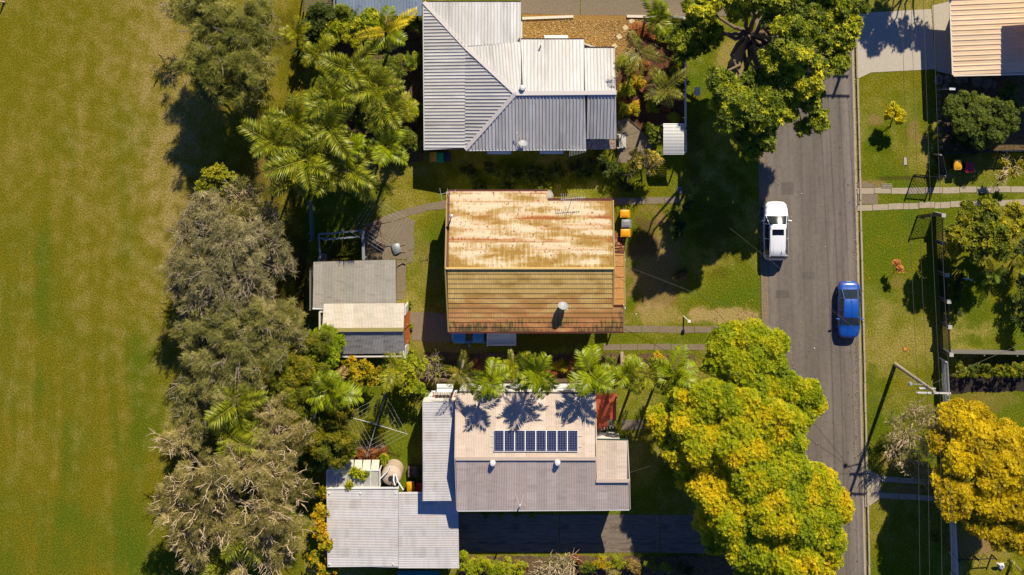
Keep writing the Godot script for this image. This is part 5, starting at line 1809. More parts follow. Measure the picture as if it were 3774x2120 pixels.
	car_bits(u, 1.45, 1.04, 0.87, teal, 0.05, 2.7, 0.75, 0.7, 0.55, 0.5)
	var tray := Mb.new()
	tray.box(Vector3(0, 0.86, 4.0), Vector3(1.9, 0.07, 2.3))
	var ty := part(u, "tray", tray, mat("tray_metal", S(222, 224, 222), 0.5))
	for q in [[Vector3(0.95, 1.0, 4.0), Vector3(0.05, 0.28, 2.3)], [Vector3(-0.95, 1.0, 4.0), Vector3(0.05, 0.28, 2.3)], [Vector3(0, 1.0, 5.14), Vector3(1.9, 0.28, 0.05)], [Vector3(0, 1.25, 2.9), Vector3(1.9, 0.8, 0.06)]]:
		var b := Mb.new()
		b.box(q[0], q[1])
		part(ty, "side_board", b, mat("white_tray", S(232, 234, 234), 0.5))
	u.position = P(1665, 1230) + Vector3(0.0, 0, -0.25)
	u.rotation.y = PI / 2
	# two cars under the street trees
	var silver := mat("silver_car", S(150, 152, 154), 0.3, 0.3)
	silver.clearcoat_enabled = true
	var s := copy(a, "parked_car", "silver wagon mostly hidden beneath the yellow street tree", P(2800, 1430) + Vector3(0.6, -0.05, 0))
	for n in s.get_children():
		if n is MeshInstance3D and n.material_override == white:
			n.material_override = silver
	var dk := mat("dark_car", S(30, 32, 36), 0.3)
	dk.clearcoat_enabled = true
	var d := copy(a, "parked_car", "dark car with pale roof rails glimpsed through the dark green street tree", P(2835, 210) + Vector3(0.3, -0.05, 0))
	for n in d.get_children():
		if n is MeshInstance3D and n.material_override == white:
			n.material_override = dk
		if n.name.begins_with("roof_rail"):
			n.material_override = mat("alloy", S(176, 178, 182), 0.3, 0.8)

# ---------------------------------------------------------------- bins
var bin0: Node3D

func wheelie(label: String, px: float, py: float, turn: float, lid: Color, body := Color(0.1, 0.12, 0.11)) -> void:
	var t := thing("wheelie_bin", label, "bin", Vector3.ZERO, "wheelie bins")
	var key := "bin_lid_%d_%d" % [lid.r8, lid.g8]
	var b := Mb.new()
	var lo := [Vector3(-0.22, 0.06, -0.24), Vector3(0.22, 0.06, -0.24), Vector3(0.22, 0.06, 0.24), Vector3(-0.22, 0.06, 0.24)]
	var hi := [Vector3(-0.29, 0.98, -0.33), Vector3(0.29, 0.98, -0.33), Vector3(0.29, 0.98, 0.33), Vector3(-0.29, 0.98, 0.33)]
	for k in 4:
		var j := (k + 1) % 4
		b.quad(lo[j], lo[k], hi[k], hi[j])
	b.quad(lo[0], lo[1], lo[2], lo[3])
	part(t, "body", b, mat("bin_body_%d" % body.g8, body, 0.6))
	var l := Mb.new()
	var g := []
	for i in 7:
		var row := []
		for k in 7:
			var x := (i / 6.0 - 0.5) * 0.62
			var z := (k / 6.0 - 0.5) * 0.74
			var e := minf(minf(i, 6 - i), minf(k, 6 - k))
			row.append(Vector3(x, 0.99 + (0.075 if e >= 2 else (0.055 if e == 1 else 0.0)), z))
		g.append(row)
	l.grid(g, 0, 6, 0, 6, true)
	part(t, "lid", l, mat(key, lid, 0.45))
	var h := Mb.new()
	h.tube([Vector3(-0.25, 0.97, 0.42), Vector3(0.25, 0.97, 0.42)], [0.02, 0.02], 6)
	h.tube([Vector3(-0.25, 0.97, 0.3), Vector3(-0.25, 0.97, 0.42)], [0.02, 0.02], 6)
	h.tube([Vector3(0.25, 0.97, 0.3), Vector3(0.25, 0.97, 0.42)], [0.02, 0.02], 6)
	part(t, "handle", h, mat(key, lid, 0.45))
	for sd in [-1.0, 1.0]:
		var w := Mb.new()
		w.lathe(Vector3(sd * 0.24, 0.1, 0.27), [Vector2(0.0, -0.03), Vector2(0.1, -0.03), Vector2(0.1, 0.03), Vector2(0.0, 0.03)], 12, Basis(Vector3(0, 0, 1), PI / 2))
		part(t, "wheel", w, mat("tyre", S(24, 24, 25), 0.9))
	t.position = P(px, py, 1.0) * Vector3(1, 0, 1)
	t.rotation.y = turn

func bins() -> void:
	var y := S(232, 158, 8)
	wheelie("yellow lidded bin nearest the front path, first in the row of three", 2303, 788, PI / 2, y)
	wheelie("grey lidded bin between two yellow lidded ones", 2308, 824, PI / 2, S(138, 138, 142), S(60, 62, 66))
	wheelie("yellow lidded bin nearest the brick steps, last in the row of three", 2305, 859, PI / 2, y)
	wheelie("yellow lidded bin under the northern house eave beside a green one", 1596, 578, 0.05, S(214, 144, 16))
	wheelie("green lidded bin under the northern house eave", 1621, 580, 0.0, S(20, 148, 84))
	wheelie("dark lidded bin beside the green lidded bin", 1647, 578, 0.0, S(22, 36, 50))
	wheelie("yellow lidded bin behind the dark slat fence across the street", 3531, 606, 0.03, S(222, 164, 28))
	wheelie("crimson lidded bin behind the dark slat fence across the street", 3574, 616, -0.05, S(190, 14, 62))
	wheelie("yellow lidded bin between water tank and white wing roof", 1513, 1793, 0.1, S(220, 162, 20))
	wheelie("red lidded bin tucked against the white wing roof", 1548, 1798, 0.0, S(186, 16, 20))

# ---------------------------------------------------------------- roof fittings
func dish(label: String, px: float, py: float, h: float, r: float, foot: Vector3, arm: Vector2) -> void:
	var c := P(px, py, h)
	var t := thing("satellite_dish", label, "satellite dish", foot)
	var face := Vector3(0.1, 0.62, -0.78).normalized()
	var x := face.cross(Vector3.FORWARD).normalized()
	var bs := Basis(x, face, x.cross(face))
	var b := Mb.new(foot)
	var pr := []
	for k in 7:
		pr.append(Vector2(r * k / 6.0, 0.16 * r * pow(k / 6.0, 2.0) * 2.0))
	b.lathe(c, pr, 28, bs)
	var back := []
	for k in 7:
		back.append(Vector2(r * (6 - k) / 6.0, 0.16 * r * pow((6 - k) / 6.0, 2.0) * 2.0 - 0.02))
	b.lathe(c, back, 28, bs)
	part(t, "reflector", b, mat("dish_grey", S(158, 162, 164), 0.5))
	var m := Mb.new(foot)
	m.tube([foot, foot.lerp(c, 0.7) + Vector3(0, -0.1, 0), c - face * 0.03], [0.03, 0.03, 0.04], 8)
	part(t, "mast", m, mat("galvanised", S(206, 206, 204), 0.4, 0.3))
	var a := Mb.new(foot)
	var e := c + face * r * 1.0 + Vector3(arm.x, -0.1, arm.y)
	a.tube([c - bs.z * r * 0.9 * signf(arm.y), e], [0.018, 0.018], 6)
	a.lathe(e, [Vector2(0.0, -0.08), Vector2(0.05, -0.06), Vector2(0.05, 0.06), Vector2(0.0, 0.08)], 10)
	part(t, "feed_arm", a, mat("galvanised", S(206, 206, 204), 0.4, 0.3))

func antenna(label: String, foot: Vector3, tall: float, dir: Vector3, elements: int, ln: float) -> void:
	var t := thing("television_aerial", label, "aerial", foot)
	var m := Mb.new(foot)
	m.tube([foot, foot + Vector3(0, tall, 0)], [0.022, 0.018], 6)
	part(t, "mast", m, mat("galvanised", S(206, 206, 204), 0.4, 0.3))
	var b := Mb.new(foot)
	var top := foot + Vector3(0, tall - 0.05, 0)
	b.tube([top - dir * ln * 0.5, top + dir * ln * 0.5], [0.016, 0.016], 6)
	part(t, "boom", b, mat("galvanised", S(206, 206, 204), 0.4, 0.3))
	var s := dir.cross(Vector3.UP).normalized()
	for i in elements:
		var f := float(i) / (elements - 1)
		var p := top + dir * ln * (0.46 - 0.92 * f)
		var l := lerpf(0.12, 0.46, pow(f, 0.8))
		var e := Mb.new(foot)
		e.tube([p - s * l, p + s * l], [0.012, 0.012], 5)
		part(t, "element", e, mat("galvanised", S(206, 206, 204), 0.4, 0.3))

func whirlybird(label: String, px: float, py: float, h: float, col: Color) -> void:
	var c := P(px, py, h + 0.3)
	c.y = h
	var t := thing("roof_ventilator", label, "roof ventilator", c)
	var k := Mb.new(c)
	k.lathe(c, [Vector2(0.2, -0.1), Vector2(0.17, 0.06), Vector2(0.0, 0.06)], 18)
	part(t, "collar", k, mat("galvanised", S(206, 206, 204), 0.4, 0.3))
	for i in 18:
		var a := TAU * i / 18
		var b := Mb.new(c)
		var g := []
		for j in 2:
			var col2 := []
			for q in 6:
				var f := q / 5.0
				var rr := 0.12 + 0.13 * sin(PI * clampf(0.2 + f * 0.75, 0, 1))
				var aa := a + f * 0.3 + j * TAU / 18 * 1.15
				col2.append(c + Vector3(cos(aa) * (rr - 0.02 * j), 0.07 + 0.3 * f, sin(aa) * (rr - 0.02 * j)))
			g.append(col2)
		b.grid(g, 0, 1, 0, 5, true)
		part(t, "vane", b, mat("vane_%d" % col.r8, col, 0.45))
	var cp := Mb.new(c)
	cp.lathe(c + Vector3(0, 0.36, 0), [Vector2(0.19, 0.0), Vector2(0.17, 0.04), Vector2(0.0, 0.08)], 18)
	part(t, "cap", cp, mat("vane_%d" % col.r8, col, 0.45))

func solar() -> void:
	var w := 96
	var h := 192
	var out := PackedByteArray()
	out.resize(w * h * 3)
	for y in h:
		for x in w:
			var i := (y * w + x) * 3
			var u := fmod(x / 16.0, 1.0)
			var v := fmod(y / 16.0, 1.0)
			var c := S(24, 30, 66)
			# rounded corners of the cells leave pale diamonds; thin silver bus lines
			var d := absf(u - 0.5) + absf(v - 0.5)
			if d > 0.84:
				c = S(214, 216, 220)
			elif u < 0.05 or v < 0.05:
				c = S(70, 78, 110)
			elif absf(u - 0.5) < 0.03:
				c = S(58, 62, 96)
			out[i] = c.r8
			out[i + 1] = c.g8
			out[i + 2] = c.b8
	var m := mat("solar_cells", Color.WHITE, 0.15)
	m.albedo_texture = tex_from(out, w, h)
	var al := mat("panel_frame", S(222, 222, 222), 0.5, 0.0)
	for i in 8:
		var x0 := 1819.0 + i * 38.9
		var hh := func(py: float) -> float: return lerpf(4.2, 5.55, (py - 1449.0) / 241.0) + 0.13
		var a := P(x0 + 0.8, 1664, hh.call(1664.0))
		var b := P(x0 + 38.1, 1664, hh.call(1664.0))
		var c := P(x0 + 38.1, 1587, hh.call(1587.0))
		var d := P(x0 + 0.8, 1587, hh.call(1587.0))
		var nth: String = ["westernmost solar panel of the row of eight", "second solar panel from the wing roof end", "third solar panel from the wing roof end", "fourth solar panel from the wing roof end, touched by palm shade", "fifth solar panel from the wing roof end", "sixth solar panel from the wing roof end", "seventh solar panel, last but one towards the street", "solar panel at the street end of the row of eight"][i]
		var t := thing("solar_panel", nth, "solar panel", (a + b + c + d) * 0.25, "solar panels on the south house roof")
		var cells := Mb.new(t.position)
		cells.quad(a, b, c, d, Vector2(0, 1), Vector2(1, 1), Vector2(1, 0), Vector2(0, 0))
		part(t, "cells", cells, m)
		var f := Mb.new(t.position)
		for q in [[a, b], [b, c], [c, d], [d, a]]:
			f.beam(q[0], q[1], 0.04, 0.05)
		part(t, "frame", f, al)
	var r := thing("mounting_rail", "pair of aluminium rails sticking out under the solar panels", "rail", P(1974, 1625, 5.1))
	for y in [1606.0, 1646.0]:
		var b := Mb.new(r.position)
		var q := lerpf(4.2, 5.55, (y - 1449.0) / 241.0) + 0.07
		b.beam(P(1806, y, q), P(2144, y, q), 0.04, 0.04)
		part(r, "rail", b, al)

func fittings() -> void:
	solar()
	dish("pale satellite dish on the mustard roof slope of the middle house", 2075, 1131, 5.0, 0.4, P(2076, 1120, 4.2), Vector2(0.3, 0.5))
	dish("pale satellite dish at the south eave of the northern house", 1927, 532, 4.1, 0.36, P(1928, 540, 3.35), Vector2(-0.5, -0.6))
	whirlybird("white spinning roof ventilator on the northern house ridge", 1926, 324, 4.95, S(222, 222, 224))
	whirlybird("white roof ventilator on the southern house nearer the wing", 1816, 1709, 5.45, S(226, 224, 222))
	whirlybird("white roof ventilator on the southern house nearer the porch", 2055, 1707, 5.45, S(226, 224, 222))
	antenna("comb shaped television aerial over the north gutter of the middle house", P(2110, 726, 3.9), 1.4, Vector3(-1, 0, 0.08).normalized() * -1.0, 12, 1.9)
	antenna("tall television aerial at the south east corner of the northern house", P(2126, 552, 3.2), 1.5, Vector3(1, 0, 0.02).normalized(), 11, 1.3)
	antenna("small forked aerial at the north west corner of the middle house", P(1655, 706, 3.8), 1.2, Vector3(1, 0, -0.2).normalized(), 3, 1.2)
	var v := thing("vent_pipe", "white vent pipe with two stays at the southern house gutter", "pipe", P(1914, 1868, 3.6))
	var b := Mb.new(v.position)
	b.tube([P(1912, 1872, 4.1), P(1917, 1872, 5.6)], [0.06, 0.06], 8)
	b.tube([P(1917, 1872, 5.6), P(1917, 1862, 5.75)], [0.06, 0.05], 8)
	part(v, "pipe", b, mat("white_paint", S(226, 226, 222), 0.5))
	for x in [1900.0, 1930.0]:
		var s := Mb.new(v.position)
		s.tube([P(1916, 1870, 5.3), P(x, 1820, 4.55)], [0.012, 0.012], 5)
		part(v, "stay", s, mat("galvanised", S(206, 206, 204), 0.4, 0.3))
	var w := thing("vent_pipe", "little white vent pipe on the sunlit slope of the northern house", "pipe", P(1993, 165, 3.7))
	b = Mb.new(w.position)
	b.tube([P(1993, 168, 3.5), P(1994, 164, 4.1)], [0.05, 0.05], 8)
	part(w, "pipe", b, mat("white_paint", S(226, 226, 222), 0.5))
	var cp := Mb.new(w.position)
	cp.lathe(P(1994, 164, 4.1), [Vector2(0.09, 0.0), Vector2(0.08, 0.05), Vector2(0.0, 0.08)], 10)
	part(w, "cap", cp, mat("white_paint", S(226, 226, 222), 0.5))

# ---------------------------------------------------------------- fences and gates
func fence(called: String, label: String, cat: String, a: Vector3, b: Vector3, h: float, step: float, picket: Vector2, m: Material, post_every := 2.4, pm: Material = null, rails := [0.3, 0.85], group := "", top_slope := 0.0, piece := "picket") -> Node3D:
	var t := thing(called, label, cat, a, group)
	var d := (b - a).normalized()
	var ln := a.distance_to(b)
	var bs := Basis(d, Vector3.UP, d.cross(Vector3.UP))
	var n := int(ln / step)
	var hs := [h * 0.985, h, h * 1.01]
	var ms := []
	for x in hs:
		var q := Mb.new()
		q.box(Vector3(0, x * 0.5, 0), Vector3(picket.x, x, picket.y))
		ms.append(q.mesh())
	for i in n:
		var o := part_mesh(t, piece, ms[(i * 7 + i / 3) % 3], m)
		o.transform = Transform3D(bs, d * (i + 0.5) * step + Vector3(0, 0.06, 0))
	for f in rails:
		var r := Mb.new(a)
		var o: Vector3 = Vector3(0, h * f, 0) + bs.z * (picket.y * 0.5 + 0.02)
		r.beam(a + o, b + o, 0.04, 0.07)
		part(t, "rail", r, m)
	var k := int(ln / post_every) + 1
	for i in k + 1:
		var p := a + d * minf(i * post_every, ln)
		var q := Mb.new(a)
		q.box(p + Vector3(0, h * 0.5 + 0.02, 0) + bs.z * (picket.y * 0.5 + 0.1), Vector3(0.1, h + 0.04, 0.1), bs)
		part(t, "post", q, pm if pm else m)
		if i * post_every >= ln:
			break
	return t

func fences() -> void:
	var wp := mat("white_paint", S(226, 226, 222), 0.5)
	fence("picket_fence", "white picket fence along the front of the northern garden", "fence", P(2520, 130), P(2524, 560), 1.15, 0.1, Vector2(0.07, 0.025), wp, 2.2)
	fence("picket_fence", "short white picket fence beside the top driveway", "fence", P(2470, 62), P(2519, 66), 1.1, 0.1, Vector2(0.07, 0.025), wp, 1.0)
	fence("picket_fence", "white picket fence across the street below the utility pole", "fence", P(3468, 1318), P(3508, 2110), 1.5, 0.125, Vector2(0.085, 0.03), mat("pale_paint", S(206, 208, 214), 0.6), 2.6)
	# dark bar fence with broad grey posts
	var dark := mat("dark_bar", S(26, 28, 34), 0.5)
	var pg := mat("grey_post", S(150, 146, 140), 0.8)
	var pts := [P(3448, 786), P(3450, 888), P(3461, 1002), P(3467, 1098), P(3471, 1190), P(3476, 1290)]
	for i in 5:
		var lab: String = ["dark bar fence bay next to the open gate across the street", "dark bar fence bay second from the gate, by the round tree", "middle dark bar fence bay of the five", "dark bar fence bay second from the dark hedge", "dark bar fence bay that meets the dark hedge"][i]
		var t := fence("bar_fence", lab, "fence", pts[i], pts[i + 1], 1.7, 0.12, Vector2(0.07, 0.03), dark, 9.0, dark, [0.08, 0.93], "dark fence bays", 0.0, "bar")
		t.set_meta("group", "dark fence bays")
	for i in 6:
		var lab: String = ["broad grey fence post at the gate opening", "second broad grey fence post from the gate", "third broad grey fence post from the gate", "fourth broad grey fence post from the gate", "fifth broad grey fence post, next to the last", "broad grey fence post at the hedge corner"][i]
		var t := thing("fence_post", lab, "post", pts[i], "grey fence posts")
		var b := Mb.new(pts[i])
		b.box(pts[i] + Vector3(0, 0.92, 0), Vector3(0.26, 1.84, 0.24))
		part(t, "shaft", b, pg)
		var c := Mb.new(pts[i])
		c.box(pts[i] + Vector3(0, 1.87, 0), Vector3(0.32, 0.06, 0.3))
		part(t, "cap", c, mat("cap_grey", S(176, 172, 166), 0.8))
	# open gate leaves beside the strips
	fence("gate", "dark bar gate leaf standing open beside the fence posts", "gate", P(3380, 793), P(3447, 784), 1.7, 0.12, Vector2(0.035, 0.03), dark, 1.4, dark, [0.08, 0.97], "", 0.0, "bar")
	fence("gate", "dark bar gate leaf standing open beside the upper concrete strip", "gate", P(3367, 642), P(3440, 648), 1.7, 0.12, Vector2(0.035, 0.03), dark, 1.6, dark, [0.08, 0.97], "", 0.0, "bar")
	# solid dark fence round the bin yard
	var nb := mat("navy_board", S(30, 38, 52), 0.6)
	var f1 := fence("board_fence", "short dark board fence on the verge side of the bins", "fence", P(3446, 567), P(3462, 645), 1.7, 0.12, Vector2(0.1, 0.03), nb, 1.7, pg, [0.1, 0.9], "", 0.0, "board")
	f1.set_meta("category", "fence")
	fence("board_fence", "long dark board fence behind the bins with pale top rail", "fence", P(3466, 560), P(3800, 552), 1.25, 0.16, Vector2(0.14, 0.03), nb, 2.4, nb, [0.1, 1.0], "", 0.0, "board")
	# low grey paling fence on the north side of the hedge
	fence("board_fence", "weathered grey board fence beside the clipped dark hedge", "fence", P(3480, 1287), P(3800, 1292), 1.6, 0.15, Vector2(0.14, 0.03), mat("grey_board", S(116, 112, 106), 0.9), 2.6, null, [0.2, 0.9], "", 0.0, "board")
	# back fence of the middle house: bluish metal
	fence("board_fence", "bluish metal back fence behind the middle house near the foxtail palms", "fence", P(1152, 742), P(1160, 880), 1.6, 0.2, Vector2(0.19, 0.03), mat("blue_board", S(120, 136, 150), 0.6), 2.4, null, [0.2, 0.9], "", 0.0, "board")
	fence("board_fence", "brown paling fence between the middle house and the southern palms", "fence", P(1545, 1393), P(2250, 1396), 1.2, 0.16, Vector2(0.14, 0.025), mat("brown_board", S(110, 88, 66), 0.9), 2.6, null, [0.2, 0.85], "", 0.0, "board")
	# low railing at the bottom right
	fence("railing", "low dark railing below the golden tree at the bottom edge", "railing", P(3520, 2046), P(3655, 2040), 1.0, 0.5, Vector2(0.03, 0.03), dark, 1.5, dark, [0.96], "", 0.0, "bar")
	var lp := thing("garden_arch", "white slatted arch over the garden gate of the northern house", "arch", P(2470, 500))
	for i in 22:
		var f := i / 21.0
		var py := lerpf(457, 568, f)
		var hh := 2.25 + 0.35 * sin(PI * f)
		var b := Mb.new(lp.position)
		b.box(P(2483, py, hh), Vector3(1.62, 0.025, 0.075), Basis(Vector3.RIGHT, -0.35 * cos(PI * f)))
		part(lp, "slat", b, wp)
	for x in [2448.0, 2483.0, 2518.0]:
		var b := Mb.new(lp.position)
		var arc := []
		for i in 9:
			var f := i / 8.0
			arc.append(P(x, lerpf(457, 568, f), 2.2 + 0.35 * sin(PI * f)))
		b.tube(arc, taper(9, 0.03, 0.03), 5)
		part(lp, "rib", b, wp)
	for q in [[2446, 462], [2520, 462], [2446, 562], [2520, 562]]:
		var b := Mb.new(lp.position)
		var p := P(q[0], q[1], 2.2)
		b.beam(p * Vector3(1, 0, 1), p, 0.09, 0.09)
		part(lp, "post", b, wp)
	var bb := thing("letterbox", "little dark green letterbox on the white picket fence", "letterbox", P(2527, 472))
	var b := Mb.new(bb.position)
	b.box(P(2527, 472) + Vector3(0, 1.25, 0), Vector3(0.3, 0.22, 0.22))
	part(bb, "box", b, mat("green_trim", S(44, 74, 58), 0.5))
	b = Mb.new(bb.position)
	b.beam(P(2527, 472), P(2527, 472) + Vector3(0, 1.14, 0), 0.06, 0.06)
	part(bb, "post", b, mat("green_trim", S(44, 74, 58), 0.5))
	var sg := thing("estate_sign", "white sign board on two stakes standing on the grass verge", "sign", P(2565, 337))
	b = Mb.new(sg.position)
	b.box(P(2565, 337) + Vector3(0, 0.75, 0), Vector3(0.1, 0.75, 0.62), Basis(Vector3(0, 0, 1), -0.35))
	part(sg, "board", b, mat("pale_paint", S(206, 208, 214), 0.6))
	for y in [322.0, 352.0]:
		b = Mb.new(sg.position)
		b.beam(P(2565, y), P(2565, y) + Vector3(0, 1.3, 0), 0.05, 0.05)
		part(sg, "stake", b, mat("pale_paint", S(206, 208, 214), 0.6))
	var ss := thing("sign_post", "white letterbox post leaning by the driveway strip at the front boundary", "post", P(2522, 1170))
	b = Mb.new(ss.position)
	b.beam(P(2520, 1165), P(2540, 1184, 0.9), 0.07, 0.07)
	b.box(P(2540, 1184, 0.95), Vector3(0.24, 0.18, 0.2))
	part(ss, "post", b, wp)
	# pavers and edging of the northern garden
	for q in [[2328, 78, 0.75], [2305, 102, 0.72], [2282, 135, 0.6], [2265, 170, 0.55]]:
		var pv := thing("stepping_stone", ["pale square stepping stone nearest the top driveway", "second pale square stepping stone from the driveway", "third pale square stepping stone, towards the house", "pale square stepping stone nearest the house corner"][[78, 102, 135, 170].find(q[1])], "stepping stone", P(q[0], q[1]), "stepping stones")
		var pb := Mb.new(pv.position)
		pb.box(P(q[0], q[1]) + Vector3(0, 0.02, 0), Vector3(0.36, 0.06, 0.36), Basis(Vector3.UP, q[2]))
		part(pv, "stone", pb, mat("paver", S(206, 190, 152), 0.85))
	for q in [[1925, 68, 2113, 61], [2310, 60, 2420, 62]]:
		var ed := thing("garden_edging", "long pale edging beam beside the pebble bed" if q[0] < 2000 else "short timber edging at the end of the pebble bed", "edging", P(q[0], q[1]))
		var eb := Mb.new(ed.position)
		eb.beam(P(q[0], q[1]) + Vector3(0, 0.08, 0), P(q[2], q[3]) + Vector3(0, 0.08, 0), 0.2, 0.16)
		part(ed, "beam", eb, mat("cream_trim", S(226, 212, 190), 0.5))
	for q in [[2416, 66, 2266, 300], [2312, 434, 2420, 530]]:
		var ed := thing("garden_edging", "thin timber edging between pebbles and mulch bed" if q[1] < 100 else "thin timber edging between path and mulch bed", "edging", P(q[0], q[1]))
		var eb := Mb.new(ed.position)
		eb.beam(P(q[0], q[1]) + Vector3(0, 0.05, 0), P(q[2], q[3]) + Vector3(0, 0.05, 0), 0.06, 0.12)
		part(ed, "board", eb, mat("brown_board", S(110, 88, 66), 0.9))
	# dark rock wall and boulders across the street
	rng.seed = 140
	var k := 0
	for q in [[3458, 292, 0.62], [3492, 292, 0.5], [3531, 292, 0.55], [3556, 290, 0.45], [3597, 300, 0.7], [3632, 305, 0.75], [3660, 310, 0.45], [3484, 318, 0.4]]:
		var bd := thing("boulder", ["big boulder at the driveway corner of the rock garden", "round boulder second from the driveway corner", "dark square boulder under the tan roof's gutter", "narrow boulder between two bigger ones under the tan roof", "tall upright boulder in the row under the tan roof", "largest boulder of the rock row", "small boulder at the end of the rock row", "low boulder in front of the rock row"][k], "boulder", P(q[0], q[1]), "boulders under the tan roof")
		k += 1
		rock(bd, P(q[0], q[1]), q[2], 140 + k, blotch("rock", [S(92, 82, 70), S(132, 120, 104), S(110, 98, 84)], 0.03, 0.95, 1.4, 0.18, 145))
	var lw := thing("stone_wall", "low line of grey stones along the verge across the street", "wall", P(3462, 440))
	for i in 10:
		rock(lw, P(3461 + i * 0.6, 330 + i * 24), 0.27, 160 + i, blotch("rock", [S(92, 82, 70)], 0.03, 0.9, 1.4), "stone")

func rock(t: Node3D, at: Vector3, r: float, sd: int, m: Material, called := "stone") -> void:
	var nz := noise(sd, 0.9, 3)
	var b := Mb.new(t.position)
	var g := []
	for i in 13:
		var row := []
		for j in 8:
			var a := TAU * (i % 12) / 12
			var e := PI * j / 7
			var d := Vector3(sin(e) * cos(a), cos(e), sin(e) * sin(a))
			row.append(at + Vector3(d.x, d.y * 0.75 + 0.25, d.z * 1.15) * r * 0.62 * (1.0 + 0.45 * nz.get_noise_3d(d.x * 1.3, d.y * 1.3, d.z * 1.3)))
		g.append(row)
	b.grid(g, 0, 12, 0, 7, true)
	part(t, called, b, m)

# ---------------------------------------------------------------- yard things
func hoist(label: String, px: float, py: float, h: float, r: float, turn: float, m: Material, lean := Vector3.ZERO) -> void:
	var top := P(px, py, h)
	var base := Vector3(top.x, 0, top.z) + lean
	var t := thing("clothes_hoist", label, "clothes line", base)
	var b := Mb.new(base)
	b.tube([base, top + Vector3(0, 0.15, 0)], [0.035, 0.028], 8)
	part(t, "pole", b, m)
	var ends := []
	for k in 4:
		var a := turn + TAU * k / 4
		var e := top + Vector3(cos(a), 0.14, sin(a)) * r
		e.y = h + 0.1
		ends.append(e)
		var s := Mb.new(base)
		s.tube([top, e], [0.022, 0.018], 6)
		s.tube([top - Vector3(0, 0.4, 0), top.lerp(e, 0.6)], [0.014, 0.014], 5)
		part(t, "arm", s, m)
	for f in [0.5, 0.66, 0.82, 0.98]:
		for k in 4:
			var l := Mb.new(base)
			l.tube([top.lerp(ends[k], f), top.lerp(ends[(k + 1) % 4], f)], [0.006, 0.006], 4)
			part(t, "wire", l, mat("line_wire", S(200, 202, 200), 0.5))

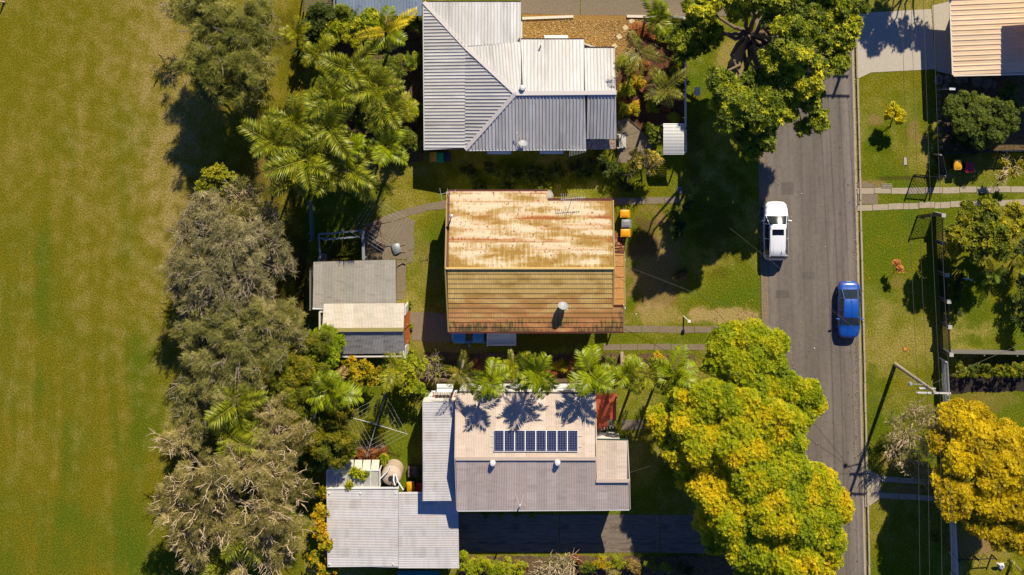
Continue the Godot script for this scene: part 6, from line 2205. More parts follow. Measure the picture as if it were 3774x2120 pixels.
func yard() -> void:
	hoist("white square clothes hoist on the lawn behind the southern house", 1386, 1565, 1.95, 2.6, 0.82 - PI / 4 + 0.25, mat("hoist_grey", S(192, 190, 184), 0.4, 0.3))
	hoist("rusty old clothes hoist over the patio behind the middle house", 1395, 828, 1.9, 2.35, -0.22, blotch("rusty_pipe", [S(126, 74, 46), S(158, 96, 60), S(104, 66, 46)], 0.05, 0.8, 0.8, 0.15, 151))
	# the roofless frame of an old lean-to
	var g := thing("roofless_shed", "roofless grey timber frame of an old shed beside the patio", "shed frame", P(1270, 910))
	var gt := mat("grey_timber_pale", S(134, 138, 140), 0.85)
	for q in [[1174, 864, 1330, 850, 1.9], [1338, 850, 1340, 958, 2.0], [1190, 884, 1325, 872, 1.8], [1174, 864, 1180, 950, 1.8], [1176, 878, 1240, 882, 1.7]]:
		var b := Mb.new(g.position)
		b.beam(P(q[0], q[1], q[4]), P(q[2], q[3], q[4]), 0.22 if q[0] == 1338 else 0.13, 0.06)
		part(g, "beam", b, gt)
	for q in [[1174, 864], [1330, 852], [1340, 955], [1180, 950], [1250, 858]]:
		var b := Mb.new(g.position)
		var p := P(q[0], q[1], 1.8)
		b.beam(p * Vector3(1, 0, 1), p, 0.1, 0.1)
		part(g, "post", b, gt)
	for i in 8:
		var b := Mb.new(g.position)
		var p := P(1338, 856 + i * 13, 1.9)
		b.box(p * Vector3(1, 0, 1) + Vector3(-0.1, 0.95, 0), Vector3(0.03, 1.9, 0.26))
		part(g, "board", b, mat("grey_timber", S(112, 98, 84), 0.9))
	var bw := thing("wheelbarrow", "upturned silver wheelbarrow lying on the patio", "wheelbarrow", P(1462, 915))
	var b := Mb.new(bw.position)
	var gr := []
	for i in 7:
		var row := []
		for j in 7:
			var u := i / 6.0 - 0.5
			var v := j / 6.0 - 0.5
			row.append(P(1462, 915) + Basis(Vector3.UP, 0.3) * Vector3(v * 0.66, 0.34 - 0.9 * (u * u + v * v) * 0.5, u * (0.8 - 0.2 * v)))
		gr.append(row)
	b.grid(gr, 0, 6, 0, 6, false)
	b.grid(gr, 0, 6, 0, 6, true, 0.01)
	part(bw, "tub", b, mat("tub_grey", S(150, 156, 160), 0.5, 0.2))
	for z in [-1.0, 1.0]:
		var hd := Mb.new(bw.position)
		hd.tube([P(1452, 915 + z * 10) + Vector3(0, 0.25, 0), P(1494, 915 + z * 14) + Vector3(0, 0.06, 0)], [0.02, 0.02], 6)
		part(bw, "handle", hd, mat("timber_handle", S(150, 112, 70), 0.8))
	rng.seed = 170
	for i in 6:
		var a := P(1462 + i * 3, 985 - i * 4) + Vector3(0, 0.06 + 0.03 * (i % 3), 0)
		var e := P(1488 + i * 1.5, 958 + i * 3) + Vector3(0, 0.06 + 0.03 * (i % 3), 0)
		var lg := thing("log", ["pale branch on top of the wood pile by the grey shed", "thick branch in the wood pile by the grey shed", "thin branch in the wood pile by the grey shed", "straight log in the wood pile by the grey shed", "short log in the wood pile by the grey shed", "branch at the lawn edge of the wood pile"][i], "log", a, "wood pile")
		var lb := Mb.new(a)
		lb.tube([a, e], [0.05, 0.035], 7)
		part(lg, "wood", lb, mat("log_%d" % (i % 2), [S(150, 130, 100), S(110, 92, 70)][i % 2], 0.9))
	var sb := thing("cardboard_box", "crumpled pale sack beside the grey shed's corner", "sack", P(1188, 952))
	rock(sb, P(1188, 952), 0.62, 171, mat("sack", S(164, 158, 148), 0.9), "sack")
	sb.name = numbered("sack")
	# rain water tank beside the wing
	var tc := P(1452, 1728)
	var wt := thing("water_tank", "round cream rain water tank with white pipes beside the carport", "water tank", tc)
	b = Mb.new(tc)
	var prof := []
	for k in 9:
		prof.append(Vector2(0.78 + (0.02 if k % 2 else 0.0), 0.22 * k))
	prof.append_array([Vector2(0.7, 1.9), Vector2(0.45, 2.02), Vector2(0.22, 2.07), Vector2(0.0, 2.08)])
	b.lathe(tc, prof, 28)
	part(wt, "tank", b, mat("tank_cream", S(196, 174, 154), 0.6))
	for k in 6:
		var rb := Mb.new(tc)
		var a := TAU * k / 6
		rb.beam(tc + Vector3(cos(a) * 0.2, 2.09, sin(a) * 0.2), tc + Vector3(cos(a) * 0.68, 1.93, sin(a) * 0.68), 0.04, 0.03)
		part(wt, "roof_rib", rb, mat("tank_cream", S(196, 174, 154), 0.6))
	var ld := Mb.new(tc)
	ld.lathe(tc + Vector3(0, 2.07, 0.1), [Vector2(0.2, 0.0), Vector2(0.2, 0.07), Vector2(0.0, 0.08)], 16)
	part(wt, "lid", ld, mat("dark_trim", S(30, 31, 33), 0.7))
	var wp := mat("white_paint", S(226, 226, 222), 0.5)
	for q in [[[1452, 1748, 2.2], [1450, 1770, 2.5], [1456, 1790, 2.7]], [[1458, 1748, 2.2], [1466, 1775, 2.5], [1486, 1806, 2.65]], [[1398, 1768, 2.2], [1428, 1738, 2.25], [1438, 1715, 2.2]]]:
		var pb := Mb.new(tc)
		pb.tube([P(q[0][0], q[0][1], q[0][2]), P(q[1][0], q[1][1], q[1][2]), P(q[2][0], q[2][1], q[2][2])], [0.06, 0.06, 0.06], 8)
		part(wt, "pipe", pb, wp)
	# shade house with translucent sheets
	var sh := thing("shade_house", "white framed shade house with milky sheets above the carport", "shade house", P(1300, 1750))
	var ms := mat("milky_sheet", Color(0.86, 0.84, 0.8, 0.6), 0.5)
	ms.transparency = BaseMaterial3D.TRANSPARENCY_ALPHA
	for i in 6:
		var x0 := 1208.0 + i * 31.5
		var q := Mb.new(sh.position)
		q.quad(P(x0, 1795, 2.3), P(x0 + 30, 1795, 2.3), P(x0 + 30, 1735, 2.35), P(x0, 1735, 2.35))
		part(sh, "roof_panel", q, ms)
		q = Mb.new(sh.position)
		q.quad(P(x0, 1735, 2.34), P(x0 + 30, 1735, 2.34), P(x0 + 33, 1695, 1.7), P(x0 + 6, 1695, 1.7))
		part(sh, "roof_panel", q, mat("milky_solid", S(206, 196, 180), 0.6))
		q = Mb.new(sh.position)
		q.beam(P(x0, 1795, 2.33), P(x0, 1735, 2.38), 0.05, 0.04)
		part(sh, "rafter", q, wp)
	for q in [[1204, 1797, 1402, 1797, 2.33], [1204, 1734, 1400, 1734, 2.37], [1204, 1734, 1204, 1797, 2.35], [1400, 1734, 1400, 1797, 2.35]]:
		var fb := Mb.new(sh.position)
		fb.beam(P(q[0], q[1], q[4]), P(q[2], q[3], q[4]), 0.08, 0.07)
		part(sh, "beam", fb, wp)
	for q in [[1206, 1736], [1398, 1736], [1206, 1794], [1398, 1794]]:
		var fb := Mb.new(sh.position)
		var p := P(q[0], q[1], 2.3)
		fb.beam(p * Vector3(1, 0, 1), p, 0.08, 0.08)
		part(sh, "post", fb, wp)
	# bench and crates by the bins
	for i in 3:
		var cr := thing("crate", ["dark weathered crate lid beside the water tank, farthest from the bins", "dark weathered crate lid beside the water tank, middle one", "dark weathered crate lid beside the water tank, nearest the bins"][i], "crate", P(1524, 1718 + i * 14), "crates beside the water tank")
		for k in 4:
			var cb := Mb.new(cr.position)
			cb.box(P(1510 + k * 10, 1718 + i * 14) + Vector3(0, 0.5 - i * 0.04, 0), Vector3(0.2, 0.05, 0.27))
			part(cr, "board", cb, mat("crate_%d" % (k % 2), [S(104, 90, 84), S(82, 72, 70)][k % 2], 0.9))
		var cs := Mb.new(cr.position)
		cs.box(P(1525, 1718 + i * 14) + Vector3(0, 0.24 - i * 0.02, 0), Vector3(0.8, 0.44, 0.24))
		part(cr, "side", cs, mat("crate_side", S(70, 60, 54), 0.9))
	# a round cooler pad, hydrant lid, meter covers and litter
	for q in [["manhole_cover", "rounded pale concrete lid in the verge lawn across the street", "lid", 3337, 594, 0.24, 0.6, S(176, 166, 146)], ["valve_cover", "small orange valve marker in the shaded verge lawn", "marker", 3336, 1286, 0.26, 0.26, S(216, 130, 20)], ["meter_cover", "grey meter lid by the front boundary of the middle house", "lid", 2505, 700, 0.4, 0.5, S(120, 116, 108)], ["meter_cover", "small grey water meter lid at the white picket fence foot", "lid", 2538, 192, 0.4, 0.3, S(120, 108, 92)]]:
		var o := thing(q[0], q[1], q[2], P(q[3], q[4]))
		var ob := Mb.new(o.position)
		ob.box(P(q[3], q[4]) + Vector3(0, 0.03, 0), Vector3(q[5], 0.05, q[6]))
		part(o, "lid", ob, mat("lid_%d" % int(q[3]), q[7], 0.8))
		var oc := Mb.new(o.position)
		oc.box(P(q[3], q[4]) + Vector3(0, 0.01, 0), Vector3(q[5] + 0.1, 0.03, q[6] + 0.1))
		part(o, "surround", oc, mat("lid_rim", S(96, 88, 74), 0.9))
	var gt2 := thing("drain_grate", "pale grated drain cover beside the upper concrete strip", "grate", P(3268, 685))
	for i in 9:
		var gb := Mb.new(gt2.position)
		gb.box(P(3250 + i * 4.6, 685) + Vector3(0, 0.03, 0), Vector3(0.04, 0.04, 0.24))
		part(gt2, "bar", gb, mat("grate", S(170, 160, 134), 0.8))
	for y in [678.0, 685.0, 692.0]:
		var gb := Mb.new(gt2.position)
		gb.box(P(3268, y) + Vector3(0, 0.045, 0), Vector3(0.84, 0.03, 0.035))
		part(gt2, "bar", gb, mat("grate", S(170, 160, 134), 0.8))
	var sc := thing("soccer_flag", "small white marker standing on the sports field at the top corner", "marker", P(15, 8))
	b = Mb.new(sc.position)
	b.lathe(P(15, 8), [Vector2(0.09, 0.0), Vector2(0.07, 0.5), Vector2(0.05, 0.8), Vector2(0.0, 0.85)], 10)
	part(sc, "cone", b, mat("white_marker", S(220, 196, 170), 0.6))
	b = Mb.new(sc.position)
	b.lathe(P(15, 10), [Vector2(0.13, 0.0), Vector2(0.13, 0.05), Vector2(0.0, 0.06)], 12)
	part(sc, "base", b, mat("dark_trim", S(30, 31, 33), 0.7))
	var lf := thing("garden_lamp", "dark garden post with a pale arm behind the grey fence posts", "lamp post", P(3518, 1012))
	b = Mb.new(lf.position)
	b.tube([P(3518, 1012), P(3518, 1012) + Vector3(0, 1.9, 0)], [0.05, 0.04], 8)
	part(lf, "post", b, mat("dark_bar", S(26, 28, 34), 0.5))
	b = Mb.new(lf.position)
	b.beam(P(3518, 1012) + Vector3(0, 1.9, 0), P(3552, 1020) + Vector3(0, 1.95, 0), 0.1, 0.05)
	part(lf, "arm", b, mat("cap_grey", S(176, 172, 166), 0.8))
	var wl := thing("street_lamp_bracket", "small white flood lamp on a bracket beside the boulders", "lamp", P(3462, 330))
	b = Mb.new(wl.position)
	b.tube([P(3462, 330), P(3462, 330) + Vector3(0, 2.2, 0)], [0.04, 0.035], 8)
	part(wl, "pole", b, mat("galvanised", S(206, 206, 204), 0.4, 0.3))
	b = Mb.new(wl.position)
	b.box(P(3472, 329) + Vector3(0, 2.25, 0), Vector3(0.46, 0.1, 0.2))
	part(wl, "lamp_head", b, mat("pale_paint", S(206, 208, 214), 0.6))
	var gn := thing("garden_gnome", "small red and white garden ornament on the lawn beyond the picket fence", "ornament", P(3595, 1490))
	b = Mb.new(gn.position)
	b.lathe(P(3595, 1490), [Vector2(0.12, 0.0), Vector2(0.14, 0.2), Vector2(0.1, 0.4), Vector2(0.0, 0.75)], 12)
	part(gn, "figure", b, mat("ornament_red", S(206, 52, 48), 0.5))
	b = Mb.new(gn.position)
	b.lathe(P(3595, 1490), [Vector2(0.18, 0.0), Vector2(0.16, 0.06), Vector2(0.0, 0.06)], 12)
	part(gn, "base", b, mat("cap_grey", S(176, 172, 166), 0.8))
	for q in [[2345, 1158, 0.1], [2384, 1160, 0.08], [3002, 1285, 0.09], [2955, 715, 0.07], [3042, 910, 0.06], [2905, 1860, 0.07]]:
		var li := thing("litter", ["scrap of white paper on the bare ground beside the porch", "smaller white scrap on the bare ground near the front boundary", "blue and cream scrap lying on the road near the blue car", "pale leaf on the road ahead of the white car", "white speck of litter in the middle of the road", "pale scrap on the road under the yellow tree"][[2345, 2384, 3002, 2955, 3042, 2905].find(int(q[0]))], "litter", P(q[0], q[1]))
		rock(li, P(q[0], q[1]) + Vector3(0, -0.03, 0), q[2], int(q[0]), mat("paper", S(214, 212, 204), 0.8), "scrap")
	var pgn := thing("garden_statue", "white bird shaped garden ornament near the bottom railing", "ornament", P(3690, 2085))
	rock(pgn, P(3690, 2085), 0.42, 300, mat("statue_white", S(214, 212, 206), 0.6), "body")
	b = Mb.new(pgn.position)
	b.tube([P(3690, 2085) + Vector3(-0.2, 0.3, -0.1), P(3690, 2085) + Vector3(-0.45, 0.5, -0.35), P(3690, 2085) + Vector3(-0.6, 0.5, -0.4)], [0.12, 0.09, 0.02], 8)
	part(pgn, "neck", b, mat("statue_white", S(214, 212, 206), 0.6))

# ---------------------------------------------------------------- power lines
func pole(label: String, base: Vector3, tall: float, arm_dir: Vector3) -> Vector3:
	var t := thing("utility_pole", label, "utility pole", base)
	var b := Mb.new(base)
	b.tube([base, base + Vector3(0, tall, 0)], [0.17, 0.11], 10)
	part(t, "pole", b, blotch("pole_wood", [S(150, 138, 122), S(182, 170, 152), S(166, 154, 136)], 0.03, 0.9, 1.2, 0.15, 181))
	for q in [[0.25, 1.25], [1.6, 0.6]]:
		var a := Mb.new(base)
		var p: Vector3 = base + Vector3(0, tall - q[0], 0)
		a.beam(p - arm_dir * q[1] + Vector3(0, 0, 0.14), p + arm_dir * q[1] + Vector3(0, 0, 0.14), 0.12, 0.1)
		part(t, "crossarm", a, mat("arm_pale", S(196, 192, 184), 0.7))
		for f in [-0.92, -0.35, 0.35, 0.92]:
			var i := Mb.new(base)
			i.lathe(p + arm_dir * q[1] * f + Vector3(0, 0.05, 0.14), [Vector2(0.05, 0.0), Vector2(0.06, 0.05), Vector2(0.03, 0.12), Vector2(0.0, 0.14)], 8)
			part(t, "insulator", i, mat("insulator", S(214, 214, 210), 0.3))
	var l := Mb.new(base)
	l.tube([base + Vector3(0, tall - 2.2, 0), base + Vector3(-0.9, tall - 1.9, -0.1)], [0.04, 0.035], 6)
	l.lathe(base + Vector3(-1.1, tall - 1.95, -0.1), [Vector2(0.0, -0.09), Vector2(0.17, -0.04), Vector2(0.12, 0.07), Vector2(0.0, 0.09)], 10)
	part(t, "street_light", l, mat("lamp_grey", S(150, 152, 154), 0.5))
	return base + Vector3(0, tall - 0.2, 0)

func sag(label: String, a: Vector3, b: Vector3, drop: float, r := 0.014, group := "") -> void:
	var t := thing("power_line", label, "cable", a, group)
	var m := Mb.new(a)
	var pts := []
	for i in 15:
		var f := i / 14.0
		pts.append(a.lerp(b, f) - Vector3(0, drop * 4.0 * f * (1.0 - f), 0))
	m.tube(pts, taper(15, r, r), 5, false)
	part(t, "wire", m, mat("cable", S(84, 80, 74), 0.7))

func lines() -> void:
	var p0 := pole("wooden utility pole with pale crossarm beside the white picket fence", P(3300, 1343), 9.0, Vector3(1, 0, 0.02).normalized())
	var p1 := pole("utility pole beyond the top edge whose shadow lies on the road", P(3240, -125), 9.0, Vector3(1, 0, 0.02).normalized())
	var p2 := Vector3(P(3330, 3000).x, 8.8, P(3330, 3000).z)
	var k := 0
	for f in [-1.15, -0.45, 0.45, 1.15]:
		var lab: String = ["outermost overhead wire on the road side", "second overhead wire from the road side", "second overhead wire from the houses' side across the street", "outermost overhead wire nearest the fence across the street"][k]
		var o := Vector3(f, 0.05, 0.14)
		sag(lab + ", upper span", p1 + o, p0 + o, 0.35, 0.014, "overhead wires")
		sag(lab + ", lower span", p0 + o, p2 + o, 0.35, 0.014, "overhead wires")
		k += 1
	var q := p0 + Vector3(0, -1.4, 0)
	sag("service cable from the pole to the middle house porch", q, P(2266, 964, 4.0), 0.5, 0.01)
	sag("service cable from the pole to the southern house porch", q, P(2322, 1742, 4.7), 0.5, 0.01)
	sag("service cable from the pole to the yard at the right edge", q, P(3800, 1255, 5.5), 0.2, 0.014)
	sag("service cable crossing the road towards the northern house", p1 + Vector3(0, -1.4, 0), P(2165, 345, 4.6), 0.5, 0.01)
	sag("second service cable crossing the road above the white car", p0 + Vector3(0, -1.2, 0), P(2268, 500, 3.8), 0.6, 0.009)

# ---------------------------------------------------------------- trees and plants
func trees() -> void:
	var bark := blotch("bark", [S(92, 76, 60), S(128, 110, 88), S(110, 94, 74)], 0.05, 0.95, 1.0, 0.2, 201)
	var bark_grey := blotch("bark_grey", [S(120, 108, 92), S(158, 142, 120), S(138, 124, 104)], 0.05, 0.95, 1.0, 0.2, 203)
	var bark_pale := blotch("bark_pale", [S(176, 152, 116), S(208, 186, 150), S(192, 168, 130)], 0.05, 0.9, 1.0, 0.15, 205)
	# ---- the big dark green street tree
	var gl := [S(60, 74, 16), S(92, 104, 18), S(134, 138, 20), S(190, 180, 26)]
	tree("street_tree", "large dark green broad leaved street tree reaching over the road at the top", "tree", "", [
		[2590, 40, 5.0, 1.45], [2535, 150, 4.4, 1.4], [2620, 125, 5.0, 0.9], [2720, 0, 8, 1.7], [2830, -40, 9.5, 2.1], [2900, 40, 10.5, 1.8], [2990, 10, 10.5, 1.9], [3075, 50, 10.5, 1.5], [3130, 40, 10.5, 1.1], [3120, 120, 10.8, 1.1], [3080, 150, 10.5, 1.0],
		[3030, 130, 10.5, 1.5], [2930, 165, 11.5, 1.8], [2870, 225, 11.0, 1.2], [3085, 230, 10.5, 0.85], [2970, 270, 10.4, 1.5], [2870, 300, 10.4, 1.3], [2775, 312, 10.0, 1.0], [2660, 320, 11.0, 1.2], [2710, 400, 11.5, 1.5], [2800, 410, 10.8, 1.5],
		[2820, 500, 9.5, 1.1], [2770, 545, 9.0, 0.7], [2890, 390, 9.4, 1.1], [2985, 365, 9.0, 1.1], [3010, 440, 8.4, 0.85], [2960, 470, 8.0, 0.55], [2740, 480, 9.8, 0.8], [2650, 380, 10.5, 0.7]],
		{"base": P(2706, 238), "fork": P(2762, 128, 4.6), "r": 0.4, "bark": bark, "leaf": "broad", "pal": gl, "dens": 240.0, "size": 0.29, "sd": 11, "lobes": 15, "spread": 0.3})
	# ---- golden flowering street trees
	var ye := [S(106, 122, 8), S(134, 144, 8), S(158, 158, 8), S(184, 168, 8), S(198, 172, 8)]
	var yg := [S(98, 116, 8), S(128, 140, 8), S(156, 158, 8), S(186, 170, 8)]
	tree("street_tree", "yellow green feathery street tree nearest the middle house driveway", "tree", "golden street trees", [
		[2690, 1270, 6, 1.4], [2790, 1285, 6.5, 1.7], [2650, 1335, 6, 1.0], [2760, 1380, 7, 1.6], [2865, 1265, 6, 0.8], [2850, 1350, 6.4, 1.0], [2900, 1430, 6.3, 1.1], [2975, 1450, 6, 1.0], [2965, 1520, 5.8, 0.9], [3005, 1490, 5.6, 0.7], [2720, 1330, 6.8, 1.2], [2820, 1430, 6.4, 1.2]],
		{"base": P(2690, 1345), "r": 0.24, "bark": bark_grey, "leaf": "fern", "pal": yg, "dens": 640.0, "size": 0.18, "sd": 21, "lobes": 20, "spread": 0.36})
	tree("street_tree", "spreading golden flowered street tree in the middle of three beside the road", "tree", "golden street trees", [
		[2525, 1470, 6, 1.3], [2445, 1545, 5.5, 1.0], [2560, 1560, 6.8, 1.6], [2630, 1480, 7.0, 1.6], [2730, 1510, 7.6, 1.8], [2840, 1560, 7.8, 1.8], [2905, 1640, 7.3, 1.3], [2740, 1640, 8, 1.9], [2620, 1660, 7.5, 1.6], [2520, 1665, 6.2, 1.3], [2550, 1760, 5.8, 1.0], [2925, 1560, 6.8, 1.0], [2460, 1620, 5.4, 0.8], [2680, 1440, 6.6, 1.0]],
		{"base": P(2650, 1545), "r": 0.3, "bark": bark_grey, "leaf": "fern", "pal": ye, "dens": 640.0, "size": 0.18, "sd": 22, "lobes": 20, "spread": 0.36})
	tree("street_tree", "widest golden street tree covering the driveway mouth at the bottom", "tree", "golden street trees", [
		[2640, 1800, 7, 1.7], [2780, 1760, 8, 1.8], [2900, 1770, 8, 1.9], [3000, 1790, 7.5, 1.6], [3060, 1850, 7, 1.4], [3092, 1885, 6, 0.9], [2700, 1900, 7.5, 1.7], [2850, 1890, 8.3, 2.0], [2980, 1930, 7.8, 1.8], [3050, 1990, 6.8, 1.3], [2620, 1910, 6, 1.2], [2780, 2010, 7.5, 1.7], [2920, 2050, 7.5, 1.8], [2645, 1990, 6, 0.9], [2800, 2100, 6.8, 1.5], [3020, 2080, 6.5, 1.3], [2900, 2150, 6.4, 1.5], [2730, 1830, 7.6, 1.3]],
		{"base": P(2760, 1800), "r": 0.34, "bark": bark_grey, "leaf": "fern", "pal": ye, "dens": 640.0, "size": 0.18, "sd": 23, "lobes": 20, "spread": 0.36})
	tree("golden_tree", "bright yellow flowering tree over the picket fence at the bottom right", "tree", "", [
		[3525, 1535, 5.5, 1.1], [3590, 1530, 5.6, 1.0], [3465, 1630, 5, 0.85], [3590, 1610, 6, 1.5], [3700, 1630, 6, 1.4], [3755, 1640, 5.8, 1.0], [3550, 1700, 6.3, 1.3], [3680, 1740, 6.5, 1.7], [3775, 1730, 6.2, 1.5], [3520, 1830, 6, 1.4], [3640, 1850, 6.3, 1.4], [3750, 1850, 6.2, 1.4], [3600, 1920, 5.6, 1.0], [3690, 1960, 5.8, 1.1], [3770, 1990, 5.5, 1.1], [3485, 1760, 5.5, 1.0], [3620, 1560, 5.6, 0.9]],
		{"base": P(3560, 1665), "r": 0.28, "bark": bark_grey, "leaf": "fern", "pal": [S(132, 122, 8), S(168, 142, 8), S(188, 164, 6), S(200, 174, 8)], "dens": 700.0, "size": 0.17, "sd": 24, "lobes": 12, "spread": 0.34})
	# ---- paperbarks and she-oaks between the field and the gardens
	var ol := [S(84, 86, 36), S(114, 112, 54), S(138, 132, 72), S(166, 154, 104)]
	var oy := [S(90, 88, 54), S(122, 116, 76), S(150, 140, 98), S(176, 164, 126)]
	var ot := [S(88, 84, 38), S(122, 112, 58), S(150, 138, 80), S(180, 162, 110)]
	var og := [S(80, 86, 28), S(116, 116, 46), S(156, 148, 76)]
	tree("she_oak", "feathery grey green she-oak at the top of the tree row along the field", "tree", "trees along the field", [
		[720, 40, 6, 1.3], [800, 30, 7, 1.6], [880, 100, 7, 1.6], [760, 130, 6.5, 1.5], [720, 230, 6, 1.15], [800, 220, 7, 1.7], [900, 220, 7, 1.6], [960, 265, 6, 1.2], [790, 330, 5.5, 1.1], [890, 335, 6, 1.3], [965, 150, 6, 1.0], [950, 60, 6.5, 1.0]],
		{"base": P(810, 150), "r": 0.26, "bark": bark_grey, "leaf": "needle", "pal": og, "dens": 170.0, "size": 0.4, "lobes": 18, "spread": 0.28, "sd": 31, "twigs": 8})
	tree("bare_tree", "nearly leafless grey twigged tree at the top beside the she-oak", "tree", "", [[640, 20, 4, 1.0], [960, 30, 4.5, 1.2], [1000, 120, 4.2, 1.0]],
		{"base": P(880, 60), "r": 0.14, "bark": bark_grey, "leaf": "needle", "pal": ol, "dens": 26.0, "size": 0.4, "sd": 32, "twigs": 9})
	tree("she_oak", "twiggy grey she-oak with dead pale top in the middle of the tree row", "tree", "trees along the field", [
		[760, 770, 6, 1.4], [690, 860, 6, 1.2], [790, 870, 6.5, 1.7], [900, 890, 7, 1.7], [1000, 900, 6, 1.2], [1040, 975, 5.5, 0.9], [680, 980, 6, 1.3], [790, 1000, 6.8, 1.7], [910, 1005, 6.8, 1.7], [730, 1100, 5.5, 1.3], [840, 1100, 6.5, 1.5], [945, 1095, 6.0, 1.3], [665, 1060, 5.4, 0.8]],
		{"base": P(850, 880), "r": 0.28, "bark": bark_grey, "leaf": "needle", "pal": oy, "dens": 85.0, "size": 0.36, "lobes": 18, "spread": 0.27, "sd": 33, "twigs": 18})
	tree("bare_tree", "dead leafless pale grey tree above the middle of the tree row", "tree", "", [[880, 725, 5.6, 1.3], [950, 740, 5.2, 1.2], [905, 800, 5.4, 1.0], [985, 800, 5, 0.9]],
		{"base": P(925, 770), "r": 0.16, "bark": bark_pale, "leaf": "needle", "pal": ol, "dens": 34.0, "size": 0.36, "sd": 34, "twigs": 14})
	tree("she_oak", "dense olive she-oak between the twiggy one and the paperbark", "tree", "trees along the field", [
		[720, 1230, 5.5, 1.3], [830, 1200, 6.5, 1.6], [950, 1180, 6.5, 1.5], [1050, 1190, 6, 1.3], [1095, 1235, 5, 0.85], [750, 1330, 6, 1.5], [870, 1305, 6.5, 1.7], [990, 1300, 6, 1.4], [700, 1420, 5.5, 1.2], [800, 1430, 6, 1.4], [890, 1410, 5.8, 1.2], [690, 1510, 5.2, 1.0], [720, 1590, 5, 0.9]],
		{"base": P(860, 1230), "r": 0.26, "bark": bark_grey, "leaf": "needle", "pal": ol, "dens": 140.0, "size": 0.36, "lobes": 18, "spread": 0.27, "sd": 35, "twigs": 12})
	tree("paperbark_tree", "large paperbark with bleached crooked branches at the bottom of the tree row", "tree", "trees along the field", [
		[640, 1620, 5.5, 1.1], [1010, 1530, 6, 1.2], [1090, 1600, 5.5, 1.4], [1000, 1650, 6.5, 1.4], [680, 1780, 6, 1.4], [790, 1750, 7, 1.7], [900, 1720, 7, 1.6], [1010, 1760, 7, 1.6], [1090, 1790, 6, 1.2], [630, 1880, 5.5, 1.3], [750, 1880, 6.5, 1.7], [830, 1950, 6, 1.2], [1000, 1900, 7, 1.6], [1060, 1960, 6, 1.4], [960, 1990, 5.5, 1.2], [690, 1990, 5.5, 1.3], [720, 2060, 5, 0.9], [1010, 2050, 5, 1.0], [880, 2120, 5, 0.8]],
		{"base": P(860, 1760), "r": 0.34, "bark": bark_pale, "leaf": "needle", "pal": ot, "dens": 120.0, "size": 0.34, "lobes": 16, "spread": 0.27, "sd": 36, "twigs": 16, "twig_len": 1.16})
	tree("small_tree", "little yellow green forked tree on the field's edge above the dead tree", "tree", "", [[770, 640, 3, 0.6], [815, 635, 3.2, 0.7], [845, 660, 3, 0.6], [745, 685, 2.8, 0.55], [790, 690, 2.8, 0.5]],
		{"base": P(800, 655), "r": 0.09, "bark": bark_pale, "leaf": "broad", "pal": [S(96, 106, 14), S(130, 130, 20), S(156, 148, 26)], "dens": 150.0, "size": 0.17, "sd": 37})
	tree("garden_tree", "dense dark green and mustard leaved tree between paperbark and clothes hoist", "tree", "", [
		[1170, 1265, 4.5, 1.1], [1110, 1350, 4.8, 1.4], [1060, 1440, 5, 1.3], [1150, 1480, 4.8, 1.4], [1215, 1555, 4.5, 1.3], [1265, 1625, 4.3, 1.0], [1160, 1620, 4.8, 1.3], [1245, 1680, 3.8, 0.8], [1110, 1550, 5, 1.2], [1180, 1400, 4.6, 1.0], [1260, 1510, 4.0, 0.8], [1160, 1700, 3.6, 0.8]],
		{"base": P(1150, 1450), "r": 0.22, "bark": bark, "leaf": "fine", "pal": [S(64, 76, 10), S(86, 92, 10), S(112, 108, 14), S(134, 120, 16)], "dens": 240.0, "size": 0.26, "sd": 38})
	tree("garden_tree", "bright lime green tree at the back corner behind the gabled garage", "tree", "", [[1195, 1245, 3.6, 0.9], [1160, 1300, 4.0, 1.1], [1215, 1310, 3.8, 0.9], [1240, 1260, 3.4, 0.6], [1130, 1260, 3.6, 0.6], [1180, 1360, 3.6, 0.8]],
		{"base": P(1180, 1290), "r": 0.12, "bark": bark, "leaf": "fern", "pal": [S(104, 124, 10), S(136, 144, 16), S(160, 160, 24)], "dens": 210.0, "size": 0.26, "sd": 39})
	# ---- across the street
	tree("garden_tree", "loose crowned tree beyond the top edge that dapples the pale driveway", "tree", "", [[3500, -290, 7, 1.2], [3430, -250, 6, 1.1], [3560, -270, 6.5, 1.1], [3390, -300, 6, 0.9], [3620, -280, 6.5, 1.0], [3470, -340, 6.5, 1.1]],
		{"base": P(3420, -240), "r": 0.2, "bark": bark, "leaf": "broad", "pal": gl, "dens": 90.0, "size": 0.27, "sd": 40})
	tree("garden_tree", "dark rounded tree in the shaded rock garden across the street", "tree", "", [[3520, 400, 2.2, 0.9], [3560, 460, 2.4, 1.1], [3620, 420, 2.5, 1.1], [3690, 390, 2.5, 0.9], [3720, 335, 2.4, 0.7], [3650, 480, 2.4, 1.1], [3720, 440, 2.4, 0.9], [3740, 390, 2.2, 0.6], [3600, 380, 2.2, 0.7], [3550, 360, 2.1, 0.5], [3620, 520, 2.0, 0.7]],
		{"base": P(3590, 420), "r": 0.15, "bark": bark, "leaf": "fine", "pal": [S(58, 70, 20), S(80, 92, 26), S(108, 116, 34)], "dens": 240.0, "size": 0.22, "sd": 41})
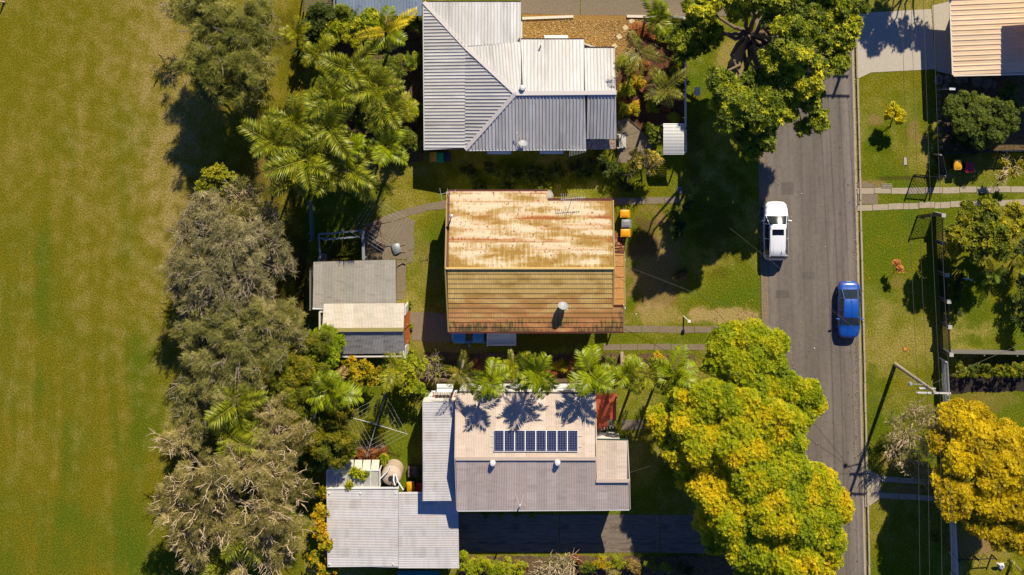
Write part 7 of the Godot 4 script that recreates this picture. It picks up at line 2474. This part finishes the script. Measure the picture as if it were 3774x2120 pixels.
	tree("garden_tree", "round glossy tree behind the dark bar fence bays", "tree", "", [[3570, 770, 4, 0.7], [3640, 790, 4.4, 1.1], [3560, 850, 4.4, 1.3], [3650, 870, 4.6, 1.3], [3720, 850, 4.4, 0.9], [3740, 780, 4, 0.7], [3600, 920, 4, 1.0], [3520, 900, 3.6, 0.7], [3700, 930, 3.6, 0.7], [3520, 925, 3.0, 0.5], [3760, 830, 3.8, 0.5]],
		{"base": P(3600, 850), "r": 0.16, "bark": bark, "leaf": "broad", "pal": [S(64, 78, 12), S(96, 104, 14), S(138, 132, 20), S(164, 146, 24)], "dens": 230.0, "size": 0.22, "sd": 42})
	tree("bare_tree", "leafless brown twigged tree on the verge beside the golden tree", "tree", "", [[3300, 1560, 2.4, 0.9], [3370, 1520, 2.8, 0.9], [3430, 1540, 2.8, 0.9], [3290, 1640, 2.4, 0.9], [3340, 1700, 2.4, 1.0], [3400, 1740, 2.2, 0.9], [3430, 1640, 2.8, 0.9], [3350, 1600, 3.2, 0.9], [3465, 1600, 2.6, 0.6]],
		{"base": P(3340, 1600), "fork": P(3345, 1605, 1.2), "r": 0.12, "bark": bark_pale, "leaf": "needle", "pal": ol, "dens": 14.0, "size": 0.3, "sd": 43, "twigs": 12})
	tree("sapling", "small glowing yellow green sapling casting a long shade on the verge", "tree", "", [[3285, 412, 1.7, 0.5], [3310, 425, 1.8, 0.5], [3295, 395, 1.9, 0.45], [3318, 440, 1.5, 0.35], [3275, 428, 1.4, 0.3]],
		{"base": P(3292, 412), "r": 0.05, "bark": bark, "leaf": "broad", "pal": [S(150, 146, 8), S(188, 172, 10), S(214, 188, 16)], "dens": 330.0, "size": 0.16, "sd": 44})
	tree("sapling", "thin young plant with two orange leaf tufts on the verge beyond the blue car", "tree", "", [[3302, 967, 1.3, 0.26], [3316, 989, 1.4, 0.3]],
		{"base": P(3296, 985), "r": 0.02, "bark": bark, "leaf": "broad", "pal": [S(176, 110, 60), S(208, 140, 84)], "dens": 260.0, "size": 0.14, "sd": 45})
	tree("small_tree", "sparse yellow leaved young tree in the bin yard across the street", "tree", "", [[3700, 600, 2, 0.35], [3730, 640, 2.2, 0.4], [3690, 650, 2, 0.3], [3760, 610, 2.2, 0.4]],
		{"base": P(3700, 640), "r": 0.05, "bark": bark_pale, "leaf": "broad", "pal": [S(120, 116, 16), S(160, 148, 28)], "dens": 120.0, "size": 0.16, "sd": 46, "twigs": 4})
	tree("small_tree", "loose yellow flowering shrub tree by the fence corner below the white arch", "tree", "", [[2340, 580, 2.3, 0.55], [2385, 570, 2.5, 0.6], [2420, 590, 2.3, 0.45], [2335, 620, 2.2, 0.5], [2400, 625, 2.0, 0.4], [2360, 600, 2.6, 0.5]],
		{"base": P(2375, 600), "r": 0.06, "bark": bark, "leaf": "fine", "pal": [S(118, 112, 24), S(156, 142, 40), S(196, 176, 78)], "dens": 210.0, "size": 0.16, "sd": 47, "twigs": 3})
	tree("bare_tree", "pale bare frangipani on the garden strip below the long driveway", "tree", "", [[2030, 2080, 1.6, 0.7], [2090, 2070, 1.7, 0.7], [2060, 2110, 1.5, 0.7], [2000, 2110, 1.4, 0.5]],
		{"base": P(2050, 2095), "fork": P(2050, 2092, 0.5), "r": 0.1, "bark": bark_pale, "leaf": "broad", "pal": ol, "dens": 6.0, "size": 0.16, "sd": 48, "twigs": 16})
	tree("bare_tree", "tangled grey twigs of a bare shrub behind the southern palms", "tree", "", [[1560, 1355, 1.8, 0.7], [1590, 1330, 1.8, 0.6], [1610, 1380, 1.7, 0.6]],
		{"base": P(1580, 1360), "fork": P(1580, 1358, 0.4), "r": 0.07, "bark": bark_grey, "leaf": "broad", "pal": [S(120, 120, 20), S(160, 150, 30)], "dens": 16.0, "size": 0.14, "sd": 49, "twigs": 12})

func shrubs() -> void:
	var g := [S(64, 78, 14), S(92, 102, 18), S(124, 124, 24)]
	var bright := [S(96, 112, 10), S(128, 134, 14), S(160, 154, 22)]
	var gold := [S(112, 116, 12), S(164, 142, 12), S(204, 152, 14)]
	var red := [S(92, 52, 28), S(138, 80, 42), S(164, 112, 58)]
	var dark := [S(38, 52, 16), S(56, 70, 20), S(80, 90, 24)]
	shrub("shrub", "round golden yellow shrub south of the gabled garage", "shrub", "", [[1330, 1365, 2.4, 1.1], [1300, 1345, 2.2, 0.7], [1365, 1380, 2.3, 0.8], [1310, 1385, 2.0, 0.6]], "broad", gold, 260.0, 0.16, 60)
	shrub("shrub", "glossy green shrub between golden shrub and grey twigs", "shrub", "", [[1500, 1370, 2.5, 1.0], [1535, 1350, 2.3, 0.8], [1515, 1410, 2.4, 0.9], [1470, 1350, 2.2, 0.7], [1545, 1430, 2.2, 0.7]], "broad", bright, 250.0, 0.17, 61)
	shrub("hedge", "ragged yellow green hedge along the carport's west side", "hedge", "", [[1195, 1815, 2.2, 0.6], [1180, 1880, 2.4, 0.75], [1175, 1950, 2.4, 0.75], [1195, 2000, 2.2, 0.7], [1160, 2050, 1.8, 0.6], [1220, 2050, 1.8, 0.6], [1190, 2110, 1.6, 0.6], [1240, 2090, 1.6, 0.5]], "broad", gold, 250.0, 0.17, 62)
	shrub("hedge", "lime green clipped hedge below the long dark driveway beside the carport", "hedge", "", [[1720, 2085, 1.0, 0.8], [1770, 2080, 1.0, 0.8], [1820, 2085, 1.0, 0.75], [1870, 2090, 1.0, 0.75], [1920, 2090, 0.9, 0.65], [1740, 2120, 1.0, 0.7], [1850, 2125, 1.0, 0.7], [1710, 2045, 0.7, 0.4]], "fine", [S(110, 124, 8), S(140, 146, 10), S(164, 160, 14)], 330.0, 0.15, 63)
	shrub("shrub", "purple leaved shrub in the strip below the long dark driveway", "shrub", "", [[1915, 2082, 0.9, 0.3], [1935, 2095, 0.8, 0.26]], "broad", [S(92, 20, 50), S(140, 40, 84)], 260.0, 0.13, 64)
	var k := 0
	for q in [[2160, 2085, 0.5], [2215, 2075, 0.55], [2270, 2070, 0.6], [2330, 2085, 0.6], [2395, 2080, 0.5], [2450, 2090, 0.45], [2520, 2095, 0.5], [2120, 2060, 0.35], [2250, 2110, 0.5]]:
		shrub("shrub", ["olive green shrub next to the bare frangipani", "yellow tipped shrub second from the bare frangipani", "broad yellow shrub midway along the driveway strip", "dry brownish shrub midway along the driveway strip", "spreading olive shrub in the driveway strip, beyond the brownish one", "small green shrub near the driveway's shaded end", "dark shrub under the golden tree's edge in the driveway strip", "orange tinged low shrub against the driveway edge by the frangipani", "greyish shrub at the bottom edge below the yellow ones"][k], "shrub", "shrubs below the driveway", [[q[0], q[1], 0.7, q[2]], [q[0] + 18, q[1] + 8, 0.6, q[2] * 0.7]], ["broad", "fine", "strap"][k % 3], [g, gold, bright, [S(116, 96, 44), S(150, 126, 60)], g, bright, dark, red, [S(110, 104, 56), S(146, 132, 74)]][k], 260.0, 0.17, 65 + k)
		k += 1
	# northern front garden
	k = 0
	for q in [[2350, 105, 0.6, 3], [2395, 120, 0.45, 3], [2440, 130, 0.5, 0], [2480, 150, 0.6, 0], [2300, 220, 0.5, 1], [2330, 255, 0.5, 3], [2370, 240, 0.4, 3], [2310, 330, 0.75, 1], [2345, 300, 0.6, 2], [2330, 400, 0.55, 2], [2300, 400, 0.6, 1], [2400, 390, 0.55, 1], [2430, 280, 0.55, 0], [2490, 260, 0.5, 1], [2500, 320, 0.5, 0], [2450, 390, 0.4, 3], [2480, 425, 0.45, 1], [2405, 485, 0.75, 0], [2500, 220, 0.5, 1], [2380, 330, 0.45, 3]]:
		shrub("shrub", ["orange bromeliad clump under the upper palm beside the pebbles", "rusty leaved clump under the upper palm", "green clump beside the upper palm trunk", "dark green bush against the picket fence top", "yellow green bush at the pebble bed corner", "reddish clump below the pebble bed corner", "red leaved clump in the centre of the upper mulch", "big yellow green bush beside the house corner", "golden croton next to the yellow green bush", "orange croton at the lower house side", "yellow strap leaved clump at the lower house side", "lime bush under the lower palm", "green bush between the two middle palms", "yellow bush at the picket fence under the middle palm", "green bush at the picket fence beside the lower palm", "bright red bromeliad clump below the lower palm", "yellow green clump beside the arch", "round glossy green bush beside the white arch", "lime bush at the picket fence below the street tree", "small red clump in the middle of the mulch bed"][k], "shrub", "plants in the northern front garden", [[q[0], q[1], q[2] * 0.8, q[2]], [q[0] + 14, q[1] + 10, q[2] * 0.6, q[2] * 0.6]], "strap" if q[3] != 0 else "broad", [dark, bright, gold, red][q[3]] if q[3] else g, 200.0, 0.24, 80 + k, 5, 3)
		k += 1
	# the middle house's front boundary and north side
	k = 0
	for q in [[2480, 790, 0.5], [2500, 840, 0.65], [2495, 870, 0.5], [2490, 1020, 0.32], [2515, 1010, 0.3], [2530, 760, 0.4]]:
		shrub("shrub", ["shaded green shrub by the front path on the front boundary", "largest dark green shrub on the front boundary", "dark green shrub below the largest on the front boundary", "pink flowering shrub on the front boundary lawn side", "pink flowering shrub on the front boundary verge side", "small shaded shrub outside the front boundary"][k], "shrub", "shrubs on the front boundary", [[q[0], q[1], 0.9, q[2]], [q[0] + 10, q[1] - 14, 0.7, q[2] * 0.7]], "broad", [g, dark, g, [S(60, 76, 20), S(90, 84, 30), S(214, 84, 110)], [S(60, 76, 20), S(90, 80, 30), S(200, 70, 90)], dark][k], 260.0, 0.15, 110 + k)
		k += 1
	k = 0
	for q in [[1960, 640, 0.7, 1], [1990, 685, 0.5, 0], [1760, 690, 0.4, 1], [1860, 690, 0.35, 1], [2140, 640, 0.4, 1]]:
		shrub("shrub", ["shaded dark shrub under the northern house's south wall", "green shrub touching the middle house's north gutter", "low flowering clump at the middle house's north west corner", "low dark clump along the middle house's north wall", "small dark bush on the lawn between the two houses"][k], "shrub", "shrubs between the houses", [[q[0], q[1], q[2], q[2]], [q[0] + 25, q[1] + 4, q[2] * 0.8, q[2] * 0.8]], "broad", g if q[3] == 0 else dark, 240.0, 0.17, 120 + k)
		k += 1
	k = 0
	for q in [[1720, 632, 0.5], [1800, 622, 0.6], [1880, 640, 0.55], [2040, 630, 0.65], [2120, 612, 0.6], [2200, 600, 0.75], [2250, 632, 0.7], [2290, 680, 0.5]]:
		shrub("shrub", ["shaded dark bush on the lot line nearest the palm grove", "second shaded dark bush on the lot line from the palm grove", "shaded dark bush below the first window hood", "shaded dark bush below the second window hood", "dark leafy bush under the television aerial's mast", "biggest dark bush on the lot line, south of the rusted porch roof", "dark bush between rusted porch roof and the flowering shrub tree", "dark bush at the start of the front path"][k], "shrub", "shrubs on the lot line", [[q[0], q[1], q[2], q[2]], [q[0] + 26, q[1] + 12, q[2] * 0.8, q[2] * 0.7]], "broad", [S(40, 52, 14), S(58, 70, 18), S(84, 92, 24)], 260.0, 0.17, 230 + k)
		k += 1
	# palms' undergrowth along the southern boundary and in the north west
	k = 0
	for q in [[1620, 1345, 0.6], [1665, 1370, 0.5], [1740, 1340, 0.55], [1860, 1350, 0.5], [1930, 1340, 0.45], [2060, 1350, 0.55], [2110, 1345, 0.5], [2235, 1330, 0.6], [2330, 1325, 0.5], [2430, 1320, 0.5], [2010, 1370, 0.5], [2340, 1390, 0.5]]:
		shrub("shrub", ["low yellow green clump at the wing end of the southern palm bed", "rusty gold clump second from the wing end of the palm bed", "reddish clump below the blue utility truck", "green clump under the second bright palm", "yellow green clump between the second and third bright palms", "gold clump under the widest bright palm's street side", "reddish clump third from the roof end palm", "green clump by the roof end palm", "yellow green clump opposite the driveway strip's start", "gold clump at the street end of the palm bed", "small reddish clump right under the widest palm", "green clump beside the smaller palm at the lawn"][k], "shrub", "undergrowth of the southern palm bed", [[q[0], q[1], 0.6, q[2]], [q[0] + 20, q[1] + 6, 0.5, q[2] * 0.7]], "strap", [bright, gold, red, g][k % 4], 180.0, 0.24, 130 + k, 5, 3)
		k += 1
	k = 0
	for q in [[1130, 110, 1.1, 2.2], [1190, 70, 1.2, 2.4], [1250, 110, 1.2, 2.6], [1310, 130, 1.0, 3.0], [1350, 80, 1.0, 3.2], [1280, 60, 0.9, 2.8], [1130, 190, 0.9, 1.8], [1210, 300, 1.3, 2.0], [1330, 300, 1.3, 2.2], [1430, 260, 1.2, 1.8], [1520, 230, 0.7, 1.0], [1520, 420, 0.8, 1.2], [1380, 430, 1.4, 2.2], [1250, 400, 1.4, 2.0], [1150, 480, 1.2, 1.8], [1480, 520, 1.0, 1.6], [1330, 560, 1.1, 1.8], [1100, 600, 0.9, 1.4], [1540, 520, 0.6, 0.9], [1540, 90, 0.7, 1.2]]:
		shrub("shrub", ["shaded bush at the top of the palm grove beside the pergola", "dark bush under the pergola end", "yellow green bush below the pergola", "lime bush below the blue grey roof", "tall bush against the blue grey roof", "bush at the corner of the blue grey roof", "shaded bush on the field side of the palm grove's top", "olive bush deep in the palm grove's west side", "bush in the middle of the palm grove", "bush between palm grove and the golden palm", "low strap leaved plant beside the northern house's west wall, upper one", "low strap leaved plant beside the northern house's west wall, lower one", "bush below the fountain palms of the grove", "bush under the west foxtail palms", "bush at the grove's west edge", "bush behind the wheelie bins", "bush at the southern edge of the palm grove", "shaded low bush at the grove's south west corner", "small bush next to the bins and the wall", "bush between golden palm and the northern house corner"][k], "shrub", "undergrowth of the north west palm grove", [[q[0], q[1], q[3], q[2]], [q[0] + 20, q[1] - 20, q[3] * 0.8, q[2] * 0.7]], ["broad", "fine"][k % 2], [dark, dark, bright, bright, bright, g, dark, g, g, g, bright, bright, g, g, g, g, dark, dark, g, g][k], 170.0, 0.27, 150 + k)
		k += 1
	# across the street
	shrub("hedge", "clipped dark hedge with yellow tips inside the grey board fence", "hedge", "", [[3540, 1362, 1.0, 0.6, 0.8], [3590, 1362, 1.0, 0.6, 0.8], [3640, 1362, 1.0, 0.6, 0.8], [3690, 1360, 1.0, 0.6, 0.8], [3735, 1360, 1.0, 0.6, 0.8], [3780, 1360, 1.0, 0.6, 0.8]], "broad", [S(60, 74, 12), S(96, 104, 14), S(146, 138, 24)], 300.0, 0.14, 190)
	shrub("shrub", "small round grey green bush on the shaded verge at the bottom", "shrub", "", [[3452, 1980, 0.5, 0.4]], "fine", g, 300.0, 0.14, 191)
	shrub("shrub", "dark shrub against the dark bar fence by the hedge", "shrub", "", [[3530, 1100, 0.6, 0.4], [3525, 1060, 0.6, 0.4], [3530, 1150, 0.5, 0.35], [3540, 1030, 0.6, 0.4]], "broad", dark, 240.0, 0.15, 192)
	shrub("shrub", "dark green mass of shrubs at the right edge beyond the cycad", "shrub", "", [[3770, 930, 2, 0.9], [3790, 1040, 2, 1.0], [3780, 1120, 1.8, 0.9], [3775, 1190, 1.6, 0.8]], "broad", dark, 200.0, 0.22, 193)
	shrub("shrub", "low green bush in the rock garden's lower part", "shrub", "", [[3530, 510, 0.6, 0.6], [3570, 530, 0.6, 0.5]], "broad", dark, 240.0, 0.16, 194)
	shrub("shrub", "bare brown and red plants in the bed above the shade house", "shrub", "", [[1330, 1672, 0.4, 0.5], [1375, 1675, 0.4, 0.5], [1410, 1670, 0.5, 0.4]], "strap", red, 200.0, 0.2, 195)
	shrub("shrub", "yellow green creeper between shade house and water tank", "shrub", "", [[1415, 1700, 0.8, 0.5], [1420, 1760, 0.7, 0.4], [1290, 1660, 1.0, 0.5]], "broad", bright, 260.0, 0.15, 196)
	shrub("shrub", "drooping lime spray lying over the shade house roof", "shrub", "", [[1318, 1745, 2.5, 0.4], [1300, 1740, 2.5, 0.3], [1340, 1755, 2.5, 0.3], [1285, 1790, 2.5, 0.25]], "strap", bright, 130.0, 0.32, 197)
	shrub("shrub", "green potted bush beside the red deck steps", "shrub", "", [[2268, 1565, 0.9, 0.3], [2285, 1600, 0.6, 0.4]], "broad", bright, 260.0, 0.13, 198)
	shrub("shrub", "leafy fringe of weeds along the wood pile and garage door", "shrub", "", [[1510, 1120, 0.3, 0.3], [1512, 1200, 0.25, 0.25], [1512, 1290, 0.3, 0.35], [1500, 1320, 0.5, 0.4]], "broad", bright, 240.0, 0.12, 199)
	shrub("shrub", "sparse dark fern fringe at the foot of the southern house's driveway wall", "shrub", "", [[1790, 1893, 0.3, 0.35], [1850, 1895, 0.3, 0.35], [1900, 1894, 0.3, 0.3], [1960, 1893, 0.3, 0.35]], "strap", g, 220.0, 0.18, 200)

func palms() -> void:
	var south := "palms along the southern boundary"
	palm("largest palm of the boundary row with long gold green fronds, above the clothes hoist", south, 1215, 1430, 5.9,   "queen", 11, 301, 1.18, 2)
	palm("small palm behind the glossy green shrub", south, 1450, 1345, 4.2, "cane", 8, 302, 0.85, 0)
	palm("second small palm beside the glossy green shrub", south, 1445, 1395, 4.0, "cane", 7, 303, 0.8, 1)
	palm("thin ragged palm at the wing end of the southern house", south, 1700, 1365, 5.6, "ragged", 7, 304, 0.85, 1)
	palm("bright palm leaning over the roof, nearest the wing", south, 1803, 1395, 6.3,   "queen", 10, 305, 0.93, 0)
	palm("widest bright palm over the solar panel roof", south, 1975, 1372, 6.5,   "queen", 12, 306, 1.11, 0)
	palm("ragged bright palm at the roof's street end", south, 2175, 1372, 5.9,   "queen", 10, 307, 1.03, 1)
	palm("smaller palm between roof end and the front lawn", south, 2300, 1372, 5.1,   "queen", 9, 308, 0.84, 1)
	palm("little palm squeezed between two bigger ones near the front lawn", south, 2385, 1380, 5.4, "cane", 8, 309, 0.85, 1)
	palm("palm with drooping dry fronds at the street end of the row", south, 2478, 1365, 5.3,   "queen", 11, 310, 0.97, 2)
	palm("low young palm between the second and third bright palms", south, 1890, 1330, 4.2, "cane", 7, 311, 0.7, 0)
	var nw := "palms of the north west grove"
	palm("golden yellow palm beside the corner of the northern house", nw, 1425, 118, 6.8, "gold", 10, 320, 1.0, 2)
	palm("foxtail palm at the grove's west tip with orange tinted fronds", nw, 1010, 530, 6.8, "foxtail", 10, 321, 1.05, 1)
	palm("big foxtail palm at the grove's south west, over the back fence", nw, 1130, 590, 7.2, "foxtail", 11, 322, 1.15, 0)
	palm("foxtail palm in the grove's west side with golden tips", nw, 1095, 450, 7.0, "foxtail", 10, 323, 1.05, 1)
	palm("tall foxtail palm in the centre of the grove", nw, 1215, 470, 7.4, "foxtail", 11, 324, 1.1, 0)
	palm("foxtail palm above the grove's centre", nw, 1230, 360, 7.2, "foxtail", 10, 325, 1.05, 1)
	palm("foxtail palm in the upper middle of the grove", nw, 1300, 260, 7.0, "foxtail", 10, 326, 1.0, 0)
	palm("foxtail palm in the grove's east middle", nw, 1390, 330, 7.2, "foxtail", 11, 327, 1.1, 1)
	palm("foxtail palm near the northern house's west wall", nw, 1430, 400, 6.6, "foxtail", 10, 328, 0.95, 0)
	palm("pale green palm standing in the grove's south edge", nw, 1290, 540, 6.4, "queen", 8, 329, 0.85, 1)
	palm("pale green palm with fallen dry frond beside the bins", nw, 1430, 540, 6.2, "queen", 9, 330, 1.0, 2)
	palm("small fan of pale fronds in the grove's east side", nw, 1490, 410, 4.5, "cane", 9, 331, 0.7, 0)
	palm("dark palm in the shaded top west corner of the grove", nw, 1100, 130, 4.5, "cane", 9, 332, 0.9, 0)
	palm("dark palm below the shaded top west corner of the grove", nw, 1170, 200, 4.8, "cane", 9, 333, 0.9, 0)
	palm("spiky pale rosette palm low beside the northern house's west wall", nw, 1515, 225, 1.6, "cycad", 12, 334, 0.7, 0, 0.05)
	palm("grey spiky rosette palm in the heart of the grove", nw, 1347, 355, 5.8, "cycad", 13, 335, 0.8, 0, 0.1)
	palm("foxtail palm over the southern tip beside the white walled yard", nw, 1215, 640, 6.4, "foxtail", 9, 336, 0.95, 1)
	palm("foxtail palm leaning over the lot corner by the bluish back fence", nw, 1290, 625, 6.2, "foxtail", 9, 337, 1.05, 0)
	palm("foxtail palm drooping at the southern fringe over the field side path", nw, 1090, 660, 6.0, "foxtail", 9, 338, 1.0, 1)
	var fr := "palms of the northern front garden"
	palm("full green palm at the top of the northern front garden", fr, 2422, 62, 6.4, "queen", 10, 340, 0.85, 0)
	palm("ragged palm in the middle of the northern front garden", fr, 2360, 195, 5.6, "ragged", 8, 341, 0.95, 1)
	palm("ragged palm beside the picket fence in the northern front garden", fr, 2450, 330, 5.8, "ragged", 10, 342, 1.0, 2)
	var pb := "palms among the field edge trees"
	palm("dark palm among the olive she-oaks, upper one", pb, 880, 1480, 5.8, "foxtail", 10, 350, 1.1, 0)
	palm("dark palm among the olive she-oaks, lower one", pb, 860, 1600, 5.6, "foxtail", 11, 351, 1.15, 0)
	palm("palm showing through the paperbark's lower gap", pb, 900, 1960, 4.6, "foxtail", 10, 352, 1.0, 0)
	palm("palm in the shade below the paperbark", pb, 830, 2070, 3.6, "foxtail", 10, 353, 1.0, 0)
	palm("low cycad with stiff fronds on the lawn behind the bar fence", "", 3665, 1010, 0.7, "cycad", 18, 360, 1.05, 0, 0.05)
	palm("spiky palm at the right edge beyond the cycad lawn", "", 3765, 985, 1.6, "cane", 10, 361, 0.6, 0, 0.1)
	palm("palm with arching fronds at the very bottom right corner", "", 3770, 2110, 2.2, "cane", 9, 362, 0.9, 0, 0.1)

func _ready() -> void:
	var cam := Camera3D.new()
	cam.name = "camera"
	cam.projection = Camera3D.PROJECTION_FRUSTUM
	cam.near = 1.0
	cam.far = 1500.0
	cam.size = 2120.0 / (K * CH)
	cam.frustum_offset = Vector2(-63.0, -660.0) / (K * CH)
	cam.position = Vector3(0, CH, 0)
	cam.rotation_degrees = Vector3(-90, 0, 0)
	cam.current = true
	add_child(cam)
	var env := Environment.new()
	env.background_mode = Environment.BG_SKY
	var sky := ProceduralSkyMaterial.new()
	sky.sky_top_color = Color(0.20, 0.36, 0.66)
	sky.sky_horizon_color = Color(0.52, 0.62, 0.74)
	sky.ground_bottom_color = Color(0.18, 0.17, 0.12)
	sky.ground_horizon_color = Color(0.45, 0.5, 0.55)
	sky.sky_energy_multiplier = 0.82
	env.sky = Sky.new()
	env.sky.sky_material = sky
	env.tonemap_mode = Environment.TONE_MAPPER_LINEAR
	env.tonemap_exposure = 1.17
	env.sdfgi_enabled = true
	env.ssao_enabled = true
	env.ssil_enabled = true
	var we := WorldEnvironment.new()
	we.name = "environment"
	we.environment = env
	add_child(we)
	var sun := DirectionalLight3D.new()
	sun.name = "sun"
	sun.light_energy = 1.6
	sun.light_color = Color(1.0, 0.955, 0.87)
	sun.light_angular_distance = 0.5
	sun.shadow_enabled = true
	add_child(sun)
	sun.look_at_from_position(Vector3(0, 60, 0), Vector3(0, 60, 0) + Vector3(-0.257, -0.629, 0.734), Vector3.UP)

	build_setting()
	north_house()
	middle_house()
	sheds()
	south_house()
	east_house()
	vehicles()
	bins()
	fittings()
	fences()
	yard()
	lines()
	scatter()
	trees()
	shrubs()
	palms()
	print("copies: ", total)
